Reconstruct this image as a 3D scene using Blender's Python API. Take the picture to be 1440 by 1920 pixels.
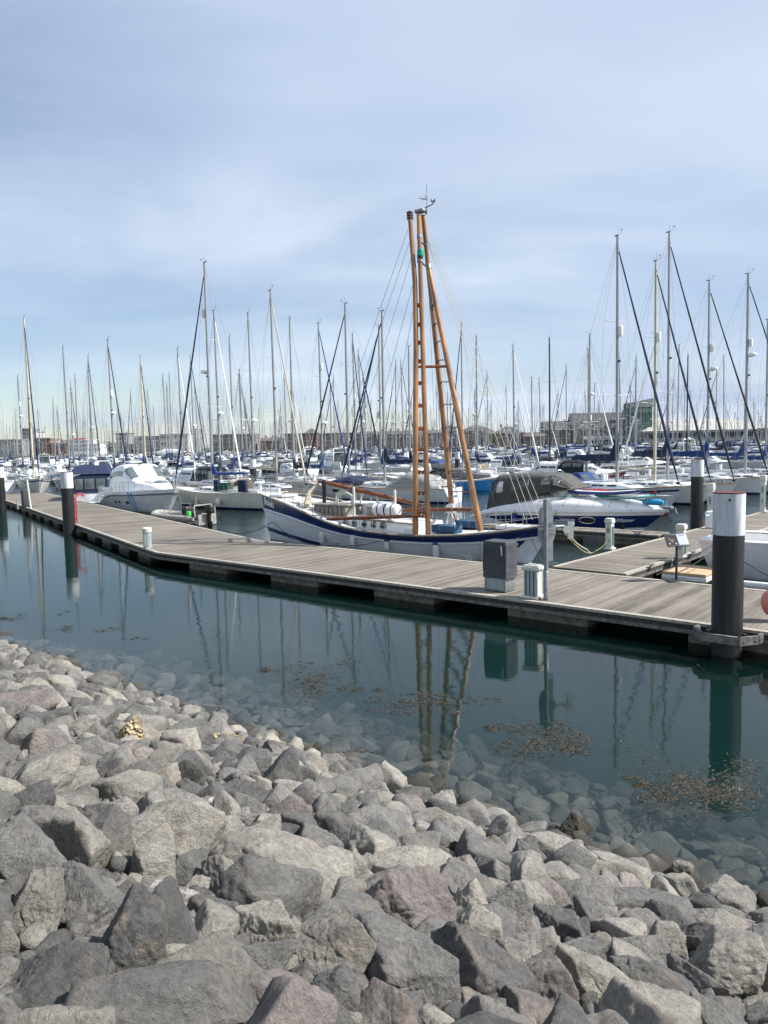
import bpy, bmesh, math, random
import numpy as np
from mathutils import Vector, Matrix, Quaternion, noise
R = math.radians
for o in list(bpy.data.objects): bpy.data.objects.remove(o)
SC = bpy.context.scene
COL = SC.collection

# ------------------------------------------------------------ camera
CAM_H = 4.45; F = 1442.0; PITCH = R(5.07); ROLL = R(1.25)
cd = bpy.data.cameras.new('camera'); cam = bpy.data.objects.new('camera', cd); COL.objects.link(cam)
cd.sensor_fit = 'VERTICAL'; cd.sensor_height = 36.0; cd.lens = 36.0 * F / 1920.0
cd.clip_start = 0.05; cd.clip_end = 6000
cam.matrix_world = (Matrix.Translation((0, 0, CAM_H)) @ Matrix.Rotation(R(90) - PITCH, 4, 'X') @ Matrix.Rotation(-ROLL, 4, 'Z'))
SC.camera = cam
SC.render.resolution_x = 768; SC.render.resolution_y = 1024

# ------------------------------------------------------------ sky, sun, exposure
SUN_EL = R(47); SUN_AZ = R(-8)          # azimuth measured from +X towards +Y
SC.view_settings.view_transform = 'Standard'; SC.view_settings.look = 'None'
SC.view_settings.exposure = 0.76; SC.view_settings.gamma = 1.0
W = bpy.data.worlds.new('World'); SC.world = W; W.use_nodes = True
nt = W.node_tree; nt.nodes.clear()
def N(t, ty, **kw):
    n = t.nodes.new(ty)
    for k, v in kw.items(): setattr(n, k, v)
    return n
out = N(nt, 'ShaderNodeOutputWorld'); bg = N(nt, 'ShaderNodeBackground')
sky = N(nt, 'ShaderNodeTexSky'); sky.sky_type = 'NISHITA'; sky.sun_disc = False
sky.sun_elevation = SUN_EL; sky.sun_rotation = R(90) - SUN_AZ; sky.air_density = 1.0; sky.dust_density = 0.3; sky.ozone_density = 2.0
bg.inputs[1].default_value = 0.077
tc = N(nt, 'ShaderNodeTexCoord'); sep = N(nt, 'ShaderNodeSeparateXYZ'); nt.links.new(tc.outputs['Generated'], sep.inputs[0])
# cloud layer seen on a plane high above: direction / (z + small)
mz = N(nt, 'ShaderNodeMath', operation='MAXIMUM'); nt.links.new(sep.outputs[2], mz.inputs[0]); mz.inputs[1].default_value = 0.0
az = N(nt, 'ShaderNodeMath', operation='ADD'); nt.links.new(mz.outputs[0], az.inputs[0]); az.inputs[1].default_value = 0.16
dv = N(nt, 'ShaderNodeVectorMath', operation='DIVIDE'); nt.links.new(tc.outputs['Generated'], dv.inputs[0])
cx = N(nt, 'ShaderNodeCombineXYZ')
for i in range(3): nt.links.new(az.outputs[0], cx.inputs[i])
nt.links.new(cx.outputs[0], dv.inputs[1])
mp = N(nt, 'ShaderNodeMapping'); mp.inputs['Scale'].default_value = (0.55, 1.0, 0.8); mp.inputs['Rotation'].default_value = (0, 0, R(-14)); mp.inputs['Location'].default_value = (3.1, 1.2, 0)
nt.links.new(dv.outputs[0], mp.inputs[0])
n1 = N(nt, 'ShaderNodeTexNoise'); n1.inputs['Scale'].default_value = 1.0; n1.inputs['Detail'].default_value = 7; n1.inputs['Roughness'].default_value = 0.5; n1.inputs['Distortion'].default_value = 0.5
nt.links.new(mp.outputs[0], n1.inputs[0])
# thinner cloud low on the left, thicker high and right
ad = N(nt, 'ShaderNodeMath', operation='MULTIPLY_ADD'); nt.links.new(sep.outputs[0], ad.inputs[0]); ad.inputs[1].default_value = 0.30; nt.links.new(n1.outputs[0], ad.inputs[2])
ad2 = N(nt, 'ShaderNodeMath', operation='MULTIPLY_ADD'); nt.links.new(sep.outputs[2], ad2.inputs[0]); ad2.inputs[1].default_value = 0.34; nt.links.new(ad.outputs[0], ad2.inputs[2])
cr = N(nt, 'ShaderNodeMapRange'); cr.inputs[1].default_value = 0.36; cr.inputs[2].default_value = 0.66; cr.inputs[3].default_value = 0.22; cr.inputs[4].default_value = 0.92
nt.links.new(ad2.outputs[0], cr.inputs[0])
n2 = N(nt, 'ShaderNodeTexNoise'); n2.inputs['Scale'].default_value = 0.9; n2.inputs['Detail'].default_value = 5; n2.inputs['Roughness'].default_value = 0.45
nt.links.new(mp.outputs[0], n2.inputs[0])
cc = N(nt, 'ShaderNodeValToRGB')
cc.color_ramp.elements[0].position = 0.30; cc.color_ramp.elements[0].color = (3.75, 4.6, 6.3, 1)
cc.color_ramp.elements[1].position = 0.72; cc.color_ramp.elements[1].color = (6.7, 7.5, 8.6, 1)
nt.links.new(n2.outputs[0], cc.inputs[0])
mx = N(nt, 'ShaderNodeMixRGB'); nt.links.new(cr.outputs[0], mx.inputs[0]); nt.links.new(sky.outputs[0], mx.inputs[1]); nt.links.new(cc.outputs[0], mx.inputs[2])
nt.links.new(mx.outputs[0], bg.inputs[0]); nt.links.new(bg.outputs[0], out.inputs[0])

sd = bpy.data.lights.new('sun', 'SUN'); sd.energy = 5.0; sd.angle = R(0.6); sd.color = (1.0, 0.965, 0.92)
sun = bpy.data.objects.new('sun', sd); COL.objects.link(sun)
sv = Vector((math.cos(SUN_EL) * math.cos(SUN_AZ), math.cos(SUN_EL) * math.sin(SUN_AZ), math.sin(SUN_EL)))
sun.rotation_euler = sv.to_track_quat('Z', 'Y').to_euler(); sun.location = (20, 0, 30)

# ------------------------------------------------------------ helpers
def ray(px, py):
    x = px - 720; y = -(py - 960)
    c, s = math.cos(-ROLL), math.sin(-ROLL)
    x, y = c * x - s * y, s * x + c * y
    return Vector((x, F * math.cos(PITCH) + y * math.sin(PITCH), -F * math.sin(PITCH) + y * math.cos(PITCH)))
def at(px, py, z=0.0):                  # point at height z seen at a photo pixel
    d = ray(px, py); t = (z - CAM_H) / d.z
    return d * t + Vector((0, 0, CAM_H))
def atY(px, py, Y):                     # point at distance Y seen at a photo pixel
    d = ray(px, py); return d * (Y / d.y) + Vector((0, 0, CAM_H))

def tag(o, label=None, cat=None, group=None, kind=None):
    if label: o['label'] = label
    if cat: o['category'] = cat
    if group: o['group'] = group
    if kind: o['kind'] = kind
    return o
def empty(name, loc=(0, 0, 0), rz=0.0):
    o = bpy.data.objects.new(name, None); o.empty_display_size = 0.3
    o.location = loc; o.rotation_euler = (0, 0, rz); COL.objects.link(o); return o
def copy_tree(o, parent=None):
    c = o.copy(); COL.objects.link(c); c.parent = parent
    for ch in [q for q in o.children]: copy_tree(ch, c)
    return c

class MB:
    def __init__(s): s.v = []; s.f = []; s.m = []; s.mats = []
    def mi(s, mat):
        if mat not in s.mats: s.mats.append(mat)
        return s.mats.index(mat)
    def add(s, vs, fs, mat):
        b = len(s.v); i = s.mi(mat)
        s.v += [tuple(p) for p in vs]
        for f in fs: s.f.append(tuple(b + q for q in f)); s.m.append(i)
        return s
    def join(s, o):
        b = len(s.v); s.v += o.v
        for f, m in zip(o.f, o.m): s.f.append(tuple(b + q for q in f)); s.m.append(s.mi(o.mats[m]))
        return s
    def box(s, c, d, mat, rz=0.0, rx=0.0, ry=0.0, taper=1.0):
        M = Matrix.Translation(c) @ Matrix.Rotation(rz, 4, 'Z') @ Matrix.Rotation(ry, 4, 'Y') @ Matrix.Rotation(rx, 4, 'X')
        x, y, z = d[0] / 2, d[1] / 2, d[2] / 2
        vs = [M @ Vector((sx * x * (taper if sz > 0 else 1), sy * y * (taper if sz > 0 else 1), sz * z)) for sz in (-1, 1) for sy in (-1, 1) for sx in (-1, 1)]
        return s.add(vs, [(0, 2, 3, 1), (4, 5, 7, 6), (0, 1, 5, 4), (2, 6, 7, 3), (0, 4, 6, 2), (1, 3, 7, 5)], mat)
    def rbox(s, c, d, mat, r=0.02, rz=0.0, n=3, rx=0.0, ry=0.0):   # box with rounded edges
        M = Matrix.Translation(c) @ Matrix.Rotation(rz, 4, 'Z') @ Matrix.Rotation(ry, 4, 'Y') @ Matrix.Rotation(rx, 4, 'X')
        bm = bmesh.new(); bmesh.ops.create_cube(bm, size=1.0)
        for v in bm.verts: v.co = Vector((v.co.x * d[0], v.co.y * d[1], v.co.z * d[2]))
        bmesh.ops.bevel(bm, geom=list(bm.edges), offset=min(r, min(d) * 0.45), segments=n, affect='EDGES', profile=0.5)
        bm.verts.index_update()
        s.add([M @ v.co for v in bm.verts], [[v.index for v in f.verts] for f in bm.faces], mat); bm.free(); return s
    def tube(s, pts, r, mat, n=6, cap=True, r2=None):
        pts = [Vector(p) for p in pts]; k = len(pts)
        rs = r if isinstance(r, (list, tuple)) else ([r + (r2 - r) * i / (k - 1) for i in range(k)] if r2 is not None else [r] * k)
        vs = []; prev = None
        for i, p in enumerate(pts):
            t = (pts[min(i + 1, k - 1)] - pts[max(i - 1, 0)])
            if t.length < 1e-9: t = Vector((0, 0, 1))
            t.normalize()
            if prev is None:
                a = Vector((0, 0, 1)) if abs(t.z) < 0.9 else Vector((1, 0, 0)); a = (a - t * a.dot(t)).normalized()
            else: a = (prev - t * prev.dot(t)).normalized()
            prev = a; b = t.cross(a)
            for j in range(n):
                th = 2 * math.pi * j / n
                vs.append(p + (a * math.cos(th) + b * math.sin(th)) * rs[i])
        fs = []
        for i in range(k - 1):
            for j in range(n):
                fs.append((i * n + j, i * n + (j + 1) % n, (i + 1) * n + (j + 1) % n, (i + 1) * n + j))
        if cap: fs.append(tuple(range(n - 1, -1, -1))); fs.append(tuple((k - 1) * n + j for j in range(n)))
        return s.add(vs, fs, mat)
    def lathe(s, c, prof, mat, n=20, axis='Z', M=None):     # prof: list of (r, h)
        c = Vector(c); vs = []
        for r, h in prof:
            for j in range(n):
                th = 2 * math.pi * j / n; x, y = r * math.cos(th), r * math.sin(th)
                p = Vector((x, y, h)) if axis == 'Z' else (Vector((h, x, y)) if axis == 'X' else Vector((x, h, y)))
                if M: p = M @ p
                vs.append(c + p)
        fs = []; k = len(prof)
        for i in range(k - 1):
            for j in range(n): fs.append((i * n + j, i * n + (j + 1) % n, (i + 1) * n + (j + 1) % n, (i + 1) * n + j))
        fs.append(tuple(range(n - 1, -1, -1))); fs.append(tuple((k - 1) * n + j for j in range(n)))
        return s.add(vs, fs, mat)
    def grid(s, fn, us, vs_, mat, wrap=False):
        P = [fn(u, v) for u in us for v in vs_]; m = len(vs_); fs = []
        for i in range(len(us) - 1):
            for j in range(m - 1): fs.append((i * m + j, i * m + j + 1, (i + 1) * m + j + 1, (i + 1) * m + j))
        return s.add(P, fs, mat)
    def patch(s, fn, u0, u1, v0, v1, mat, off=0.012, n=8, m=4, round_=0.0, ctr=None):   # plate lying proud of a surface
        e = 1e-3
        P = []; us = [u0 + (u1 - u0) * i / n for i in range(n + 1)]; vs_ = [v0 + (v1 - v0) * j / m for j in range(m + 1)]
        for u in us:
            for v in vs_:
                p = Vector(fn(u, v)); du = Vector(fn(u + e, v)) - Vector(fn(u - e, v)); dv = Vector(fn(u, v + e)) - Vector(fn(u, v - e))
                nn = du.cross(dv)
                if nn.length > 1e-12: nn.normalize()
                if ctr is not None and nn.dot(p - Vector(ctr)) < 0: nn = -nn
                P.append((p, nn))
        M = m + 1; T = [p + q * off for p, q in P] + [p - q * 0.01 for p, q in P]; K = len(P); fs = []
        for i in range(n):
            for j in range(m): fs.append((i * M + j, i * M + j + 1, (i + 1) * M + j + 1, (i + 1) * M + j))
        per = [i * M for i in range(n + 1)] + [n * M + j for j in range(1, M)] + [i * M + m for i in range(n - 1, -1, -1)] + [j for j in range(m - 1, 0, -1)]
        for a, b in zip(per, per[1:] + per[:1]): fs.append((a, b, b + K, a + K))
        return s.add(T, fs, mat)
    def build(s, name, parent=None, smooth=True, ang=38, fixn=True):
        me = bpy.data.meshes.new(name); me.from_pydata(s.v, [], s.f)
        for m in s.mats: me.materials.append(m)
        me.polygons.foreach_set('material_index', s.m)
        me.update()
        if fixn:
            bm = bmesh.new(); bm.from_mesh(me); bmesh.ops.recalc_face_normals(bm, faces=bm.faces); bm.to_mesh(me); bm.free()
        if smooth:
            me.polygons.foreach_set('use_smooth', [True] * len(me.polygons)); me.set_sharp_from_angle(angle=R(ang))
        o = bpy.data.objects.new(name, me); COL.objects.link(o)
        if parent: o.parent = parent
        return o

# ------------------------------------------------------------ materials
def new_mat(name):
    m = bpy.data.materials.new(name); m.use_nodes = True; t = m.node_tree
    return m, t, t.nodes['Principled BSDF']
def paint(name, col, rough=0.4, metal=0.0, var=0.12, scale=3.0, coat=0.0, bump=0.0, streak=False, bscale=40):
    m, t, b = new_mat(name)
    tcn = N(t, 'ShaderNodeTexCoord'); mpn = N(t, 'ShaderNodeMapping'); t.links.new(tcn.outputs['Object'], mpn.inputs[0])
    if streak: mpn.inputs['Scale'].default_value = (1, 1, 0.12)
    nz = N(t, 'ShaderNodeTexNoise'); nz.inputs['Scale'].default_value = scale; nz.inputs['Detail'].default_value = 8; nz.inputs['Roughness'].default_value = 0.65
    t.links.new(mpn.outputs[0], nz.inputs[0])
    mr = N(t, 'ShaderNodeMapRange'); mr.inputs[1].default_value = 0.3; mr.inputs[2].default_value = 0.75; mr.inputs[3].default_value = 1 + var * 0.5; mr.inputs[4].default_value = 1 - var * 1.5
    t.links.new(nz.outputs[0], mr.inputs[0])
    mm = N(t, 'ShaderNodeVectorMath', operation='SCALE'); mm.inputs[0].default_value = col[:3]; t.links.new(mr.outputs[0], mm.inputs['Scale'])
    t.links.new(mm.outputs[0], b.inputs['Base Color'])
    b.inputs['Roughness'].default_value = rough; b.inputs['Metallic'].default_value = metal; b.inputs['Coat Weight'].default_value = coat; b.inputs['Coat Roughness'].default_value = 0.08
    if bump > 0:
        nb = N(t, 'ShaderNodeTexNoise'); nb.inputs['Scale'].default_value = bscale; nb.inputs['Detail'].default_value = 6
        t.links.new(mpn.outputs[0], nb.inputs[0])
        bp = N(t, 'ShaderNodeBump'); bp.inputs['Strength'].default_value = bump; bp.inputs['Distance'].default_value = 0.02
        t.links.new(nb.outputs[0], bp.inputs['Height']); t.links.new(bp.outputs[0], b.inputs['Normal'])
    return m
M = {}
M['gel'] = paint('white_gelcoat', (0.68, 0.69, 0.69), 0.25, coat=0.4, var=0.08)
M['cream'] = paint('cream_gelcoat', (0.66, 0.66, 0.61), 0.3, coat=0.3, var=0.1)
M['greyhull'] = paint('pale_grey_gelcoat', (0.52, 0.54, 0.55), 0.3, coat=0.3, var=0.1)
M['oldgel'] = paint('weathered_gelcoat', (0.60, 0.60, 0.57), 0.5, var=0.25, scale=2)
M['navy'] = paint('navy_paint', (0.012, 0.026, 0.125), 0.22, coat=0.5, var=0.15)
M['navyhull'] = paint('dark_blue_hull', (0.012, 0.018, 0.04), 0.25, coat=0.4)
M['blackhull'] = paint('black_hull', (0.015, 0.016, 0.018), 0.3, coat=0.3)
M['greenhull'] = paint('green_hull', (0.02, 0.07, 0.06), 0.3, coat=0.3)
M['redhull'] = paint('red_stripe', (0.22, 0.02, 0.02), 0.35)
M['bluehull'] = paint('bright_blue_hull', (0.03, 0.22, 0.52), 0.3, coat=0.3)
M['deck'] = paint('nonslip_deck', (0.50, 0.50, 0.475), 0.6, var=0.2, scale=6, bump=0.1)
M['aquadeck'] = paint('pale_aqua_deck', (0.42, 0.62, 0.62), 0.55, var=0.15)
M['glass'] = paint('dark_window', (0.03, 0.035, 0.04), 0.06, var=0.3, coat=0.5)
M['glasslt'] = paint('tinted_window', (0.10, 0.13, 0.135), 0.06, var=0.4, scale=1.5, coat=0.6)
M['chrome'] = paint('stainless_steel', (0.62, 0.62, 0.62), 0.22, metal=1.0, var=0.1)
M['alu'] = paint('mast_aluminium', (0.34, 0.35, 0.36), 0.42, metal=0.45, var=0.15)
M['aluw'] = paint('white_painted_mast', (0.48, 0.49, 0.49), 0.4, var=0.12)
M['maststained'] = paint('cream_stained_mast', (0.52, 0.47, 0.34), 0.5, var=0.3, scale=1.2)
M['mastblack'] = paint('black_mast', (0.02, 0.02, 0.022), 0.35)
M['wire'] = paint('rigging_wire', (0.22, 0.23, 0.25), 0.4, metal=0.5)
M['rope'] = paint('mooring_rope', (0.025, 0.025, 0.03), 0.8)
M['ropew'] = paint('pale_rope', (0.50, 0.47, 0.38), 0.85)
M['cvnavy'] = paint('navy_canvas', (0.010, 0.020, 0.062), 0.85, var=0.3, scale=4, bump=0.35, bscale=14)
M['cvblue'] = paint('blue_canvas', (0.012, 0.045, 0.17), 0.85, var=0.3, scale=4, bump=0.35, bscale=14)
M['cvblack'] = paint('black_canvas', (0.016, 0.018, 0.024), 0.85, var=0.3, scale=4, bump=0.35, bscale=14)
M['cvgrey'] = paint('grey_canvas', (0.24, 0.245, 0.24), 0.9, var=0.2, scale=4, bump=0.4, bscale=9)
M['cvdgrey'] = paint('dark_grey_canvas', (0.070, 0.071, 0.066), 0.85, var=0.25, scale=4, bump=0.35, bscale=10)
M['cvbeige'] = paint('beige_canvas', (0.46, 0.41, 0.31), 0.9, var=0.2, scale=4, bump=0.35, bscale=12)
M['cvgreen'] = paint('green_canvas', (0.01, 0.09, 0.055), 0.9, var=0.2)
M['cvteal'] = paint('petrol_canvas', (0.01, 0.10, 0.13), 0.9, var=0.2)
M['cvred'] = paint('red_canvas', (0.30, 0.025, 0.02), 0.9, var=0.2)
M['teak'] = paint('teak', (0.30, 0.19, 0.11), 0.6, var=0.35, scale=12)
M['greywood'] = paint('weathered_hatch_wood', (0.26, 0.24, 0.20), 0.8, var=0.4, scale=9, bump=0.3)
M['varn'] = paint('varnished_pole', (0.37, 0.165, 0.042), 0.3, var=0.6, scale=3.5, coat=0.7, streak=True)
M['varnd'] = paint('dark_varnished_spar', (0.20, 0.065, 0.022), 0.5, var=0.3, scale=3, coat=0.0)
M['black'] = paint('black_plastic', (0.014, 0.014, 0.015), 0.5)
M['fender'] = paint('white_fender', (0.66, 0.67, 0.66), 0.4, var=0.2)
M['fblue'] = paint('blue_fender_end', (0.012, 0.03, 0.22), 0.4)
M['yellow'] = paint('yellow_plastic', (0.70, 0.42, 0.02), 0.5)
M['red'] = paint('red_painted_steel', (0.42, 0.03, 0.04), 0.45)
M['orange'] = paint('pink_buoy', (0.62, 0.20, 0.17), 0.5, var=0.15)
M['galv'] = paint('galvanised_steel', (0.27, 0.29, 0.30), 0.5, metal=0.6, var=0.25, scale=8)
M['greysteel'] = paint('grey_sign_plate', (0.33, 0.35, 0.37), 0.5, var=0.2)
M['pedw'] = paint('pedestal_cream', (0.58, 0.58, 0.52), 0.5, var=0.2, scale=5)
M['pedg'] = paint('pedestal_grey_blue', (0.27, 0.33, 0.35), 0.45, var=0.2)
M['pedgreen'] = paint('pedestal_green', (0.015, 0.11, 0.08), 0.4)
M['concrete'] = paint('float_concrete', (0.20, 0.185, 0.15), 0.9, var=0.5, scale=4, bump=0.4)
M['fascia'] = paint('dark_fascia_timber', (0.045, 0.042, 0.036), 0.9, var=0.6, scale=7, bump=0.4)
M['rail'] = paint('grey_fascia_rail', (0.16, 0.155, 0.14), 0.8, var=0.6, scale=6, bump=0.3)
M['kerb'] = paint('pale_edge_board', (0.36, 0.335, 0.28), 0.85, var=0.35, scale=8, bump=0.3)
M['cover'] = paint('charcoal_weather_cover', (0.055, 0.057, 0.066), 0.75, var=0.3, scale=2, bump=0.8, bscale=5)
M['pwhite'] = paint('cruiser_white', (0.80, 0.81, 0.82), 0.2, coat=0.5, var=0.05)
M['cushion'] = paint('blue_box_cover', (0.02, 0.07, 0.15), 0.8, var=0.3, bump=0.3)
M['greenlight'] = paint('green_lamp', (0.01, 0.30, 0.16), 0.2)
M['tan'] = paint('tan_decking', (0.48, 0.33, 0.20), 0.7, var=0.2)
M['liferaft'] = paint('liferaft_shell', (0.80, 0.80, 0.79), 0.4, var=0.1)
M['tealboard'] = paint('teal_board', (0.05, 0.42, 0.40), 0.4)
M['skyblue'] = paint('sky_blue_bag', (0.02, 0.30, 0.58), 0.5)
M['bluegrp'] = paint('blue_ripple', (0.05, 0.25, 0.6), 0.5)
M['ivory'] = paint('ivory_dome', (0.74, 0.74, 0.71), 0.4, var=0.06)
M['ribgrey'] = paint('worn_grey_tube', (0.30, 0.29, 0.26), 0.8, var=0.4, scale=6, bump=0.2)
M['acid'] = paint('acid_green', (0.05, 0.55, 0.08), 0.5)
# see-through canopy window: thin smoky film
def film(name, col, tr):
    m, t, b = new_mat(name); b.inputs['Base Color'].default_value = (*col, 1); b.inputs['Roughness'].default_value = 0.12
    tb = N(t, 'ShaderNodeBsdfTransparent'); ms = N(t, 'ShaderNodeMixShader'); ms.inputs[0].default_value = tr
    t.links.new(b.outputs[0], ms.inputs[1]); t.links.new(tb.outputs[0], ms.inputs[2]); t.links.new(ms.outputs[0], t.nodes['Material Output'].inputs[0])
    return m
M['film'] = film('smoky_clear_vinyl', (0.12, 0.12, 0.115), 0.55)
M['screen'] = film('greenish_windscreen', (0.22, 0.30, 0.29), 0.5)

def planks(name, along='X', w=0.12, base=(0.225, 0.198, 0.162), dark=(0.072, 0.061, 0.048)):
    m, t, b = new_mat(name)
    tcn = N(t, 'ShaderNodeTexCoord'); sp = N(t, 'ShaderNodeSeparateXYZ'); t.links.new(tcn.outputs['Object'], sp.inputs[0])
    ax = 0 if along == 'X' else 1
    d = N(t, 'ShaderNodeMath', operation='DIVIDE'); t.links.new(sp.outputs[ax], d.inputs[0]); d.inputs[1].default_value = w
    fl = N(t, 'ShaderNodeMath', operation='FLOOR'); t.links.new(d.outputs[0], fl.inputs[0])
    fr = N(t, 'ShaderNodeMath', operation='FRACT'); t.links.new(d.outputs[0], fr.inputs[0])
    wn = N(t, 'ShaderNodeTexWhiteNoise', noise_dimensions='1D'); t.links.new(fl.outputs[0], wn.inputs['W'])
    mpn = N(t, 'ShaderNodeMapping'); mpn.inputs['Scale'].default_value = (9, 0.9, 1) if ax == 0 else (0.9, 9, 1); t.links.new(tcn.outputs['Object'], mpn.inputs[0])
    off = N(t, 'ShaderNodeVectorMath', operation='ADD'); t.links.new(mpn.outputs[0], off.inputs[0])
    cb = N(t, 'ShaderNodeCombineXYZ'); ml = N(t, 'ShaderNodeMath', operation='MULTIPLY'); ml.inputs[1].default_value = 30; t.links.new(wn.outputs[0], ml.inputs[0])
    t.links.new(ml.outputs[0], cb.inputs[1 - ax]); t.links.new(ml.outputs[0], cb.inputs[2]); t.links.new(cb.outputs[0], off.inputs[1])
    nz = N(t, 'ShaderNodeTexNoise'); nz.inputs['Scale'].default_value = 1.0; nz.inputs['Detail'].default_value = 8; nz.inputs['Roughness'].default_value = 0.7; t.links.new(off.outputs[0], nz.inputs[0])
    big = N(t, 'ShaderNodeTexNoise'); big.inputs['Scale'].default_value = 0.45; big.inputs['Detail'].default_value = 4; t.links.new(tcn.outputs['Object'], big.inputs[0])
    s1 = N(t, 'ShaderNodeMath', operation='MULTIPLY_ADD'); t.links.new(wn.outputs[0], s1.inputs[0]); s1.inputs[1].default_value = 0.48; t.links.new(nz.outputs[0], s1.inputs[2])
    s2 = N(t, 'ShaderNodeMath', operation='MULTIPLY_ADD'); t.links.new(big.outputs[0], s2.inputs[0]); s2.inputs[1].default_value = 0.8; t.links.new(s1.outputs[0], s2.inputs[2])
    rp = N(t, 'ShaderNodeMapRange'); rp.inputs[1].default_value = 0.75; rp.inputs[2].default_value = 1.5; t.links.new(s2.outputs[0], rp.inputs[0])
    mxn = N(t, 'ShaderNodeMixRGB'); mxn.inputs[1].default_value = (*base, 1); mxn.inputs[2].default_value = (*dark, 1); t.links.new(rp.outputs[0], mxn.inputs[0])
    # gap between boards: the shade below painted into the colour, groove only as bump
    g1 = N(t, 'ShaderNodeMath', operation='LESS_THAN'); t.links.new(fr.outputs[0], g1.inputs[0]); g1.inputs[1].default_value = 0.055
    mg = N(t, 'ShaderNodeMixRGB'); t.links.new(g1.outputs[0], mg.inputs[0]); t.links.new(mxn.outputs[0], mg.inputs[1]); mg.inputs[2].default_value = (0.03, 0.027, 0.022, 1)
    t.links.new(mg.outputs[0], b.inputs['Base Color']); b.inputs['Roughness'].default_value = 0.85
    sb = N(t, 'ShaderNodeMath', operation='SUBTRACT'); t.links.new(nz.outputs[0], sb.inputs[0]); t.links.new(g1.outputs[0], sb.inputs[1])
    bp = N(t, 'ShaderNodeBump'); bp.inputs['Strength'].default_value = 0.5; bp.inputs['Distance'].default_value = 0.01
    t.links.new(sb.outputs[0], bp.inputs['Height']); t.links.new(bp.outputs[0], b.inputs['Normal'])
    return m
M['planks'] = planks('weathered_deck_boards')

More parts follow.
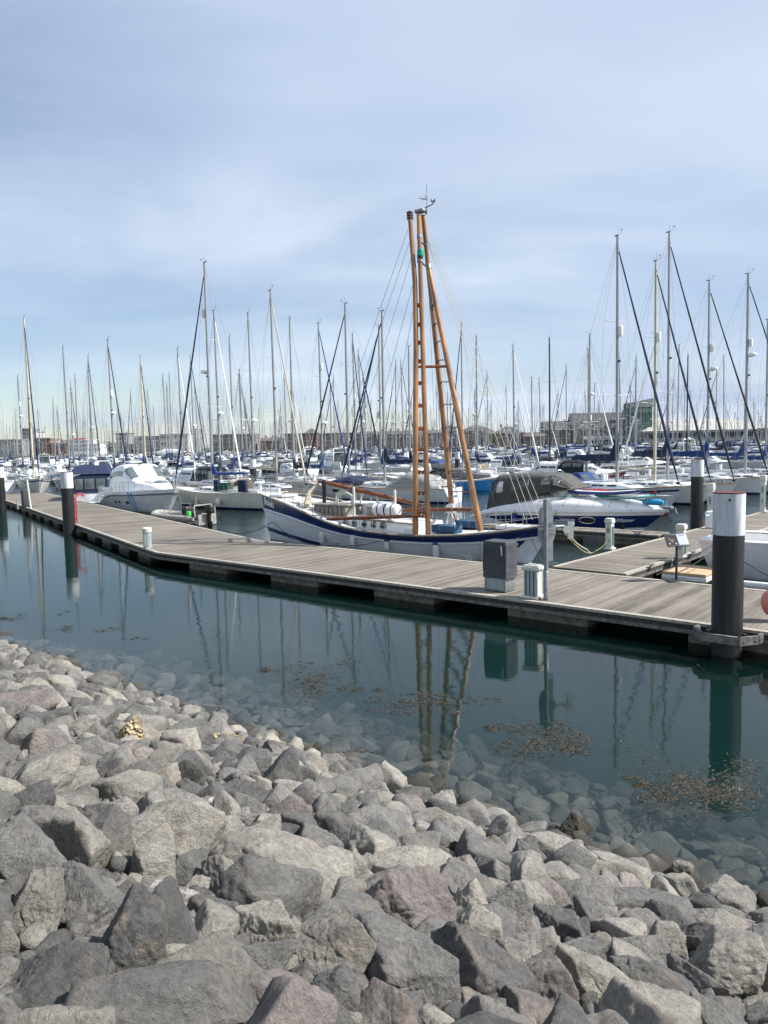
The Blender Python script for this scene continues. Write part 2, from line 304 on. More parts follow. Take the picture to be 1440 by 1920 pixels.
def rock_mat(name, c1, c2, c3, rough=0.85, pit=0.0, patch=None):
    m, t, b = new_mat(name)
    tcn = N(t, 'ShaderNodeTexCoord'); geo = N(t, 'ShaderNodeNewGeometry'); oi = N(t, 'ShaderNodeObjectInfo')
    # textures differ from stone to stone
    rs = N(t, 'ShaderNodeMath', operation='ADD'); t.links.new(geo.outputs['Random Per Island'], rs.inputs[0]); t.links.new(oi.outputs['Random'], rs.inputs[1])
    rf = N(t, 'ShaderNodeMath', operation='FRACT'); t.links.new(rs.outputs[0], rf.inputs[0])
    ml = N(t, 'ShaderNodeVectorMath', operation='SCALE'); ml.inputs[0].default_value = (37, 61, 17); t.links.new(rs.outputs[0], ml.inputs['Scale'])
    pv = N(t, 'ShaderNodeVectorMath', operation='ADD'); t.links.new(geo.outputs['Position'], pv.inputs[0]); t.links.new(ml.outputs[0], pv.inputs[1])
    n1 = N(t, 'ShaderNodeTexNoise'); n1.inputs['Scale'].default_value = 3.2; n1.inputs['Detail'].default_value = 9; n1.inputs['Roughness'].default_value = 0.68; n1.inputs['Distortion'].default_value = 0.6; t.links.new(pv.outputs[0], n1.inputs[0])
    n2 = N(t, 'ShaderNodeTexNoise'); n2.inputs['Scale'].default_value = 38; n2.inputs['Detail'].default_value = 7; n2.inputs['Roughness'].default_value = 0.75; t.links.new(pv.outputs[0], n2.inputs[0])
    r1 = N(t, 'ShaderNodeValToRGB'); e = r1.color_ramp.elements; e[0].position = 0.0; e[0].color = (*c1, 1); e[1].position = 1.0; e[1].color = (*c3, 1); x = e.new(0.55); x.color = (*c2, 1)
    t.links.new(rf.outputs[0], r1.inputs[0])
    mr = N(t, 'ShaderNodeMapRange'); mr.inputs[1].default_value = 0.28; mr.inputs[2].default_value = 0.72; mr.inputs[3].default_value = 0.55; mr.inputs[4].default_value = 1.42; t.links.new(n1.outputs[0], mr.inputs[0])
    mr2 = N(t, 'ShaderNodeMapRange'); mr2.inputs[1].default_value = 0.3; mr2.inputs[2].default_value = 0.7; mr2.inputs[3].default_value = 0.66; mr2.inputs[4].default_value = 1.32; t.links.new(n2.outputs[0], mr2.inputs[0])
    mu = N(t, 'ShaderNodeMath', operation='MULTIPLY'); t.links.new(mr.outputs[0], mu.inputs[0]); t.links.new(mr2.outputs[0], mu.inputs[1])
    sc = N(t, 'ShaderNodeVectorMath', operation='SCALE'); t.links.new(r1.outputs[0], sc.inputs[0]); t.links.new(mu.outputs[0], sc.inputs['Scale'])
    # warm iron stain and pale scuffs
    n3 = N(t, 'ShaderNodeTexNoise'); n3.inputs['Scale'].default_value = 5; n3.inputs['Detail'].default_value = 6; n3.inputs['Distortion'].default_value = 1.0
    pv2 = N(t, 'ShaderNodeVectorMath', operation='ADD'); t.links.new(pv.outputs[0], pv2.inputs[0]); pv2.inputs[1].default_value = (9, 3, 5); t.links.new(pv2.outputs[0], n3.inputs[0])
    st = N(t, 'ShaderNodeMapRange'); st.inputs[1].default_value = 0.56; st.inputs[2].default_value = 0.72; st.inputs[4].default_value = 0.35; t.links.new(n3.outputs[0], st.inputs[0])
    mxa = N(t, 'ShaderNodeMixRGB'); t.links.new(st.outputs[0], mxa.inputs[0]); t.links.new(sc.outputs[0], mxa.inputs[1]); mxa.inputs[2].default_value = (0.34, 0.26, 0.19, 1)
    vo = N(t, 'ShaderNodeTexNoise'); vo.inputs['Scale'].default_value = 1.6; vo.inputs['Detail'].default_value = 12; vo.inputs['Roughness'].default_value = 0.8; vo.inputs['Distortion'].default_value = 2.0; t.links.new(pv2.outputs[0], vo.inputs[0])
    sf = N(t, 'ShaderNodeMapRange'); sf.inputs[1].default_value = 0.62; sf.inputs[2].default_value = 0.68; sf.inputs[4].default_value = 0.5; t.links.new(vo.outputs[0], sf.inputs[0])
    mxb = N(t, 'ShaderNodeMixRGB'); t.links.new(sf.outputs[0], mxb.inputs[0]); t.links.new(mxa.outputs[0], mxb.inputs[1]); mxb.inputs[2].default_value = (0.52, 0.49, 0.46, 1)
    last = mxb
    if patch:
        vp = N(t, 'ShaderNodeTexNoise'); vp.inputs['Scale'].default_value = 2.4; vp.inputs['Detail'].default_value = 5; t.links.new(tcn.outputs['Object'], vp.inputs[0])
        sp2 = N(t, 'ShaderNodeMapRange'); sp2.inputs[1].default_value = 0.49; sp2.inputs[2].default_value = 0.53; t.links.new(vp.outputs[0], sp2.inputs[0])
        mxp = N(t, 'ShaderNodeMixRGB'); t.links.new(sp2.outputs[0], mxp.inputs[0]); t.links.new(last.outputs[0], mxp.inputs[1]); mxp.inputs[2].default_value = (*patch, 1); last = mxp
    # tide mark: wet dark weed film near the water line
    sz = N(t, 'ShaderNodeSeparateXYZ'); t.links.new(geo.outputs['Position'], sz.inputs[0])
    jn = N(t, 'ShaderNodeMath', operation='MULTIPLY_ADD'); t.links.new(n1.outputs[0], jn.inputs[0]); jn.inputs[1].default_value = -0.30; t.links.new(sz.outputs[2], jn.inputs[2])
    wt = N(t, 'ShaderNodeMapRange'); wt.inputs[1].default_value = -0.02; wt.inputs[2].default_value = 0.12; wt.inputs[3].default_value = 1.0; wt.inputs[4].default_value = 0.0; t.links.new(jn.outputs[0], wt.inputs[0])
    uw = N(t, 'ShaderNodeMapRange'); uw.inputs[1].default_value = -0.12; uw.inputs[2].default_value = -0.02; uw.inputs[3].default_value = 0.42; uw.inputs[4].default_value = 1.0; t.links.new(sz.outputs[2], uw.inputs[0])
    wm = N(t, 'ShaderNodeMath', operation='MULTIPLY'); t.links.new(wt.outputs[0], wm.inputs[0]); t.links.new(uw.outputs[0], wm.inputs[1])
    wk = N(t, 'ShaderNodeMath', operation='MULTIPLY'); t.links.new(wm.outputs[0], wk.inputs[0]); wk.inputs[1].default_value = 0.88
    mw = N(t, 'ShaderNodeMixRGB'); t.links.new(wk.outputs[0], mw.inputs[0]); t.links.new(last.outputs[0], mw.inputs[1]); mw.inputs[2].default_value = (0.040, 0.036, 0.022, 1)
    t.links.new(mw.outputs[0], b.inputs['Base Color'])
    rr = N(t, 'ShaderNodeMapRange'); rr.inputs[3].default_value = rough; rr.inputs[4].default_value = 0.45; t.links.new(wm.outputs[0], rr.inputs[0]); t.links.new(rr.outputs[0], b.inputs['Roughness'])
    b.inputs['Specular IOR Level'].default_value = 0.3
    hs = N(t, 'ShaderNodeMath', operation='MULTIPLY_ADD'); t.links.new(n1.outputs[0], hs.inputs[0]); hs.inputs[1].default_value = 3.0; t.links.new(n2.outputs[0], hs.inputs[2])
    hh = hs
    if pit:
        vz = N(t, 'ShaderNodeTexVoronoi'); vz.inputs['Scale'].default_value = 26; t.links.new(pv.outputs[0], vz.inputs[0])
        h2 = N(t, 'ShaderNodeMath', operation='MULTIPLY_ADD'); t.links.new(vz.outputs[0], h2.inputs[0]); h2.inputs[1].default_value = pit; t.links.new(hs.outputs[0], h2.inputs[2]); hh = h2
    bp = N(t, 'ShaderNodeBump'); bp.inputs['Strength'].default_value = 1.0; bp.inputs['Distance'].default_value = 0.030
    t.links.new(hh.outputs[0], bp.inputs['Height']); t.links.new(bp.outputs[0], b.inputs['Normal'])
    return m
M['rock'] = rock_mat('grey_limestone', (0.105, 0.104, 0.100), (0.190, 0.184, 0.172), (0.320, 0.298, 0.256))
M['rockpink'] = rock_mat('pinkish_limestone', (0.180, 0.160, 0.150), (0.205, 0.180, 0.168), (0.225, 0.198, 0.184))
M['rockbeige'] = rock_mat('beige_limestone', (0.25, 0.238, 0.21), (0.28, 0.265, 0.235), (0.31, 0.29, 0.25))
M['rockyellow'] = rock_mat('yellow_honeycomb_stone', (0.46, 0.37, 0.22), (0.50, 0.40, 0.24), (0.52, 0.42, 0.26), pit=5)
M['rockred'] = rock_mat('brick_red_stone', (0.38, 0.09, 0.05), (0.40, 0.10, 0.06), (0.42, 0.12, 0.07))
M['rockpit'] = rock_mat('pitted_pale_stone', (0.22, 0.22, 0.21), (0.24, 0.24, 0.23), (0.25, 0.25, 0.24), pit=5)
M['rockwhite'] = rock_mat('white_veined_stone', (0.20, 0.18, 0.17), (0.22, 0.19, 0.18), (0.23, 0.20, 0.19), patch=(0.45, 0.42, 0.40))
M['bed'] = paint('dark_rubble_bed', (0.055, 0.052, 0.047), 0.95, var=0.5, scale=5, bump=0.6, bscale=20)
M['silt'] = paint('green_silt', (0.08, 0.10, 0.085), 0.95, var=0.15, scale=0.3)
M['land'] = paint('far_land', (0.08, 0.10, 0.05), 0.95, var=0.4, scale=0.05)

# water surface: Fresnel mix of mirror and clear, tinted by the absorbing body below
def water_mat():
    m, t, b = new_mat('harbour_water'); t.nodes.remove(b)
    o = t.nodes['Material Output']
    geo = N(t, 'ShaderNodeNewGeometry'); sp = N(t, 'ShaderNodeSeparateXYZ'); t.links.new(geo.outputs['Position'], sp.inputs[0])
    # sheltered inside the pontoon, breezier outside it
    s = N(t, 'ShaderNodeVectorMath', operation='DOT_PRODUCT'); t.links.new(geo.outputs['Position'], s.inputs[0]); s.inputs[1].default_value = (0.65, 0.76, 0)
    br = N(t, 'ShaderNodeMapRange'); br.inputs[1].default_value = 20; br.inputs[2].default_value = 27; br.inputs[3].default_value = 0.0; br.inputs[4].default_value = 1.0; t.links.new(s.outputs['Value'], br.inputs[0])
    gu = N(t, 'ShaderNodeTexNoise'); gu.inputs['Scale'].default_value = 0.16; gu.inputs['Detail'].default_value = 3; t.links.new(geo.outputs['Position'], gu.inputs[0])
    mpn = N(t, 'ShaderNodeMapping'); mpn.inputs['Rotation'].default_value = (0, 0, R(40)); mpn.inputs['Scale'].default_value = (1.0, 2.2, 1.0); t.links.new(geo.outputs['Position'], mpn.inputs[0])
    w1 = N(t, 'ShaderNodeTexNoise'); w1.inputs['Scale'].default_value = 0.9; w1.inputs['Detail'].default_value = 2.5; w1.inputs['Roughness'].default_value = 0.45; t.links.new(mpn.outputs[0], w1.inputs[0])
    w2 = N(t, 'ShaderNodeTexNoise'); w2.inputs['Scale'].default_value = 3.0; w2.inputs['Detail'].default_value = 4; w2.inputs['Roughness'].default_value = 0.6; t.links.new(mpn.outputs[0], w2.inputs[0])
    a1 = N(t, 'ShaderNodeMath', operation='MULTIPLY'); t.links.new(w1.outputs[0], a1.inputs[0]); a1.inputs[1].default_value = 0.0045
    # small ripples amplitude
    am = N(t, 'ShaderNodeMapRange'); am.inputs[3].default_value = 0.0013; am.inputs[4].default_value = 0.026; t.links.new(br.outputs[0], am.inputs[0])
    gm = N(t, 'ShaderNodeMapRange'); gm.inputs[1].default_value = 0.35; gm.inputs[2].default_value = 0.65; gm.inputs[3].default_value = 0.5; gm.inputs[4].default_value = 1.3; t.links.new(gu.outputs[0], gm.inputs[0])
    aa = N(t, 'ShaderNodeMath', operation='MULTIPLY'); t.links.new(am.outputs[0], aa.inputs[0]); t.links.new(gm.outputs[0], aa.inputs[1])
    a2 = N(t, 'ShaderNodeMath', operation='MULTIPLY_ADD'); t.links.new(w2.outputs[0], a2.inputs[0]); t.links.new(aa.outputs[0], a2.inputs[1]); t.links.new(a1.outputs[0], a2.inputs[2])
    bp = N(t, 'ShaderNodeBump'); bp.inputs['Strength'].default_value = 1.0; bp.inputs['Distance'].default_value = 1.0; t.links.new(a2.outputs[0], bp.inputs['Height'])
    fr = N(t, 'ShaderNodeFresnel'); fr.inputs[0].default_value = 1.42; t.links.new(bp.outputs[0], fr.inputs[1])
    gl = N(t, 'ShaderNodeBsdfGlossy'); gl.inputs['Roughness'].default_value = 0.004; t.links.new(bp.outputs[0], gl.inputs['Normal'])
    tr = N(t, 'ShaderNodeBsdfTransparent'); tr.inputs[0].default_value = (0.93, 0.97, 0.97, 1)
    ms = N(t, 'ShaderNodeMixShader'); t.links.new(fr.outputs[0], ms.inputs[0]); t.links.new(tr.outputs[0], ms.inputs[1]); t.links.new(gl.outputs[0], ms.inputs[2])
    t.links.new(ms.outputs[0], o.inputs[0])
    va = N(t, 'ShaderNodeVolumePrincipled'); va.inputs['Color'].default_value = (0.022, 0.105, 0.096, 1); va.inputs['Density'].default_value = 0.52; va.inputs['Absorption Color'].default_value = (0, 0, 0, 1)
    t.links.new(va.outputs[0], o.inputs['Volume'])
    return m
M['water'] = water_mat()
# ------------------------------------------------------------ water, bed and shore
AX = Vector((0.762, -0.648, 0)); NX = Vector((0.648, 0.762, 0))      # along the shore / away from it
SHORE = 7.42
def slope_z(s):                       # height of the rubble bed at distance s along NX
    z = (SHORE - s) * 0.43 if s < SHORE else ((SHORE - s) * 0.24 if s < SHORE + 3.2 else -0.768 - (s - SHORE - 3.2) * 0.6)
    return max(min(z, 2.95), -2.9)
mb = MB()
mb.box((0, 1480, -2.0), (6000, 3040, 4.0), M['water'])
o = mb.build('water', smooth=False); tag(o, kind='structure')
mb = MB()
ss = [-60, -20, -6, -2, -0.5, 0.4, 1.5, 3, 5, 6.5, 7.4, 8.5, 10, 10.6, 12, 13.4, 14.3, 30, 100, 500, 3200]
ts = [-3500, -400, -60, -20, -10, -5, 0, 5, 10, 20, 60, 400, 3500]
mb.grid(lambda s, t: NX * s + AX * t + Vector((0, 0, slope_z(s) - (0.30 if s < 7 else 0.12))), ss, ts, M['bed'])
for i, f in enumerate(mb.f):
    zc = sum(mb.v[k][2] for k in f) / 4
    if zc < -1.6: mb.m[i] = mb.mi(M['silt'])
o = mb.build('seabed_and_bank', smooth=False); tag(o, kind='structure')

# ------------------------------------------------------------ stones
def stone_coords(seed, sub, style='block'):
    rnd = random.Random(seed)
    bm = bmesh.new(); bmesh.ops.create_icosphere(bm, subdivisions=sub, radius=1.0)
    D = np.array([v.co[:] for v in bm.verts]); Fc = np.array([[v.index for v in f.verts] for f in bm.faces]); bm.free()
    D /= np.linalg.norm(D, axis=1)[:, None]
    pl = []
    k = {'block': 13, 'slab': 11, 'point': 10}[style]
    for i in range(k):
        v = np.array([rnd.gauss(0, 1) for _ in range(3)])
        if style == 'slab' and i < 2: v = np.array([rnd.gauss(0, .12), rnd.gauss(0, .12), 1 if i == 0 else -1])
        if style == 'point' and i < 4: a = i * math.pi / 2 + rnd.uniform(-.4, .4); v = np.array([math.cos(a), math.sin(a), rnd.uniform(.35, .6)])
        v /= np.linalg.norm(v); d = rnd.uniform(0.52, 0.88)
        if style == 'slab' and i < 2: d = 0.62
        if style == 'point' and i < 4: d = 0.55
        pl.append((v, d))

    for v in ((1, 0, 0), (-1, 0, 0), (0, 1, 0), (0, -1, 0), (0, 0, 1), (0, 0, -1)): pl.append((np.array(v, float), 1.0))
    p = 38.0
    acc = np.zeros(len(D))
    for v, d in pl: acc += np.maximum(D @ v / d, 0) ** p
    r = acc ** (-1 / p)
    off = Vector((rnd.uniform(-50, 50), rnd.uniform(-50, 50), rnd.uniform(-50, 50)))
    P = D * r[:, None]
    disp = np.zeros(len(D))
    for i in range(len(D)):
        q = Vector(P[i]) + off
        a = noise.fractal(q * 1.6, 0.9, 2.0, 5) * 0.065
        vd = noise.voronoi(q * 2.3)[0]; c = (vd[1] - vd[0])
        a -= max(0, 0.10 - c) * 0.30
        a += noise.ridged_multi_fractal(q * 2.8, 0.9, 2.1, 4, 1.0, 2.0) * 0.030
        if sub >= 5: a += noise.fractal(q * 9.0, 0.8, 2.0, 3) * 0.014
        disp[i] = a
    P = P + D * disp[:, None]
    ext = np.abs(P).max(axis=0); P = P / ext
    return P, Fc
STONES = {}
def stone(seed, sub, style):
    if (seed, sub, style) not in STONES: STONES[(seed, sub, style)] = stone_coords(seed, sub, style)
    return STONES[(seed, sub, style)]
def np_mesh(name, V, Fc, mat, ang=75):
    me = bpy.data.meshes.new(name); me.vertices.add(len(V)); me.vertices.foreach_set('co', V.astype(np.float32).ravel())
    me.loops.add(Fc.size); me.loops.foreach_set('vertex_index', Fc.astype(np.int32).ravel())
    me.polygons.add(len(Fc)); me.polygons.foreach_set('loop_start', np.arange(0, Fc.size, 3, dtype=np.int32)); me.polygons.foreach_set('loop_total', np.full(len(Fc), 3, dtype=np.int32))
    me.update(); me.validate(); me.materials.append(mat)
    me.polygons.foreach_set('use_smooth', [True] * len(Fc)); me.set_sharp_from_angle(angle=R(ang)); return me
SMESH = {}
def stone_mesh(seed, sub, style, mat):
    k = (seed, sub, style, mat)
    if k not in SMESH:
        P, Fc = stone(seed, sub, style); SMESH[k] = np_mesh('boulder', P, Fc, M[mat])
    return SMESH[k]

def slope_hit(px, py, lift=0.0):
    d = ray(px, py); lo = 0.0; t = 0.001; step = 0.02 / d.length * 1.0
    p = Vector((0, 0, CAM_H))
    for i in range(4000):
        q = p + d * t
        if q.z < slope_z(q.dot(NX)) + lift: return q
        t += step
    return q
rocks_xy = []      # (x, y, radius) of placed stones
rr = random.Random(5)
G = 'boulders of the rock slope'
heroes = [  # cx, cy, w, h (photo px), style, material, tilt, label
 (505,1655,232,140,'slab','rock',8,'broad flat-topped grey boulder, the widest in the middle of the rock slope'),
 (312,1590,200,112,'block','rock',4,'wide rounded grey boulder left of the broad flat-topped one'),
 (152,1612,125,145,'block','rock',-4,'tall smooth-faced grey boulder near the left edge beside a pitted pale one'),
 (247,1512,110,110,'block','rock',12,'brownish grey leaning boulder above the wide rounded one'),
 (36,1600,98,105,'block','rockpit',0,'pale pitted boulder cut by the left edge of the picture'),
 (68,1728,112,150,'point','rock',-10,'dark grey wedge boulder below the pale pitted one'),
 (158,1720,140,120,'block','rock',25,'tilted grey block with a brownish top in the left foreground'),
 (240,1812,130,165,'block','rock',0,'upright grey boulder with stepped faces in the left foreground'),
 (90,1868,190,120,'block','rock',0,'large grey boulder in the bottom left corner'),
 (385,1852,215,120,'block','rock',0,'very large low grey slab at the bottom edge, left of centre'),
 (508,1770,120,122,'block','rock',0,None),(618,1808,150,125,'block','rock',0,None),
 (628,1885,150,110,'point','rock',0,'pointed grey boulder at the bottom edge near the centre'),
 (508,1890,120,90,'block','rockpink',0,None),
 (752,1728,178,150,'block','rockpink',5,'large pinkish brown rounded boulder right of the broad flat-topped one'),
 (742,1838,190,150,'block','rock',0,'large smooth grey boulder below the pinkish brown one'),
 (895,1855,180,135,'block','rock',10,'dark-topped grey boulder at the bottom edge right of the centre'),
 (880,1775,105,85,'block','rock',0,None),(882,1715,98,108,'point','rockbeige',0,'beige upright boulder right of the pinkish brown one'),
 (957,1728,105,90,'block','rock',-15,None),(1055,1762,105,85,'block','rock',0,'rounded pale grey boulder in the right foreground'),
 (1023,1872,100,100,'block','rockpink',0,'pinkish grey boulder at the bottom right with a rounded top'),
 (1105,1868,130,100,'slab','rock',20,None),(1208,1870,145,105,'slab','rock',12,None),(1192,1805,115,75,'block','rock',0,None),
 (978,1822,118,70,'block','rock',0,None),(1250,1786,85,100,'point','rock',0,'dark blue-grey pointed boulder in the lower right'),
 (1352,1845,135,108,'block','rockbeige',18,'large beige-grey boulder near the bottom right corner'),
 (1418,1805,100,100,'block','rock',0,None),(988,1628,85,95,'point','rock',0,'tall pointed grey boulder standing above its neighbours right of centre'),
 (1045,1612,130,64,'slab','rockbeige',6,'flat pale beige boulder beside the tall pointed grey one'),
 (1078,1562,62,70,'point','rock',0,'pointed grey stone at the water line beside a dark wet stone'),
 (1280,1650,64,66,'point','rock',0,'pointed pale grey stone at the water line on the right'),
 (780,1660,145,90,'block','rock',0,None),(1198,1722,165,65,'slab','rock',5,None),(835,1515,55,58,'point','rock',0,None),
 (1160,1643,135,48,'slab','rockbeige',0,None),(1345,1690,75,56,'block','rockbeige',0,None),
 (40,1332,165,52,'slab','rockpink',0,'long low pink stone at the left edge of the rock slope'),
 (245,1392,72,84,'point','rockyellow',-18,'tall bright yellow honeycombed stone on the left of the rock slope'),
 (418,1397,66,38,'slab','rockyellow',0,'low yellow honeycombed stone near the water line'),
 (290,1430,28,16,'block','rockred',0,'small orange-red brick fragment beside the yellow honeycombed stone'),
 (272,1350,26,24,'block','rockred',0,'small dark red stone above the yellow honeycombed stone'),
 (112,1309,48,14,'slab','rockred',0,'thin dark red stone lying near the left edge'),
 (1395,1912,70,40,'block','rockyellow',0,'yellow rough stone in the bottom right corner'),
 (708,1487,36,22,'slab','rockyellow',0,'small flat yellow-ochre stone near the middle of the water line'),
 (528,1438,86,76,'block','rock',0,None),(462,1452,86,62,'block','rock',0,None),
 (372,1535,108,66,'block','rockwhite',14,'purplish grey boulder streaked with white'),
 (310,1502,64,76,'point','rock',0,None),(326,1702,115,60,'slab','rockwhite',24,'long white-patched stone lying tilted in the left foreground'),
 (490,1580,150,44,'slab','rock',0,None),(576,1575,88,76,'block','rock',0,None),(632,1575,80,86,'block','rock',0,None),
 (352,1642,100,66,'block','rock',0,None),(395,1735,90,76,'block','rock',0,None),(325,1750,66,52,'block','rockpink',0,None),
 (638,1707,86,72,'block','rock',0,None),(55,1462,118,66,'block','rock',0,None),(95,1397,66,56,'block','rock',0,None),
 (45,1275,80,34,'slab','rock',0,None),(195,1285,66,40,'block','rock',0,None),(160,1530,100,70,'block','rock',0,None),
 (440,1500,120,50,'slab','rock',0,None),(720,1560,90,60,'block','rock',0,None),(860,1590,110,60,'block','rock',0,None),
 (930,1690,90,56,'slab','rock',0,None),(1120,1700,90,50,'block','rock',0,None),(1330,1745,110,60,'block','rock',0,None),
 (240,1690,60,60,'block','rock',0,None),(10,1790,50,90,'block','rock',0,None),(690,1640,60,50,'block','rockbeige',0,None),
 (560,1500,90,50,'block','rock',0,None),(640,1490,80,46,'block','rock',0,None),(760,1520,70,44,'block','rockpink',0,None),
]
hn = 0
for i, (cx, cy, w, h, style, mat, tilt, lab) in enumerate(heroes):
    p = slope_hit(cx, cy + h * 0.12)
    d = (p - Vector((0, 0, CAM_H))).length; k = d / F
    hx = w * k / 2; hz = h * k / 2 / 0.92
    yaw = math.atan2(p.y, p.x) - R(90)
    sub = (6 if cy > 1640 and w > 100 else 5) if cy > 1400 and w > 50 else 4
    sd_ = [3, 8, 15, 21, 29][i % 5] if style == 'block' else ([4, 9, 33] if style == 'slab' else [6, 12, 18])[i % 3]
    o = bpy.data.objects.new('boulder', stone_mesh(sd_, sub, style, mat)); COL.objects.link(o)
    q = Vector((p.x, p.y, p.z + hz * 0.35))
    o.location = q; o.scale = (hx * 1.04, (hx * 0.5 + hz * 0.5) * 1.02, hz)
    flip = (i % 2) * math.pi if style != 'slab' else (i % 2) * math.pi
    o.rotation_euler = (R(rr.uniform(-10, 10)), R(tilt + rr.uniform(-5, 5)), yaw + flip + R(rr.uniform(-14, 14)))
    if lab: tag(o, lab, 'boulder')
    else: tag(o, 'medium plain grey, pinkish or beige boulder among its like on the rock slope', 'boulder', G)
    rocks_xy.append((q.x, q.y, (hx + hz) * 0.44)); hn += 1

def visible_xy(x, y, m=0.04):
    # inside a widened view wedge
    return y > 0.9 and abs(x) < y * (0.5 + m) + 0.7
cand = []
fill = []
def try_place(n, rmin, rmax, smin, smax, gap, seed, keep):
    r_ = random.Random(seed); placed = 0; G_ = {}
    for q in rocks_xy: G_.setdefault((int(q[0] // .7), int(q[1] // .7)), []).append(q)
    for _ in range(n):
        y = r_.uniform(0.9, 19); x = r_.uniform(-0.55 * y - 0.8, 0.55 * y + 0.8)
        s = x * NX.x + y * NX.y
        if not (smin < s < smax): continue
        t = x * AX.x + y * AX.y
        rad = r_.uniform(rmin, rmax)
        ok = True
        gx, gy = int(x // .7), int(y // .7)
        for cell in [(gx + i, gy + j) for i in (-1, 0, 1) for j in (-1, 0, 1)]:
            for (a, b, c) in G_.get(cell, ()):
                if (a - x) ** 2 + (b - y) ** 2 < ((c + rad) * gap) ** 2: ok = False; break
            if not ok: break
        if not ok: continue
        rocks_xy.append((x, y, rad)); G_.setdefault((gx, gy), []).append((x, y, rad)); keep.append((x, y, s, rad)); placed += 1
    return placed
big = []; mid = []; small = []
try_place(700, 0.19, 0.25, -0.5, SHORE - 0.5, 0.86, 11, big)
try_place(16000, 0.12, 0.19, -0.5, SHORE + 0.15, 0.78, 12, mid)
try_place(42000, 0.06, 0.11, -0.5, SHORE + 0.3, 0.74, 13, small)
try_place(60000, 0.032, 0.055, -0.5, SHORE + 0.3, 0.66, 14, small)
allr = big + mid + small
def app_size(r): return r[3] / math.hypot(math.hypot(r[0], r[1]), 3.0)
inview = [r for r in allr if abs(r[0]) < r[1] * 0.52 + 0.1 and r[1] > 1.6]
inview.sort(key=app_size, reverse=True)
indiv = set(id(r) for r in inview[:300 - hn])
rr = random.Random(77)
V_all = []; F_all = []; base = 0
def add_fill(P, Fc, loc, sc, rot):
    global base
    Rm = np.array(rot.to_matrix()); Q = (P * np.array(sc)) @ Rm.T + np.array(loc)
    V_all.append(Q); F_all.append(Fc + base); base += len(P)
SEEDS = [3, 8, 15, 21, 29, 41, 52, 63]
from mathutils import Euler
for r in allr:
    x, y, s, rad = r
    big_ = rad > 0.2
    sx, sy, sz = rad * rr.uniform(1.0, 1.5), rad * rr.uniform(0.8, 1.15), rad * rr.uniform(0.75, 1.2)
    z = slope_z(s) + sz * (0.30 if big_ else 0.36) - (0.03 if rad < .115 else 0.0)
    if s > SHORE - 0.4: z -= 0.04
    rot = Euler((R(rr.uniform(-42, 42)), R(rr.uniform(-42, 42)), R(rr.uniform(0, 360))))
    style = rr.choice(['block', 'block', 'block', 'slab', 'point']); sd_ = rr.choice(SEEDS[:6]) if style == 'block' else rr.choice([4, 9, 33] if style == 'slab' else [6, 12, 18])
    if id(r) in indiv:
        u = rr.random(); mat = 'rock' if u < .80 else ('rockpink' if u < .88 else 'rockbeige')
        near = math.hypot(x, y) < 5.5
        o = bpy.data.objects.new('boulder', stone_mesh(sd_, 5 if near and rad > .12 else 4, style, mat)); COL.objects.link(o)
        o.location = (x, y, z); o.scale = (sx, sy, sz); o.rotation_euler = rot
        tag(o, 'medium plain grey, pinkish or beige boulder among its like on the rock slope', 'boulder', G)
    else:
        dist = math.hypot(x, y)
        P, Fc = stone(sd_, (3 if dist > 4 else 4) if rad > .06 else 2, style)
        if rad < .06: z += .06
        add_fill(P, Fc, (x, y, z), (sx, sy, sz), rot)
np_o = bpy.data.objects.new('small_rocks', np_mesh('small_rocks', np.vstack(V_all), np.vstack(F_all), M['rock'])); COL.objects.link(np_o)
tag(np_o, 'loose small grey stones filling the gaps between the boulders', 'stones', kind='stuff')
# stones under the water, thinning outwards
V_all = []; F_all = []; base = 0
keep_xy = rocks_xy; rocks_xy = []
uw = []
try_place(9000, 0.14, 0.30, SHORE + 0.1, SHORE + 4.6, 0.84, 21, uw); try_place(16000, 0.07, 0.13, SHORE + 0.1, SHORE + 4.2, 0.80, 22, uw)
for x, y, s, rad in uw:
    if s > SHORE + 3.6 and rr.random() < 0.4: continue
    sd_ = rr.choice(SEEDS[:5]); P, Fc = stone(sd_, 4 if rad > .17 else 3, 'block')
    add_fill(P, Fc, (x, y, slope_z(s) + rad * 0.05 - 0.05), (rad * rr.uniform(1, 1.35), rad, rad * 0.55), Euler((R(rr.uniform(-24, 24)), R(rr.uniform(-24, 24)), R(rr.uniform(0, 360)))))
o = bpy.data.objects.new('underwater_rocks', np_mesh('underwater_rocks', np.vstack(V_all), np.vstack(F_all), M['rock'], 50)); COL.objects.link(o)
tag(o, 'rounded pale stones lying under the clear shallow water', 'stones', kind='stuff')
rocks_xy = keep_xy

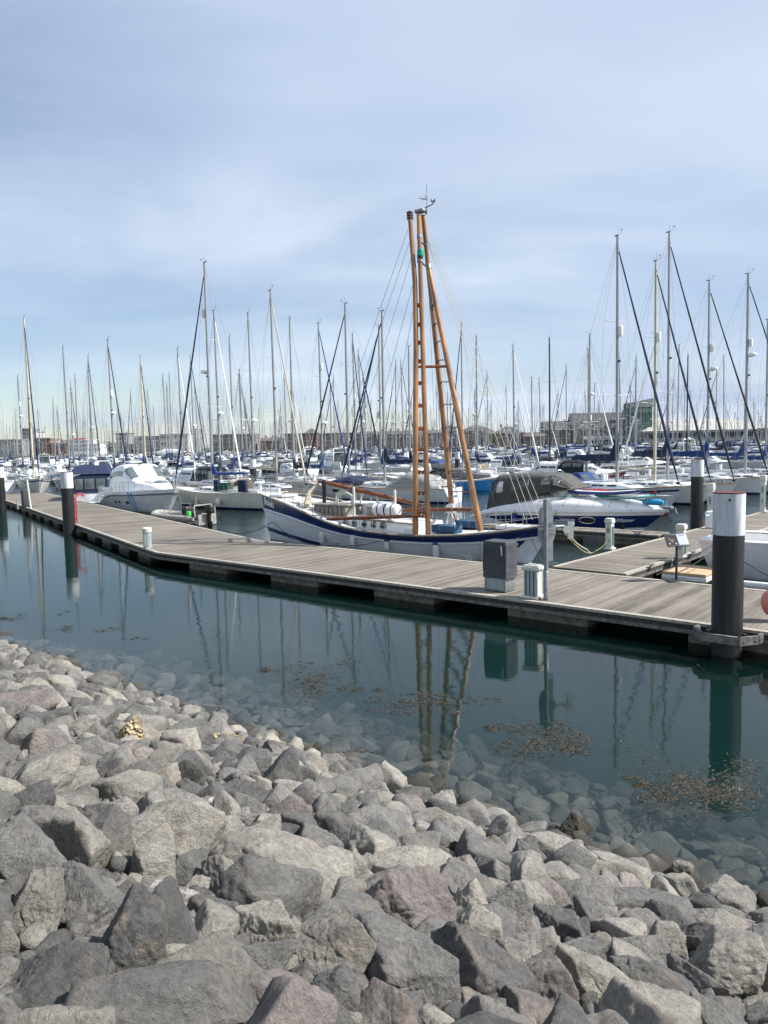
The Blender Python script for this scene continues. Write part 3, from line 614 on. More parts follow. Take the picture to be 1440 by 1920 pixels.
# floating weed: small curled fronds lying on the water
M['weed'] = paint('brown_bladder_weed', (0.050, 0.038, 0.018), 0.5, var=0.9, scale=22)
def weed_patch(cx, cy, w, h, n, seed):
    r_ = random.Random(seed); mb = MB(); clumps = []
    for k in range(max(3, n // 60)):
        a, b = r_.gauss(0, .30), r_.gauss(0, .30); clumps.append((a, b, r_.uniform(.05, .16), r_.uniform(-.5, .5)))
    for k in range(int(n * .6)):
        ca, cb, cs, ct = r_.choice(clumps); a = ca + r_.gauss(0, cs); b = cb + r_.gauss(0, cs * 1.0)
        p = at(cx + a * w, cy + b * h, 0)
        # a short forked ribbon lying flat with a curl that breaks the surface
        L = r_.uniform(.02, .07); th = r_.uniform(0, 6.28); wd = r_.uniform(.003, .008); q = p.copy(); q.z = .002; lift = r_.choice((0, 0, 0, .010))
        for s_ in range(3):
            th2 = th + r_.uniform(-.9, .9); e = q + Vector((math.cos(th2), math.sin(th2), 0)) * L / 2; e.z = .002 + lift * r_.random() * (s_ + 1) / 2
            nn = Vector((-math.sin(th2), math.cos(th2), .3)) * wd
            mb.add([q - nn, q + nn, e + nn, e - nn], [(0, 1, 2, 3)], M['weed']); th = th2
            if s_ < 2: q = e
    return mb
weeds = [(590,1280,110,60,1500,'large brown weed raft floating left of the pole reflections'),(497,1256,50,14,260,'small brown weed raft floating left of the large raft'),
 (790,1318,190,26,1500,'long narrow weed raft crossing the reflection of the wooden poles'),(1030,1390,140,54,1700,'broad brown weed raft below the reflection of the sign post'),
 (1330,1475,230,80,2600,'widest weed raft, floating round the foot of the big pile reflection'),(1190,1462,60,16,260,'thin weed strand left of the widest raft'),
 (940,1368,60,24,260,'sparse weed raft left of the broad one'),(25,1160,60,14,300,'weed raft floating near the left edge of the picture'),(155,1180,80,12,320,'weed raft floating above the shore on the left'),
 (262,1198,40,7,110,'tiny weed clump floating alone on the left'),(668,1292,50,10,120,'tiny weed clump right of the large raft'),(660,1405,60,14,110,'dark weed clump beside the shore stones'),(112,1152,22,6,60,'small weed speck beside the left raft')]
for i, (cx_, cy_, w_, h_, n_, lab) in enumerate(weeds):
    o = weed_patch(cx_, cy_, w_, h_, n_, i + 3).build('floating_weed', smooth=False, fixn=False); tag(o, lab, 'seaweed', kind='stuff')

# ------------------------------------------------------------ pontoons
def pontoon(name, label, P0, P1, width, left, cat='pontoon', floats=True, z=0.5, endskew=(0, 0), kerb_far=True, kerb_near=True, fl=2.2, gap=2.4, railing=True, near_fascia=True):
    """P0->P1 is one long edge of the deck; it spreads to the given side"""
    P0 = Vector((P0[0], P0[1], 0)); P1 = Vector((P1[0], P1[1], 0)); d = P1 - P0; L = d.length; rz = math.atan2(d.y, d.x)
    root = empty(name, P0, rz); tag(root, label, cat)
    sg = 1 if left else -1
    e0, e1 = endskew
    def Q(x, y, zz): # shear ends so that segments meet in a mitre
        f = abs(y) / width; return (x + (e0 * f * (1 - x / L)) + (e1 * f * x / L), y, zz)
    mb = MB(); t = 0.045
    a, b = (0.16, width - 0.16)
    vs = [Q(x, sg * y, zz) for zz in (z, z - t) for x in (0, L) for y in (a, b)]
    mb.add(vs, [(0, 1, 3, 2), (4, 6, 7, 5), (0, 4, 5, 1), (2, 3, 7, 6), (0, 2, 6, 4), (1, 5, 7, 3)], M['planks'])
    o = mb.build('deck_boards', root, smooth=False)
    def strip(y0, y1, z0, z1, mat, nm, seg=3.6):
        n = max(1, round(L / seg)); m2 = MB()
        for i in range(n):
            x0 = L * i / n + 0.006; x1 = L * (i + 1) / n - 0.006
            v = [Q(x, sg * y, zz) for zz in (z0, z1) for x in (x0, x1) for y in (y0, y1)]
            m2.add(v, [(0, 1, 3, 2), (4, 6, 7, 5), (0, 4, 5, 1), (2, 3, 7, 6), (0, 2, 6, 4), (1, 5, 7, 3)], mat)
        return m2.build(nm, root, smooth=False)
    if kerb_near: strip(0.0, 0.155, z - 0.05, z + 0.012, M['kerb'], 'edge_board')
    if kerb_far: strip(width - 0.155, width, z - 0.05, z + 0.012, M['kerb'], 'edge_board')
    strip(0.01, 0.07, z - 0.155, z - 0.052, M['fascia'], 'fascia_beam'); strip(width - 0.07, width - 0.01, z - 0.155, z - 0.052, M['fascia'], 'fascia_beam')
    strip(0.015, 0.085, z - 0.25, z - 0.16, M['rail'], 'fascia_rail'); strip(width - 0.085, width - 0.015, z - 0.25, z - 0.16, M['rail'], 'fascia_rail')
    mbt = MB(); n = int(L / 0.6)
    for i in range(n):
        q = Q(0.3 + i * 0.6, sg * 0.006, z - 0.205); mbt.lathe(q, [(0.014, -0.008), (0.014, 0.01)], M['black'], 6, 'Y')
    if L < 60 and railing: mbt.build('rail_bolts', root)
    if floats:
        x = gap * 0.6
        while x + fl < L:
            m3 = MB(); q = Q(x + fl / 2, sg * width / 2, -0.02)
            m3.rbox(q, (fl, width - 0.5, 0.54), M['concrete'], 0.03)
            m3.build('float', root); x += fl + gap
    # cross bearers hide the underside
    strip(0.5, width - 0.5, z - 0.14, z - 0.06, M['fascia'], 'bearer', 1.2)
    return root
A0 = Vector((-8.75, 29.15)); A1 = Vector((10.6, 12.65))           # near edge of the main stretch, then beyond the picture
B0 = Vector((-36.5, 71.3)); 
# mitre at the bend
wid = 4.6
dA = (A1 - A0).normalized(); dB = (A0 - B0).normalized()
half = (math.atan2(dA.y, dA.x) - math.atan2(dB.y, dB.x)) / 2
sk = wid * math.tan(half)
pontoon('pontoon', 'wide weathered timber pontoon stretching across the foreground beside the wooden-masted boat', A0, A1, wid, True, endskew=(sk, 0))
pontoon('pontoon', 'far stretch of timber pontoon running away to the left edge behind the bend', B0, A0, wid, True, endskew=(0, -sk), fl=1.6, gap=1.5)
BR0 = Vector((7.05, 22.22)); BR1 = BR0 + Vector((0.67, 0.742)) * 42
pontoon('pontoon', 'narrower timber pontoon branching off to the upper right between the pedestals', BR0, BR1, 2.45, True, fl=1.6, gap=1.6)
pontoon('finger_pontoon', 'narrow finger pontoon beside the navy and white sports cruiser', (11.15, 31.0), (4.6, 36.6), 1.15, False, fl=1.2, gap=1.6)
# far pontoons between the rows of boats
for (x0, y0, x1, y1, lab) in ((-60, 108, 40, 84, 'long far pontoon behind the first row of yachts'), (-90, 158, 80, 140, 'long far pontoon in the middle of the marina'), (-120, 235, 130, 205, 'distant pontoon below the far masts')):
    pontoon('pontoon', lab, (x0, y0), (x1, y1), 2.4, True, railing=False, fl=3, gap=8)

# ------------------------------------------------------------ piles
def pile(px, py_w, label, r=0.3, zt=3.32, collar=False, lean=0.0, xy=None, simple=False):
    p = at(px, py_w, 0) if xy is None else Vector((xy[0], xy[1], 0)); p.z = 0
    root = empty('mooring_pile', p); tag(root, label, 'pile', 'black piles with white caps')
    zw = zt - 0.84
    mb = MB(); mb.lathe((0, 0, 0), [(r, -3.0), (r, zw)], M['pileblack'], 40); mb.build('pile_shaft', root, ang=60)
    mb = MB(); mb.lathe((0, 0, 0), [(r + .003, zw - 0.01), (r + .006, zw + .01), (r + .006, zt), (r - .03, zt), (r - .03, zt - .12), (0.01, zt - .12)], M['pilewhite'], 40)
    c = mb.build('white_cap', root, ang=40)
    if not simple:
        mb = MB(); a = R(-112); mb.lathe(((r + .004) * math.cos(a), (r + .004) * math.sin(a), zt - .13), [(0.026, -.006), (0.026, .008)], M['black'], 12, M=Matrix.Rotation(a, 4, 'Z') @ Matrix.Rotation(R(90), 4, 'Y')); mb.build('drill_hole', c)
        mb = MB(); mb.lathe((0, 0, 0), [(r + .007, zt - .012), (r + .009, zt - .01), (r + .009, zt + .010), (r - .02, zt + .012)], M['rimred'], 40); mb.build('rim', root)
    if collar:
        # octagonal timber-and-steel guide frame bolted to the pontoon edge
        mb = MB(); rz = math.atan2(dA.y, dA.x); R0 = 0.50
        pts = [(-.62, .42), (-.62, -.05), (-.36, -.42), (.36, -.42), (.62, -.05), (.62, .42)]
        cs, sn = math.cos(rz), math.sin(rz)
        for (a, b), (c_, d_) in zip(pts, pts[1:]):
            A = Vector((a * cs - b * sn, a * sn + b * cs, .40)); B = Vector((c_ * cs - d_ * sn, c_ * sn + d_ * cs, .40)); dd = B - A
            mb.box((A + B) / 2, (dd.length + .05, .07, .17), M['rail'], math.atan2(dd.y, dd.x))
            for k in (0.2, 0.8):
                q = A + dd * k; nn = Vector((dd.y, -dd.x, 0)).normalized(); mb.lathe(q + nn * .037, [(0.018, -.01), (0.018, .012)], M['galv'], 8, M=Matrix.Rotation(math.atan2(nn.y, nn.x), 4, 'Z') @ Matrix.Rotation(R(90), 4, 'Y'))
        mb.build('guide_frame', root, smooth=False)
        mb = MB()
        for k in (-.34, .34):
            q = Vector((k * cs, k * sn, .42)); mb.lathe(q, [(0.05, -.09), (0.06, 0), (.05, .09)], M['black'], 12, 'Y')
        mb.build('guide_roller', root)
    return root
M['rimred'] = paint('rusty_rim', (0.10, 0.02, 0.015), 0.8)
M['pilewhite'] = paint('scuffed_white_sleeve', (0.60, 0.62, 0.66), 0.45, var=0.45, scale=5, streak=True)
M['pileblack'] = paint('black_pile_steel', (0.016, 0.017, 0.021), 0.55, var=0.9, scale=3.5, streak=True, bump=0.15)
pile(1362, 1226, 'thick black pile with white cap standing in the right foreground', collar=True)
pile(131, 1002, 'black and white pile beside the red ladder on the left', r=0.31)
pile(4, 955, 'black and white pile cut by the left edge of the picture')
pile(1306, 985, 'black and white pile behind the branching pontoon on the right')
# ------------------------------------------------------------ boats: common pieces
def sst(a, b, x):
    t = max(0.0, min(1.0, (x - a) / (b - a))) if a != b else 0.0
    return t * t * (3 - 2 * t)
class Hull:
    """stern u=0 (x=-L/2), bow u=1 (x=+L/2); z=0 is the water line"""
    def __init__(s, L, B, fb=1.0, sheer_bow=0.3, sheer_stern=0.0, keel=-0.4, rake_b=0.9, rake_s=0.5, stern_w=0.72, full=2.3, e_mid=0.38, e_bow=0.95, e_st=0.5, boot=0.12, sheer_fn=None, dbl=False, knuckle=0.0, stern_tuck=0.0):
        s.__dict__.update(locals())
    def bw(s, u):
        if s.dbl: return s.B / 2 * max(0.0, 1 - abs((u - .5) / .5) ** s.full) ** 0.85
        if u > .42: return s.B / 2 * max(0.0, 1 - ((u - .42) / .58) ** s.full)
        return s.B / 2 * (1 - (1 - s.stern_w) * ((.42 - u) / .42) ** 2)
    def sh(s, u):
        if s.sheer_fn: return s.sheer_fn(u)
        return s.fb * (1 + s.sheer_bow * max(0, (u - .35) / .65) ** 2 + s.sheer_stern * max(0, (.35 - u) / .35) ** 2)
    def kz(s, u): return s.keel * (1 - (0.0 if u < .5 else sst(.75, 1.0, u) * 0.55)) + s.stern_tuck * sst(.3, 0, u)
    def e(s, u):
        e = s.e_mid + (s.e_bow - s.e_mid) * sst(.5, 1, u)
        return e + (s.e_st - s.e_mid) * sst(.3, 0, u)
    def pt(s, u, z, side):              # point of the skin at height z
        k, t = s.kz(u), s.sh(u); v = max(0.0, min(1.0, (z - k) / (t - k)))
        y = s.bw(u) * (v ** s.e(u)) * (1 - s.knuckle * (1 - v))
        x = -s.L / 2 + s.L * u - s.rake_b * (1 - v) * sst(.72, 1, u) + s.rake_s * (1 - v) * sst(.28, 0, u)
        return Vector((x, side * y, z))
    def fz(s, u, f): return s.boot + (s.sh(u) - s.boot) * f
    def sf(s, u, f, side): return s.pt(u, s.fz(u, f), side)
    def mesh(s, mb, bands, under, boot, nu=26):
        """bands: list of (f0, f1, mat) up to the sheer"""
        us = [i / nu for i in range(nu + 1)]; us = [u if u < .75 else .75 + (u - .75) for u in us]
        us = sorted(set([0.0, .02, .05] + us + [.985, .995]))
        for sd in (-1, 1):
            mb.grid(lambda u, j: s.pt(u, s.kz(u) + (-.03 - s.kz(u)) * j, sd), us, [0, .3, .65, 1], under)
            mb.grid(lambda u, j: s.pt(u, -.03 + (s.boot + .03) * j, sd), us, [0, .5, 1], boot)
            for f0, f1, m in bands:
                nf = max(1, int((f1 - f0) * 8)); mb.grid(lambda u, f: s.sf(u, f, sd), us, [f0 + (f1 - f0) * i / nf for i in range(nf + 1)], m)
        # transom
        zs = [s.kz(0) + (s.sh(0) - s.kz(0)) * i / 8 for i in range(9)]
        P = [s.pt(0, z, -1) for z in zs] + [s.pt(0, z, 1) for z in zs]
        mb.add(P, [(i, i + 1, 9 + i + 1, 9 + i) for i in range(8)], bands[0][2])
    def deck(s, mb, mat, drop=0.03, crown=0.06, u0=0.0, u1=1.0, nu=24):
        us = [u0 + (u1 - u0) * i / nu for i in range(nu + 1)]
        def fn(u, v):
            w = s.bw(u); p = s.pt(u, s.sh(u), 1); return Vector((p.x, w * v * 0.985, s.sh(u) - drop + crown * (1 - v * v) * min(1, w / (s.B * .3))))
        mb.grid(fn, us, [-1, -.66, -.33, 0, .33, .66, 1], mat)
    def dz(s, x, drop=0.03, crown=.06): return s.sh((x + s.L / 2) / s.L) - drop + crown
    def strake(s, mb, f, r, mat, u0=0.0, u1=1.0, n=24, sides=(-1, 1), out=0.0):
        for sd in sides: mb.tube([s.sf(u0 + (u1 - u0) * i / n, f, sd) + Vector((0, sd * out, 0)) for i in range(n + 1)], r, mat, 5)
    def rail(s, mb, mat, u0, u1, h, n, inset=0.06, wires=2, r=0.012, sides=(-1, 1), rw=0.006, close=False):
        for sd in sides:
            tops = []
            for i in range(n + 1):
                u = u0 + (u1 - u0) * i / n; p = s.pt(u, s.sh(u), sd); p.y -= sd * min(inset, abs(p.y)); q = p + Vector((0, 0, h)); mb.tube([p, q], r, mat, 5); tops.append((p, q))
            for w in range(wires):
                k = 1 - w * 0.48
                mb.tube([a + (b - a) * k for a, b in tops], rw if w or wires > 1 else r, mat, 4)

def cabin_fn(x0, x1, w, zb, h, e=0.42, tumble=0.12):
    """w(u), zb(u), h(u) functions of u; v in 0..1 goes over the roof from -y to +y"""
    def fn(u, v):
        th = math.pi * (1 - v); c, sn = math.cos(th), math.sin(th)
        cc = math.copysign(abs(c) ** e, c); s2 = max(0.0, sn) ** e
        k = 1 - tumble * s2
        return Vector((x0 + (x1 - x0) * u, w(u) * cc * k, zb(u) + h(u) * s2))
    return fn
def interp(tab):
    def f(u):
        for (a, p), (b, q) in zip(tab, tab[1:]):
            if u <= b: t = (u - a) / (b - a) if b > a else 0; t = max(0, min(1, t)); return p + (q - p) * t
        return tab[-1][1]
    return f
def span(a, b, n): return [a + (b - a) * i / n for i in range(n + 1)]

class Parts:                           # collects named parts, to be linked as children or merged into one mesh
    def __init__(s): s.l = []
    def new(s, name, sub=None): mb = MB(); s.l.append((name, mb, sub)); return mb
    def link(s, root):
        made = {}
        for name, mb, sub in s.l:
            if not mb.f: continue
            par = made.get(sub, root) if sub else root
            made[name] = mb.build(name, par)
    def merge(s, name):
        M2 = MB()
        for n_, mb, sb in s.l: M2.join(mb)
        return M2.build(name)

def mast_top(mb, x, z, hi=True):
    mb.tube([(x, 0, z), (x, .05, z + .55)], .008, M['black'], 4); mb.tube([(x, 0, z + .03), (x + .35, 0, z + .16), (x + .36, 0, z + .3)], .010, M['black'], 4)
    mb.box((x + .36, 0, z + .32), (.22, .02, .03), M['black']); mb.box((x - .1, 0, z + .06), (.3, .07, .05), M['black'])
    mb.tube([(x - .1, 0, z + .05), (x - .22, 0, z + .26)], .008, M['black'], 4)

def yacht(P, L=11.0, B=3.4, fb=1.05, mh=16.0, hullm='gel', stripe=None, cover='cvnavy', genoa='cvnavy', mastm='alu', lod=2, radar=None, hood=None, bimini=None, mast_at=0.07, boomz=1.25, stack=0.30, deckm='deck', boot='navy', spread=2, boom_l=None, coachl=None, arch=False, davit=None, reflector=False, mast_r=None, dress=0, bow_sheer=.3, mizzen=False):
    H_ = Hull(L, B, fb=fb, sheer_bow=bow_sheer, sheer_stern=.04, rake_b=L * .09, rake_s=-L * .035 if L > 8 else .2, stern_w=.74, keel=-.45, full=2.2)
    nu = 24 if lod > 1 else 10
    mb = P.new('hull')
    bands = [(0, .80, M[hullm]), (.80, .88, M[stripe] if stripe else M[hullm]), (.88, 1, M[hullm])]
    H_.mesh(mb, bands, M['navyhull'], M[boot], nu)
    if lod > 1: H_.strake(mb, 1.0, .028, M['teak' if L > 9 else 'gel'], n=20)
    mb = P.new('deck'); H_.deck(mb, M[deckm], nu=14 if lod > 1 else 6)
    # coachroof
    cl = coachl or L * .40; x0 = -L * .16; x1 = x0 + cl; zf = lambda u: H_.dz(x0 + cl * u, crown=0) - .02
    w = interp([(0, B * .31), (.5, B * .31), (1, B * .14)]); hh = interp([(0, .46), (.06, .50), (.75, .40), (.97, .16), (1, .02)])
    fn = cabin_fn(x0, x1, w, zf, hh, e=.36)
    mb = P.new('coachroof'); mb.grid(fn, span(0, 1, 14 if lod > 1 else 6), span(0, 1, 14 if lod > 1 else 8), M['gel' if hullm != 'cream' else 'cream'])
    mb.add([fn(0, v / 8) for v in range(9)], [tuple(range(9))], M['gel'])
    if lod > 0:
        for (a, b_) in ((.12, .34), (.39, .58), (.63, .76)):
            for (va, vb) in ((.035, .14), (.86, .965)): mb = P.new('cabin_window', 'coachroof'); mb.patch(fn, a, b_, va, vb, M['glass'], .008, 4, 2, ctr=(x0 + cl * .4, 0, zf(.4)))
        if lod > 1: 
            for a in (.3, .8): mb = P.new('deck_hatch', 'coachroof'); mb.patch(fn, a, a + .09, .42, .58, M['glass'], .03, 2, 2, ctr=(x0 + cl * .4, 0, zf(.4)))
    # cockpit coamings and seats
    zc = H_.dz(-L * .33, crown=0)
    for sd in (-1, 1): mb = P.new('cockpit_coaming'); mb.rbox((-L * .31, sd * B * .29, zc + .13), (L * .29, .22, .30), M['gel'], .05)
    mb = P.new('cockpit_sole')
    mb.rbox((-L * .31, 0, zc + .02), (L * .28, B * .42, .03), M['teak'], .01)
    if lod > 1:
        mb = P.new('steering_wheel'); xw = -L * .38
        mb.tube([(xw, .45 * math.cos(a), zc + .62 + .45 * math.sin(a)) for a in span(0, 2 * math.pi, 20)], .018, M['chrome'], 5)
        for a in span(0, 2 * math.pi, 5): mb.tube([(xw, 0, zc + .62), (xw, .45 * math.cos(a), zc + .62 + .45 * math.sin(a))], .01, M['chrome'], 4)
        mb.rbox((xw + .15, 0, zc + .38), (.22, .22, .75), M['gel'], .05)
    # mast
    xm = -L / 2 + L * .5 + L * mast_at; zm = H_.dz(xm, crown=0) + .35
    r0 = mast_r or (.062 + .004 * L)
    mb = P.new('mast'); 
    mb.tube([(xm, 0, zm - .1), (xm - .02, 0, zm + (mh - zm) * .6), (xm - .06, 0, mh)], [r0, r0 * .95, r0 * .72], M[mastm], 10 if lod > 1 else 6)
    if lod > 0: mast_top(mb, xm - .06, mh)
    sp_z = [zm + (mh - zm) * k for k in ([.36, .66] if spread == 2 else [.5])]
    sw = [B * .30, B * .24]
    for z_, w_ in zip(sp_z, sw):
        mb = P.new('spreader', 'mast'); mb.tube([(xm - .18, -w_, z_ + .08), (xm, 0, z_), (xm - .18, w_, z_ + .08)], .022 if lod > 1 else .028, M['aluw'], 4)
    if radar:
        mb = P.new('radar_dome', 'mast'); zr = zm + (mh - zm) * (radar if radar is not True else .45); c = (xm + .42, 0, zr)
        mb.lathe(c, [(.02, -.12), (.25, -.10), (.29, -.03), (.29, .05), (.24, .12), (.02, .15)], M['ivory'], 18)
        mb.box((xm + .2, 0, zr - .14), (.4, .12, .04), M['alu'])
    if reflector:
        mb = P.new('radar_reflector', 'mast'); zr = zm + (mh - zm) * reflector
        mb.lathe((xm + .24, 0, zr), [(.02, -.34), (.13, -.31), (.15, -.22), (.15, -.1), (.158, -.09), (.15, -.08), (.15, .08), (.158, .09), (.15, .1), (.15, .22), (.13, .31), (.02, .34)], M['ivory'], 16)
        mb.box((xm + .1, 0, zr), (.16, .05, .05), M['alu'])
    if lod > 1:
        mb = P.new('deck_light', 'mast'); mb.box((xm + r0 + .05, 0, zm + (mh - zm) * .5), (.11, .09, .14), M['black'])
    # boom and stowed sail
    bl = boom_l or L * .36; zb = zm + boomz - .35; be = (xm - bl, 0, zb + .12)
    mb = P.new('boom'); mb.tube([(xm - r0, 0, zb), be], .065, M[mastm], 8)
    if cover:
        mb = P.new('sail_cover', 'boom'); n = 12
        rings = []
        for i in range(n + 1):
            t = i / n; x = xm + .10 - (bl - .1) * t; zz = zb + .12 * t
            hgt = stack * (.55 + .45 * (1 - t)) * (1 if i < n else .3) + (boomz * .85 * max(0, 1 - t * 6.5) ** 1.0)
            wd = (.17 - .07 * t) * (1 if 0 < i < n else .6); sag = .02 * math.sin(i * 2.1)
            rings.append([(x, wd * math.cos(a), zz - .06 + (hgt + .06) * (.5 - .5 * math.cos(a * 0 + b)) + sag) for a, b in [(math.pi * j / 5 - math.pi / 2 if j <= 5 else 0, 0) for j in range(0)]] or
                         [(x, wd * math.sin(2 * math.pi * j / 10) * (1 - .35 * (.5 - .5 * math.cos(2 * math.pi * j / 10))), zz - .08 + (hgt + .08) * (.5 - .5 * math.cos(2 * math.pi * j / 10)) + sag) for j in range(10)])
        vs = [p for r_ in rings for p in r_]; fs = [(i * 10 + j, i * 10 + (j + 1) % 10, (i + 1) * 10 + (j + 1) % 10, (i + 1) * 10 + j) for i in range(n) for j in range(10)]
        fs += [tuple(range(10)), tuple(n * 10 + j for j in range(10))]
        mb.add(vs, fs, M[cover])
    # rigging
    xb = L / 2 - .25; zb_ = H_.sh(.98) + .05
    wr = .007 if lod > 1 else .010
    mb = P.new('standing_rigging')
    top = Vector((xm - .05, 0, mh - .1))
    mb.tube([top, (-L / 2 + .15, 0, H_.sh(0))], wr, M['wire'], 4)
    for sd in (-1, 1):
        yb = sd * (H_.bw(.5 + mast_at) - .08); zz = H_.sh(.55)
        if spread == 2:
            mb.tube([(xm - .1, yb, zz), (xm - .18, sd * sw[0], sp_z[0] + .08), (xm - .18, sd * sw[1], sp_z[1] + .08), top], wr, M['wire'], 4)
            mb.tube([(xm + .35, yb, zz), (xm, 0, sp_z[0])], wr, M['wire'], 4); mb.tube([(xm - .5, yb, zz), (xm, 0, sp_z[0])], wr, M['wire'], 4)
            mb.tube([(xm - .18, sd * sw[0], sp_z[0] + .08), (xm, 0, sp_z[1])], wr * .8, M['wire'], 4)
        else:
            mb.tube([(xm - .1, yb, zz), (xm - .18, sd * sw[0], sp_z[0] + .08), top], wr, M['wire'], 4); mb.tube([(xm - .4, yb, zz), (xm, 0, sp_z[0])], wr, M['wire'], 4)
    mb.tube([be, top], wr * .7, M['ropew'], 4)
    if dress:
        for k in range(dress): mb.tube([(xm + .12 + .05 * k, .1 - .06 * k, zm + .3), (xm + .05, 0, mh * (.93 - .08 * k))], wr * .8, M['ropew'], 4)
    mb = P.new('furled_headsail' if genoa else 'forestay')
    fs0 = Vector((xb, 0, zb_ + .25)); fs1 = top + Vector((.12, 0, -.35 - .03 * mh)); n = 10
    if genoa:
        mb.tube([fs0 + (fs1 - fs0) * (i / n) for i in range(n + 1)], [.03 if i == 0 else (.095 - .055 * i / n) * (1 + .08 * math.sin(i * 3)) for i in range(n + 1)], M[genoa], 7)
        mb.lathe(fs0 - Vector((0, 0, .12)), [(.05, -.08), (.11, -.06), (.11, .06), (.05, .08)], M['black'], 10)
    else: mb.tube([fs0 - Vector((0, 0, .2)), fs1], wr, M['wire'], 4)
    mb.tube([fs1, top], wr, M['wire'], 4)
    # rails
    if lod > 0:
        mb = P.new('guard_rail'); H_.rail(mb, M['chrome'], .06, .90, .58, 7 if lod > 1 else 4, r=.012 if lod > 1 else .016, rw=.006 if lod > 1 else .010)
        p0 = H_.pt(.90, H_.sh(.9), 1); zt = H_.sh(.97) + .60; ps = []
        ps = [(p0.x, p0.y - .06, H_.sh(.9) + .58), (L / 2 - .5, .30, zt), (L / 2 - .05, .12, zt), (L / 2 - .05, -.12, zt), (L / 2 - .5, -.30, zt), (p0.x, -p0.y + .06, H_.sh(.9) + .58)]
        mb = P.new('pulpit'); mb.tube(ps, .015, M['chrome'], 5)
        for q in (ps[1], ps[4], ps[0], ps[5]): mb.tube([q, (q[0], q[1] * .9, H_.sh(.95))], .013, M['chrome'], 5)
        q0 = H_.pt(.05, H_.sh(.05), 1); zt = H_.sh(0) + .62; mb = P.new('pushpit')
        mb.tube([(q0.x + .5, q0.y - .06, zt), (-L / 2 + .1, q0.y - .12, zt), (-L / 2 + .1, -q0.y + .12, zt), (q0.x + .5, -q0.y + .06, zt)], .015, M['chrome'], 5)
        for sd in (-1, 1): mb.tube([(-L / 2 + .1, sd * (q0.y - .12), zt), (-L / 2 + .15, sd * (q0.y - .12), zt - .6)], .013, M['chrome'], 5)
    if hood:
        xh = x0 + .1; wz = zf(0) + .40
        fnh = cabin_fn(xh - .75, xh + .75, interp([(0, B * .29), (1, B * .25)]), lambda u: wz - .1 - .1 * (1 - u), interp([(0, .80), (.45, .78), (.8, .45), (1, .02)]), e=.5)
        mb = P.new('spray_hood'); mb.grid(fnh, span(0, 1, 10), span(0, 1, 12), M[hood])
        mb.patch(fnh, .62, .88, .30, .48, M['glasslt'], .012, 3, 3, ctr=(xh, 0, wz)); mb.patch(fnh, .62, .88, .52, .70, M['glasslt'], .012, 3, 3, ctr=(xh, 0, wz))
        mb.patch(fnh, .25, .6, .06, .17, M['glasslt'], .012, 3, 2, ctr=(xh, 0, wz)); mb.patch(fnh, .25, .6, .83, .94, M['glasslt'], .012, 3, 2, ctr=(xh, 0, wz))
    if bimini:
        fnb = cabin_fn(-L * .47, -L * .27, lambda u: B * .33, lambda u: zc + 1.55, interp([(0, .05), (.1, .26), (.9, .30), (1, .08)]), e=.6)
        mb = P.new('bimini'); mb.grid(fnb, span(0, 1, 6), span(0, 1, 10), M[bimini])
        for sd in (-1, 1):
            for xx in (-L * .45, -L * .29): mb.tube([(xx, sd * B * .33, zc + 1.6), (-L * .37, sd * B * .36, zc + .2)], .014, M['chrome'], 5)
    return H_

def fender(mb, H_, u, side, zt=0.45, l=.62, r=.12, mat='fender', endm='fblue', rope=True, ztop=None):
    p = H_.pt(u, zt, side); p.y += side * (r + .02)
    mb.lathe(p, [(.02, -l / 2 - .03), (r * .6, -l / 2), (r, -l / 2 + r * .8), (r, l / 2 - r * .8)], M[mat], 14)
    mb.lathe(p + Vector((0, 0, l / 2 - r * .8)), [(r, 0), (r * .8, r * .45), (r * .35, r * .85), (.03, r * 1.2)], M[endm], 14)
    q = H_.pt(u, H_.sh(u), side)
    mb.tube([p + Vector((0, 0, l / 2)), q + Vector((0, side * .03, .02))], .012, M['rope'], 4)

def place(root_name, label, cat, xy, heading, parts, group=None):
    r_ = empty(root_name, (xy[0], xy[1], 0), math.atan2(heading[1], heading[0])); tag(r_, label, cat, group); parts.link(r_); return r_

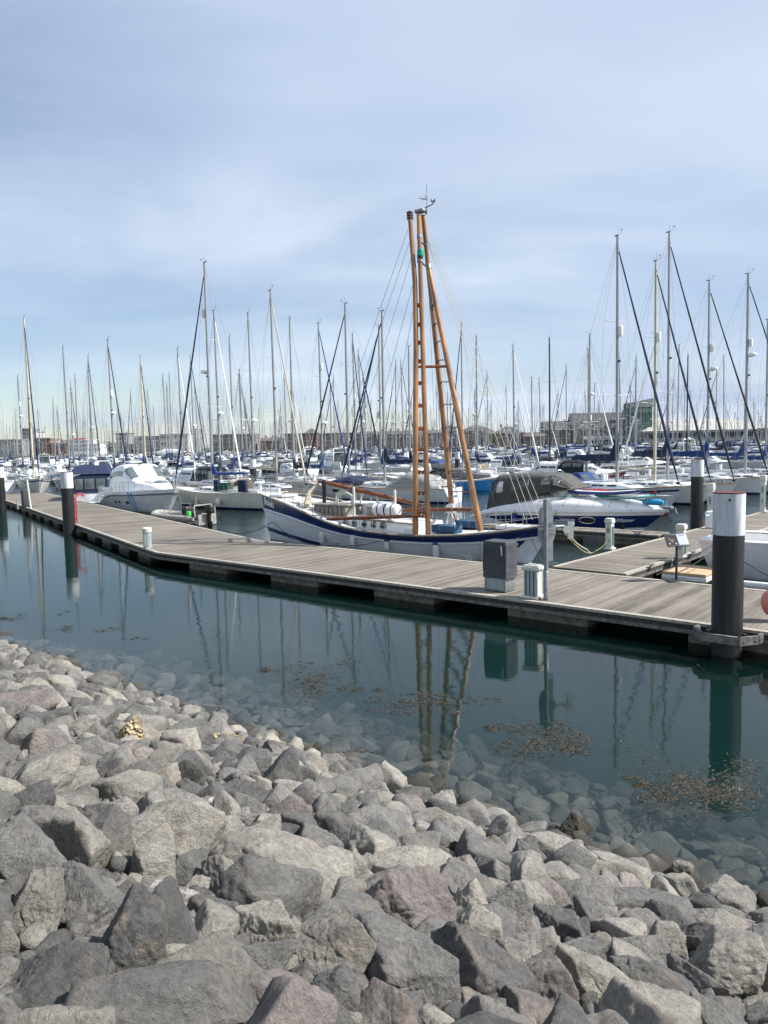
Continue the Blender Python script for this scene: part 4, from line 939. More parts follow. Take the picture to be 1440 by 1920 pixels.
def motor_cruiser(P, L=9.0, B=3.0, fb=1.15, hullm='gel', style='hardtop', trim='cvnavy', lod=2, band=None, cabh=1.35, roofm='gel', arch=True, boot='navyhull'):
    H_ = Hull(L, B, fb=fb, sheer_bow=.38, sheer_stern=-.05, rake_b=L * .15, rake_s=.05, stern_w=.92, keel=-.45, full=2.6, e_mid=.30, e_bow=.8, e_st=.3)
    nu = 24 if lod > 1 else 10
    mb = P.new('hull'); bands = [(0, .55, M[hullm]), (.55, .86, M[band] if band else M[hullm]), (.86, 1, M[hullm])]; H_.mesh(mb, bands, M['navyhull'], M[boot], nu)
    H_.strake(mb, .97, .035, M['navy' if not band else 'gel'], n=18)
    mb = P.new('deck'); H_.deck(mb, M['gel'], nu=12)
    x0, x1 = (-L * .14, L * .40) if style != 'open' else (L * .0, L * .40)
    zf = lambda u: H_.dz(x0 + (x1 - x0) * u, crown=0) - .03
    w = interp([(0, B * .40), (.45, B * .40), (1, B * .12)])
    if style == 'open': hh = interp([(0, .5), (.1, .52), (.6, .38), (1, .02)])
    else: hh = interp([(0, cabh), (.03, cabh + .02), (.40, cabh), (.60, cabh * .46), (.64, cabh * .42), (.9, cabh * .20), (1, .02)])
    fn = cabin_fn(x0, x1, w, zf, hh, e=.30, tumble=.2); ctr = (x0 + (x1 - x0) * .3, 0, zf(.3) + .3)
    mb = P.new('cabin'); mb.grid(fn, sorted(set(span(0, 1, 12 if lod < 2 else 24) + [.03, .4, .6, .64])), span(0, 1, 12 if lod < 2 else 24), M[roofm])
    mb.add([fn(0, v / 10) for v in range(11)], [tuple(range(11))], M['glasslt'])
    if style != 'open':
        mb = P.new('windscreen', 'cabin')
        for a, b_ in ((.27, .485), (.515, .73)): mb = P.new('windscreen', 'cabin'); mb.patch(fn, .42, .585, a, b_, M['glasslt'], .012, 4, 6, ctr=ctr)
        mb = P.new('side_window', 'cabin')
        for a, b_ in ((.05, .10), (.90, .95)): 
            for ua, ub in ((.04, .2), (.22, .38), (.41, .50)): mb = P.new('side_window', 'cabin'); mb.patch(fn, ua, ub, a + (.0 if ua < .4 else -.005), b_ , M['glass'], .012, 4, 2, ctr=ctr)
    if style in ('canopy', 'open'):
        xa, xb_ = (-L * .46, -L * .12) if style == 'canopy' else (-L * .42, L * .06)
        zc = H_.dz(-L * .3, crown=0)
        fnc = cabin_fn(xa, xb_, lambda u: B * .42, lambda u: zc + .0, interp([(0, 1.35), (.05, 1.5), (.6, 1.55), (.8, 1.4), (1, .55)]), e=.32, tumble=.16)
        mb = P.new('canopy'); mb.grid(fnc, span(0, 1, 12), span(0, 1, 16), M[trim]); mb.add([fnc(0, v / 10) for v in range(11)], [tuple(range(11))], M[trim])
        mb = P.new('canopy_window', 'canopy'); c2 = ((xa + xb_) / 2, 0, zc + .6)
        for a, b_ in ((.06, .16), (.84, .94)):
            for ua, ub in ((.08, .40), (.45, .75)): mb = P.new('canopy_window', 'canopy'); mb.patch(fnc, ua, ub, a, b_, M['glasslt'], .014, 3, 3, ctr=c2)
        for ya in (-.3, .3): mb = P.new('canopy_window', 'canopy'); mb.rbox((xa - .01, ya * B, zc + .8), (.03, B * .22, .65), M['glasslt'], .01)
    if style in ('fly', 'hardtop') :
        zc = H_.dz(-L * .3, crown=0)
        for sd in (-1, 1): mb2 = P.new('coaming'); mb2.rbox((-L * .30, sd * B * .40, zc + .25), (L * .34, .16, .55), M['gel'], .06)
    if style == 'fly':
        zr = zf(0) + cabh; mb = P.new('flybridge'); fnf = cabin_fn(-L * .2, L * .1, lambda u: B * .34, lambda u: zr - .04, interp([(0, .42), (.7, .5), (1, .05)]), e=.25); mb.grid(fnf, span(0, 1, 8), span(0, 1, 12), M['gel'])
        mb.patch(fnf, .75, .96, .3, .7, M['glass'], .012, 3, 3, ctr=(0, 0, zr))
    if arch:
        zc = H_.dz(-L * .3, crown=0); mb = P.new('radar_arch'); xx = -L * .2; za = zc + (cabh + .9 if style == 'fly' else cabh + .45)
        mb.tube([(xx - .3, -B * .42, zc + .2), (xx, -B * .36, za - .15), (xx + .05, -B * .28, za), (xx + .05, B * .28, za), (xx, B * .36, za - .15), (xx - .3, B * .42, zc + .2)], .06, M['gel'], 8)
        mb.lathe((xx, 0, za + .15), [(.02, -.12), (.2, -.1), (.24, 0), (.2, .1), (.02, .13)], M['ivory'], 12)
        mb.tube([(xx, .3, za), (xx - .15, .3, za + 1.8)], .012, M['aluw'], 4)
    mb = P.new('bow_rail'); n = 7; tops = []
    for sd in (-1, 1):
        pts = []
        for i in range(n + 1):
            u = .45 + .53 * i / n; p = H_.pt(u, H_.sh(u), sd); p.y -= sd * min(.06, abs(p.y)); q = p + Vector((0.04, 0, .30 + .28 * min(1, i / 3))); mb.tube([p, q], .012, M['chrome'], 4); pts.append(q)
        mb.tube(pts, .015, M['chrome'], 5)
    # stern gear
    mb = P.new('swim_platform'); mb.rbox((-L / 2 - .3, 0, .32), (.7, B * .8, .08), M['gel'], .03)
    return H_
# ------------------------------------------------------------ lettering laid on a skin
def letters(text, fn, x_scale, mat, name, parent, size, shear=0.3, off=0.008, bold=0.0, center=(0, 0), space=1.0):
    """fn(tx, ty) -> point of the surface; the flat letters are bent onto it"""
    cu = bpy.data.curves.new(name, 'FONT'); cu.body = text; cu.size = size; cu.shear = shear; cu.align_x = 'CENTER'; cu.align_y = 'CENTER'; cu.offset = bold; cu.space_character = space; cu.fill_mode = 'FRONT'; cu.resolution_u = 4
    ob = bpy.data.objects.new('tmp', cu); COL.objects.link(ob)
    dg = bpy.context.evaluated_depsgraph_get(); me = bpy.data.meshes.new_from_object(ob.evaluated_get(dg))
    bpy.data.objects.remove(ob); e = .004
    bm = bmesh.new(); bm.from_mesh(me)
    for v in bm.verts:
        a, b = v.co.x * x_scale, v.co.y
        p = fn(a, b); n = (fn(a + e, b) - fn(a - e, b)).cross(fn(a, b + e) - fn(a, b - e)).normalized(); v.co = p + n * off
    bm.to_mesh(me); bm.free(); me.materials.clear(); me.materials.append(mat); me.name = name
    o = bpy.data.objects.new(name, me); COL.objects.link(o); o.parent = parent; return o
M['lett'] = paint('white_lettering', (0.75, 0.76, 0.78), 0.5, var=0.0)
M['letd'] = paint('dark_lettering', (0.03, 0.03, 0.04), 0.5, var=0.0)
M['lgreen'] = paint('green_lettering', (0.02, 0.16, 0.08), 0.5, var=0.0)

# ------------------------------------------------------------ the wooden-masted boat
BH = Vector((0.745, -0.667, 0)).normalized(); BL = Vector((-BH.y, BH.x, 0)); BC = Vector((0.35, 32.15, 0))
def bside(px, py, yl):        # point of the boat's side plane seen at a photo pixel
    d = ray(px, py); c = Vector((0, 0, CAM_H)); return bloc(c + d * ((yl - (c - BC).dot(BL)) / d.dot(BL)))
def bloc(p): d = p - BC; return Vector((d.dot(BH), d.dot(BL), p.z))
root = empty('sailing_boat', BC, math.atan2(BH.y, BH.x)); tag(root, 'white and navy wooden sailing boat under tall varnished ladder masts, alongside the wide pontoon', 'boat')
sheer = interp([(0, 2.15), (.06, 2.08), (.12, 1.98), (.18, 1.85), (.23, 1.70), (.29, 1.49), (.35, 1.28), (.42, 1.09), (.5, .98), (.6, .93), (.7, .95), (.8, 1.05), (.87, 1.17), (.94, 1.33), (1, 1.5)])
HB = Hull(15.3, 3.8, sheer_fn=sheer, keel=-.5, rake_b=1.15, rake_s=.12, full=2.5, e_mid=.30, e_bow=.72, e_st=.42, boot=.05, dbl=True)
HB.bw = lambda u: 1.9 * (1 - max(0, (u - .5) / .5) ** 2.6) if u > .5 else 1.9 * (1 - .62 * ((.5 - u) / .5) ** 2.8)
M['topside'] = paint('boat_white_topside', (0.78, 0.79, 0.82), 0.35, coat=0.3, var=0.08)
mb = MB(); HB.mesh(mb, [(0, .70, M['topside']), (.66, 1, M['navy'])], M['navyhull'], M['topside'], 48); hull = mb.build('hull', root, ang=50)
mb = MB(); HB.strake(mb, .665, .045, M['gel'], .0, 1, 60, out=.01); mb.build('rubbing_strake', hull)
mb = MB(); HB.strake(mb, 1.0, .05, M['greywood'], 0, 1, 60); mb.build('gunwale_cap', hull)
mb = MB()
for sd in (-1, 1): mb.grid(lambda u, k: HB.pt(u, .42 - 1.3 * u + .2 * k, sd) + Vector((0, sd * .006, 0)), span(0, .30, 14), [0, .5, 1], M['navy'])
mb.build('boot_stripe', hull)
mb = MB(); HB.deck(mb, M['deck'], drop=.10, crown=.05, nu=40); mb.build('deck', root)
mb = MB(); u_e = .945; fz = lambda u, f, sd=-1: HB.sf(u, f, sd)
mb.grid(lambda a, b: HB.sf(.906 + .045 * a + .010 * (b - .5), .42 + .20 * b, -1) + Vector((0, -.012, 0)), span(0, 1, 8), span(0, 1, 4), M['navy'])
eye = mb.build('painted_eye_panel', hull)
def eyefn(a, b): return HB.sf(.9285 + a / 15.3, .52 + b / 1.1, -1) + Vector((0, -.018, 0))
mb = MB(); ring = [eyefn(.22 * math.cos(t), .085 * math.sin(t) * (1 - .35 * math.cos(t))) for t in span(0, 2 * math.pi, 24)[:-1]]; mb.add(ring, [tuple(range(24))], M['lett']); 
ring = [eyefn(.03 + .05 * math.cos(t), .05 * math.sin(t)) + Vector((0, -.006, 0)) for t in span(0, 2 * math.pi, 14)[:-1]]; mb.add(ring, [tuple(range(14))], M['letd']); mb.build('painted_eye', eye)
letters('Boleh', lambda a, b: HB.sf(.052 + a / 15.3, .865 - .02 * a + b / 2.0, -1), 1.0, M['lett'], 'name_lettering', hull, .50, .35, .012, bold=.014)
# trunk cabin with portholes
cf = cabin_fn(-3.3, 1.95, interp([(0, 1.05), (.6, 1.15), (1, .95)]), lambda u: .86, interp([(0, .60), (.3, .52), (1, .42)]), e=.16, tumble=.03)
mb = MB(); mb.grid(cf, span(0, 1, 14), span(0, 1, 28), M['gel'])
for u in (0, 1): mb.add([cf(u, v / 20) for v in range(21)], [tuple(range(21))], M['gel'])
cab = mb.build('trunk_cabin', root, ang=50)
mb = MB()
for sd in (-1, 1): mb.tube([Vector(cf(u, .2 if sd < 0 else .8)) * 1 + Vector((0, 0, .02)) for u in span(0, 1, 10)], .03, M['teak'], 5)
mb.build('roof_trim', cab)
for px_ in (648, 664, 683, 700, 717):
    t_ = bside(px_, 985, -1.13).x; w_ = 1.13; c = Vector((t_, -w_ * .985 - .0, 1.15))
    mb = MB(); mb.lathe(c, [(.145, .03), (.145, -.03), (.11, -.04)], M['galv'], 20, 'Y'); mb.lathe(c, [(.108, .0), (.108, -.052)], M['glass'], 20, 'Y'); mb.build('porthole', cab)
# deckhouse, hatch boxes
mb = MB(); mb.rbox((-2.9, -.35, 1.55), (1.9, 1.1, .52), M['greywood'], .03); mb.rbox((-2.9, -.35, 1.85), (2.05, 1.25, .06), M['greywood'], .02)
for k in range(7): mb.box((-3.7 + k * .27, -.92, 1.55), (.015, .02, .45), M['black'])
mb.build('hatch_box', root)
mb = MB(); mb.rbox((-2.1, .75, 1.6), (2.6, 1.0, .6), M['gel'], .08); mb.rbox((-.9, .3, 1.58), (.9, .9, .42), M['greywood'], .04); mb.build('deckhouse', root)
for (x0, y0, hgt, ww) in ((-2.75, -.1, .95, .0), (-1.55, .25, .95, 0), (-2.1, -.65, .85, 0)):
    mb = MB(); pts = [(x0 - .5, y0, 1.6)] + [(x0 - .5 * math.cos(a), y0, 1.9 + hgt * .55 * math.sin(a) ** .6) for a in span(.15, math.pi - .15, 9)] + [(x0 + .5, y0, 1.6)]
    mb.tube(pts, .045, M['pedw'], 8); mb.build('hoop', root)
for a_ in ((-1.55, -.7, 1.3, 2.65), (-.1, .3, 1.2, 2.5)): mb = MB(); mb.tube([a_[:3], (a_[0], a_[1], a_[3])], .055, M['pedw'], 8); mb.build('gallows_post', root)
# life raft canister
c = bloc(atY(725, 956, 31.2)); cyl = Matrix.Rotation(R(90), 4, 'Y')
rt = empty('life_raft', BC + BH * c.x + BL * c.y + Vector((0, 0, c.z)), root.rotation_euler.z + R(6)); tag(rt, 'white ribbed life raft canister strapped on the cabin roof of the wooden-masted boat', 'life raft')
mb = MB(); prof = [(.02, -.62), (.20, -.60), (.25, -.54)]
for k in range(9): x = -.5 + k * .125; prof += [(.262 if k % 2 else .235, x - .03), (.262 if k % 2 else .235, x + .03)]
prof += [(.25, .54), (.20, .60), (.02, .62)]; mb.lathe((0, 0, 0), prof, M['liferaft'], 20, 'X'); mb.build('canister', rt)
for x in (-.33, .02, .36): mb = MB(); mb.lathe((x, 0, 0), [(.27, -.02), (.27, .02)], M['black'], 20, 'X'); mb.build('strap', rt)
mb = MB(); mb.rbox((0, 0, -.28), (.9, .35, .1), M['black'], .02); mb.build('cradle', rt)
# spars
def spar(p0, p1, r, name, mat='varnd', rr_=None):
    mb = MB(); a, b = bloc(p0), bloc(p1); mb.tube([a + (b - a) * i / 8 for i in range(9)], [r * (.75 + .25 * math.sin(math.pi * min(1, .15 + .85 * i / 8))) for i in range(9)], M[mat], 10)
    for k in (.03, .3, .7, .97): q = a + (b - a) * k; q2 = a + (b - a) * (k + .008); mb.tube([q, q2], r * 1.12, M['galv'], 10)
    return mb.build(name, root)
spar(atY(598, 902, 34.6), atY(800, 949, 31.9), .10, 'boom')
spar(atY(614, 973, 31.4), atY(796, 967, 28.9), .075, 'lower_spar')
spar(atY(752, 957, 32.0), atY(890, 955, 30.2), .085, 'cross_spar')
mb = MB(); p = bloc(atY(607, 900, 34.4)); mb.tube([p, (p.x, p.y, 1.4)], .09, M['black'], 8); mb.build('boom_crutch', root)
# stowed brown-grey sail bundle by the stern
mb = MB(); a = bloc(atY(598, 905, 34.6)); b = bloc(atY(575, 945, 34.2)); mb.tube([a, a + (b - a) * .5 + Vector((-.2, 0, .02)), b, b + Vector((-.2, .1, -.3))], [.05, .13, .15, .06], M['cvbeige'], 8); mb.build('stowed_sail', root)
# poles
def wl(px_, py_, Y): return bloc(atY(px_, py_, Y))
b1 = bloc(at(779, 1003, 0.95)); b2 = bloc(at(803, 1005, 0.92)); b4 = bloc(at(901, 996, 1.15)); b3 = bloc(at(850, 976, 1.0))
t1 = wl(768, 397, 30.6); t2 = wl(785, 400, 30.6); t3 = wl(793, 404, 31.2); t4 = wl(803, 497, 31.0); m1 = wl(779, 700, 30.0)
def pole(nm, pts, r, r1):
    mb = MB(); P_ = []
    for i in range(13):
        t = i / 12
        k_ = t * (len(pts) - 1); i0 = min(int(k_), len(pts) - 2); q = pts[i0] + (pts[i0 + 1] - pts[i0]) * (k_ - i0)
        P_.append(q)
    mb.tube(P_, [r + (r1 - r) * i / 12 for i in range(13)], M['varn'], 14); return mb.build(nm, root), P_
po1, P1_ = pole('mast_pole', [b1, wl(779, 800, 29.4), wl(780, 650, 30.0), wl(778, 530, 30.3), t1], .115, .09); po2, P2_ = pole('mast_pole', [b2, t2], .105, .085)
po3, P3_ = pole('mast_pole', [b3, t3], .125, .09); po4, P4_ = pole('mast_pole', [b4, t4], .115, .09)
def along(P_, z):
    for a, b in zip(P_, P_[1:]):
        if a.z <= z <= b.z: return a + (b - a) * ((z - a.z) / (b.z - a.z))
    return P_[-1]
def row_of(q):                      # photo row of a point, to keep the rungs level as seen on the boat
    p = BC + BH * q.x + BL * q.y; v = Vector((p.x, p.y, q.z - CAM_H)); yc = v.y * math.sin(PITCH) + v.z * math.cos(PITCH); dz = v.y * math.cos(PITCH) - v.z * math.sin(PITCH)
    return 960 - (math.sin(ROLL) * F * v.x / dz + math.cos(ROLL) * F * yc / dz)
def at_row(P_, y):
    for a, b in zip(P_, P_[1:]):
        ra, rb = row_of(a), row_of(b)
        if rb <= y <= ra: return a + (b - a) * ((ra - y) / (ra - rb))
    return None
for y_ in (960, 922, 883, 840, 801, 758, 716, 675, 640, 606, 570):
    for (A_, B_, par) in ((P1_, P2_, po1), (P3_, P4_, po3)):
        a, b = at_row(A_, y_), at_row(B_, y_)
        if a is None or b is None or (b - a).length < .2: continue
        mb = MB(); d = (b - a).normalized(); rz_ = math.atan2(d.y, d.x); ry_ = -math.asin(d.z)
        mb.box((a + b) / 2, ((b - a).length, .13, .045), M['varnd'], rz_, ry=ry_)
        for q, s_ in ((a, 1), (b, -1)): mb.box(q + d * s_ * .15 + Vector((0, 0, -.07)), (.07, .08, .12), M['varnd'], rz_, taper=1.6)
        mb.build('rung', par)
z = 4.45 + (831 - 693) * 30.4 / 1442; a, b = along(P2_, z), along(P4_, z); mb = MB(); mb.tube([a, b], .055, M['varnd'], 8); mb.tube([along(P1_, z), a], .05, M['varnd'], 8); mb.build('crossbar', po2)
def band(P_, z, h, par, mat='galv', r=.115):
    q = along(P_, z); q2 = along(P_, z + h); mb = MB(); mb.tube([q, q2], r, M[mat], 14); mb.build('metal_band', par)
zpx = lambda y: 4.45 + (830.5 - y) * 30.8 / 1442
band(P2_, zpx(506), .30, po2); band(P2_, zpx(408), .24, po2, r=.11); band(P3_, zpx(410), .20, po3, r=.11); band(P4_, zpx(512), .28, po4); band(P2_, zpx(462), .12, po2, r=.1); band(P3_, zpx(466), .12, po3, r=.1)
for y in (417, 422, 427): band(P1_, zpx(y), .05, po1, 'black', .125)
mb = MB(); q = along(P2_, zpx(490)); mb.rbox(q + Vector((.08, -.06, 0)), (.2, .2, .26), M['greenlight'], .03); mb.tube([q + Vector((.08, -.06, -.2)), q + Vector((.08, -.06, -.12))], .1, M['black'], 8); mb.build('green_navigation_lamp', po2)
for yy in (466, 504):
    mb = MB(); mb.tube([along(P2_, zpx(yy)), along(P3_, zpx(yy))], .03, M['black'], 6); mb.build('brace', po2)
mb = MB(); mb.tube([wl(787, 397, 30.6), wl(799, 389, 30.6), wl(811, 383, 30.6), wl(812, 377, 30.6)], .022, M['black'], 5)
mb.tube([wl(800, 402, 30.6), wl(800, 345, 30.6)], .009, M['black'], 4); mb.tube([wl(786, 372, 30.6), wl(800, 373, 30.6)], .012, M['black'], 4); mb.tube([wl(791, 375, 30.6), wl(800, 373, 30.6), wl(803, 376, 30.6)], .010, M['black'], 4); mb.tube([wl(797, 366, 30.6), wl(800, 373, 30.6)], .010, M['black'], 4)
mb.rbox(wl(789, 396, 30.7), (.42, .3, .13), M['galv'], .03); mb.tube([wl(808, 378, 30.6), wl(816, 376, 30.6)], .022, M['black'], 5); mb.tube([wl(808, 373, 30.6), wl(809, 378, 30.6)], .02, M['black'], 5); mb.tube([wl(815, 373, 30.6), wl(814, 381, 30.6)], .02, M['black'], 5)
mb.tube([wl(799, 396, 30.6), wl(799, 401, 30.6)], .04, M['black'], 6)
mb.build('masthead_instruments', po2)
for (sx, sy), (ex, ey, eY) in zip([(765, 430), (770, 448), (772, 480), (775, 530), (776, 575)], [(598, 905, 34.6), (612, 906, 34.4), (640, 915, 34), (670, 922, 33.6), (716, 905, 33)]):
    mb = MB(); mb.tube([wl(sx, sy, 30.7), wl(ex, ey, eY)], .010, M['wire'], 4); mb.build('sheet_line', root)
tip = HB.pt(.985, HB.sh(.985), 1)
for (sx, sy), dx in zip([(797, 415), (799, 430), (798, 436), (797, 440)], (0, .3, .6, .9)): mb = MB(); mb.tube([wl(sx, sy, 31), Vector((tip.x - .1 - dx, 0, 1.6))], .011, M['ropew'], 4); mb.build('forestay', root)
for k in range(7): mb = MB(); q = along(P3_, zpx(460 + 18 * k)) + Vector((.05, 0, 0)); mb.tube([q, Vector((b1.x + .35 + .16 * k, -.6 + .28 * k, 1.05))], .008, M['wire'], 4); mb.build('halyard', root)
mb = MB(); mb.tube([along(P4_, zpx(690)), HB.pt(.8, HB.sh(.8), 1)], .008, M['wire'], 4)
mb.build('halyard', root)
# deck gear
for (xa, ya, xb_, yb, zt, nm) in ((812, 1003, 862, 990, .24, 'a'), (856, 993, 898, 981, .22, 'b')):
    a, b = bloc(at(xa, ya, .95)), bloc(at(xb_, yb, 1.0)); mb = MB(); mb.rbox(((a.x + b.x) / 2, (a.y + b.y) / 2, 1.08), (1.15, .55, .3), M['cushion'], .05); mb.build('covered_box', root)
c = bloc(at(846, 985, 1.0)); mb = MB()
for k in (-.18, .18): mb.tube([(c.x - .15, c.y + k, .95), (c.x, c.y + k * .6, 1.6)], .04, M['gel'], 8); mb.tube([(c.x + .35, c.y + k, .95), (c.x + .08, c.y + k * .6, 1.6)], .04, M['gel'], 8)
mb.rbox((c.x + .02, c.y, 1.62), (.34, .34, .2), M['gel'], .05); mb.lathe((c.x, c.y, 1.72), [(.17, -.12), (.2, -.1), (.1, -.04), (.1, .04), (.2, .1), (.17, .12)], M['ivory'], 14, 'Y'); mb.lathe((c.x - .3, c.y + .1, 1.55), [(.1, -.2), (.13, 0), (.1, .2)], M['galv'], 12); mb.build('windlass', root)
mb = MB(); mb.rbox((b1.x - .25, b1.y + .0, 1.05), (.4, .3, .3), M['gel'], .03); mb.rbox((6.1, 0, 1.28), (1.5, .7, .14), M['gel'], .03)
for k in range(5): mb.box((5.5 + .3 * k, 0, 1.36), (.06, .6, .03), M['pedw'])
mb.build('fore_hatch', root)
mb = MB()
for sd, u0, u1, n_ in ((-1, .02, .30, 6), (-1, .44, .58, 3), (-1, .86, .97, 3), (1, .03, .95, 16)):
    HB.rail(mb, M['chrome'], u0, u1, .62, n_, r=.014, sides=(sd,), wires=2, rw=.007, inset=.1)
mb.tube([(-7.5, -.6, 2.75), (-7.6, 0, 2.78), (-7.5, .6, 2.75)], .018, M['chrome'], 6); mb.build('guard_rail', root)
mb = MB(); mb.rbox((-6.9, 0, 2.1), (1.0, 1.0, .12), M['gel'], .04); mb.rbox((-5.6, 0, 1.85), (1.5, 1.7, .12), M['deck'], .04); mb.tube([(-7.0, 0, 2.2), (-5.6, .15, 2.35)], .03, M['teak'], 6); mb.build('stern_deck_and_tiller', root)
mb = MB(); tp = HB.pt(1, 1.5, 1); mb.rbox((tp.x + .15, 0, 1.47), (1.0, .36, .10), M['galv'], .03); mb.lathe((tp.x + .6, 0, 1.5), [(.09, -.1), (.06, 0), (.09, .1)], M['galv'], 12, 'Y')
mb.box((tp.x + .35, .2, 1.52), (.55, .03, .3), M['galv']); mb.box((tp.x + .35, -.2, 1.52), (.55, .03, .3), M['galv']); mb.build('anchor_roller', root)
for u_, l_, r_, e_ in ((.334, .5, .13, 'fender'), (.46, .45, .12, 'fender'), (.582, .45, .12, 'black'), (.725, .62, .14, 'fblue'), (.865, .85, .17, 'fender')): mb = MB(); fender(mb, HB, u_, -1, .42 if u_ > .6 else .50, l_, r_, endm=e_); mb.build('fender', root)

def rope(name, label, pts, r=.014, mat='rope', sag=0.0, group=None, n=12):
    mb = MB(); P_ = []
    for (a, b) in zip(pts, pts[1:]):
        for i in range(n + (1 if b is pts[-1] else 0)):
            t = i / n; q = a + (b - a) * t; q.z -= sag * 4 * t * (1 - t); P_.append(q)
    mb.tube(P_, r, M[mat], 6); o = mb.build(name); tag(o, label, 'rope', group); return o
def bw_(p): return BC + BH * p.x + BL * p.y + Vector((0, 0, p.z))
hz_ = bw_(HB.sf(.055, .42, -1) + Vector((0, -.03, 0)))
rope('mooring_rope', 'black mooring rope running from the navy stern down to the pontoon cleat', [hz_, at(566, 1016, .53), at(630, 1022, .52)], sag=.08)
rope('mooring_rope', 'black mooring rope sagging left from the navy stern to the grey tender', [hz_, at(411, 993, .5)], sag=.35)
rope('mooring_rope', 'black mooring rope from the eye-painted bow to the cleat beside the covered cabinet', [bw_(HB.sf(.945, .8, -1) + Vector((0, -.03, 0))), at(878, 1044, .55)], sag=.05)
rope('mooring_rope', 'black mooring rope hanging from the bow fairlead beside the sign post', [bw_(HB.sf(.96, .8, -1) + Vector((0, -.03, 0))), at(1022, 1062, .52)], sag=.1)
rope('mooring_rope', 'black rope lying on the pontoon edge from the cleat towards the fenders', [at(630, 1022, .52), at(660, 1023, .56), at(712, 1014, .75)], sag=.04)

# ------------------------------------------------------------ navy and white sports cruiser
CHd = Vector((0.762, -0.648, 0)).normalized(); CC = Vector((8.87, 37.02, 0)); CL_ = Vector((-CHd.y, CHd.x, 0))
croot = empty('sports_cruiser', CC, math.atan2(CHd.y, CHd.x)); tag(croot, 'white and navy sports cruiser with a grey canopy and paddle boards on its foredeck', 'motor boat')
HC = Hull(9.9, 3.2, keel=-.5, rake_b=1.9, rake_s=-.30, stern_w=.90, full=2.7, e_mid=.26, e_bow=.62, e_st=.24, boot=.06, sheer_fn=interp([(0, .62), (.08, .80), (.16, .98), (.3, 1.10), (.6, 1.22), (1, 1.30)]))
mb = MB(); HC.mesh(mb, [(0, .30, M['pwhite']), (.28, .78, M['navy']), (.78, 1, M['pwhite'])], M['navyhull'], M['pwhite'], 44); h_ = mb.build('hull', croot, ang=45)
mb = MB(); HC.strake(mb, .93, .035, M['gel'], .05, 1, 40, out=.02); mb.build('rubbing_strake', h_)
# sweep of white over the navy band at the stern quarter
mb = MB()
for sd in (-1, 1): mb.grid(lambda a, b: HC.sf(.0 + .26 * a, .26 + (.98 - .26) * b * (1 - a ** 1.6) + (.84 - .26) * 0, sd) + Vector((0, sd * .01, 0)), span(0, 1, 14), span(0, 1, 5), M['pwhite'])
mb.build('quarter_sweep', h_)
# upper moulding: deck rising from the gunwale to a long raised foredeck
def upper(u, v):
    U = .02 + .97 * u; w = HC.bw(U) * .97; hz = interp([(0, .10), (.10, .30), (.22, .50), (.35, .62), (.55, .64), (.75, .50), (.9, .28), (1, .04)])(u)
    th = math.pi * (1 - v); c, sn = math.cos(th), math.sin(th); cc = math.copysign(abs(c) ** .55, c); s2 = max(0, sn) ** .75
    x = -9.9 / 2 + 9.9 * U
    return Vector((x, w * cc, HC.sh(U) - .03 + hz * s2))
mb = MB(); mb.grid(upper, span(0, 1, 36), span(0, 1, 22), M['pwhite']); mb.build('deck_moulding', croot, ang=50)
for uu in (.46, .665):
    for sd in (-1, 1):
        mb = MB(); ring = [HC.sf(uu + .036 * math.cos(2 * math.pi * k / 20), .60 + .13 * math.sin(2 * math.pi * k / 20), sd) + Vector((0, sd * .02, 0)) for k in range(20)]
        mb.tube(ring + [ring[0]], .025, M['chrome'], 5, cap=False); mb.add(ring, [tuple(range(20))], M['glass']); mb.build('oval_port', h_)
letters('Whatever', lambda a, b: HC.sf(.845 + a / 9.9, .60 + b / 1.2, -1), 1.0, M['lett'], 'name_lettering', h_, .24, .45, .014, bold=.004)
# windscreen
def wsf(u, v):   # u around from one side over the front to the other, v up
    a = math.pi * (u - .5); x0 = .35 + 1.75 * math.cos(a) ** .8 if math.cos(a) > 0 else .35; y = 1.30 * math.sin(a)
    base = Vector((x0 - .25, y, 1.52 + .10 * math.cos(a))); top = Vector((x0 * .52 - .75, y * .84, 2.06 + .10 * math.cos(a)))
    return base + (top - base) * v
mb = MB(); mb.grid(wsf, span(.03, .97, 26), span(0, 1, 5), M['screen']); ws = mb.build('windscreen', croot)
mb = MB(); mb.tube([wsf(u, 1) for u in span(.03, .97, 26)], .025, M['chrome'], 6); mb.tube([wsf(u, 0) for u in span(.03, .97, 26)], .03, M['pwhite'], 6)
for u in (.03, .28, .42, .58, .72, .97): mb.tube([wsf(u, 0), wsf(u, 1)], .018, M['chrome'], 5)
mb.build('windscreen_frame', ws)
# canopy
def cnf(u, v):
    x = -3.72 + 4.5 * u; w = interp([(0, 1.36), (.5, 1.42), (.8, 1.30), (1, 1.02)])(u); zb = interp([(0, 1.0), (.2, 1.22), (.45, 1.55), (.7, 1.95), (1, 2.12)])(u); zt = interp([(0, 2.62), (.05, 2.76), (.3, 2.84), (.62, 2.88), (.78, 2.80), (1, 2.16)])(u)
    th = math.pi * (1 - v); c, sn = math.cos(th), math.sin(th); s2 = max(0, sn) ** .30; cc = math.copysign(abs(c) ** .30, c)
    return Vector((x + (.3 * s2 if u < .1 else 0), w * cc * (1 - .10 * s2), zb + (zt - zb) * s2))
mb = MB(); US = span(0, 1, 30); VS = span(0, 1, 40)
def cmat(u, v):
    roof = .16 < v < .84
    if u < .80 and not roof:
        for e_ in (.0, .23, .28, .60, .64, .80):
            if abs(u - e_) < .02: return 'cvdgrey'
        if v < .025 or v > .975: return 'cvdgrey'
        return 'film'
    if u >= .80: return 'film' if (abs(v - .5) > .05 and .05 < v < .95 and u < .97) else 'cvdgrey'
    return 'cvdgrey'
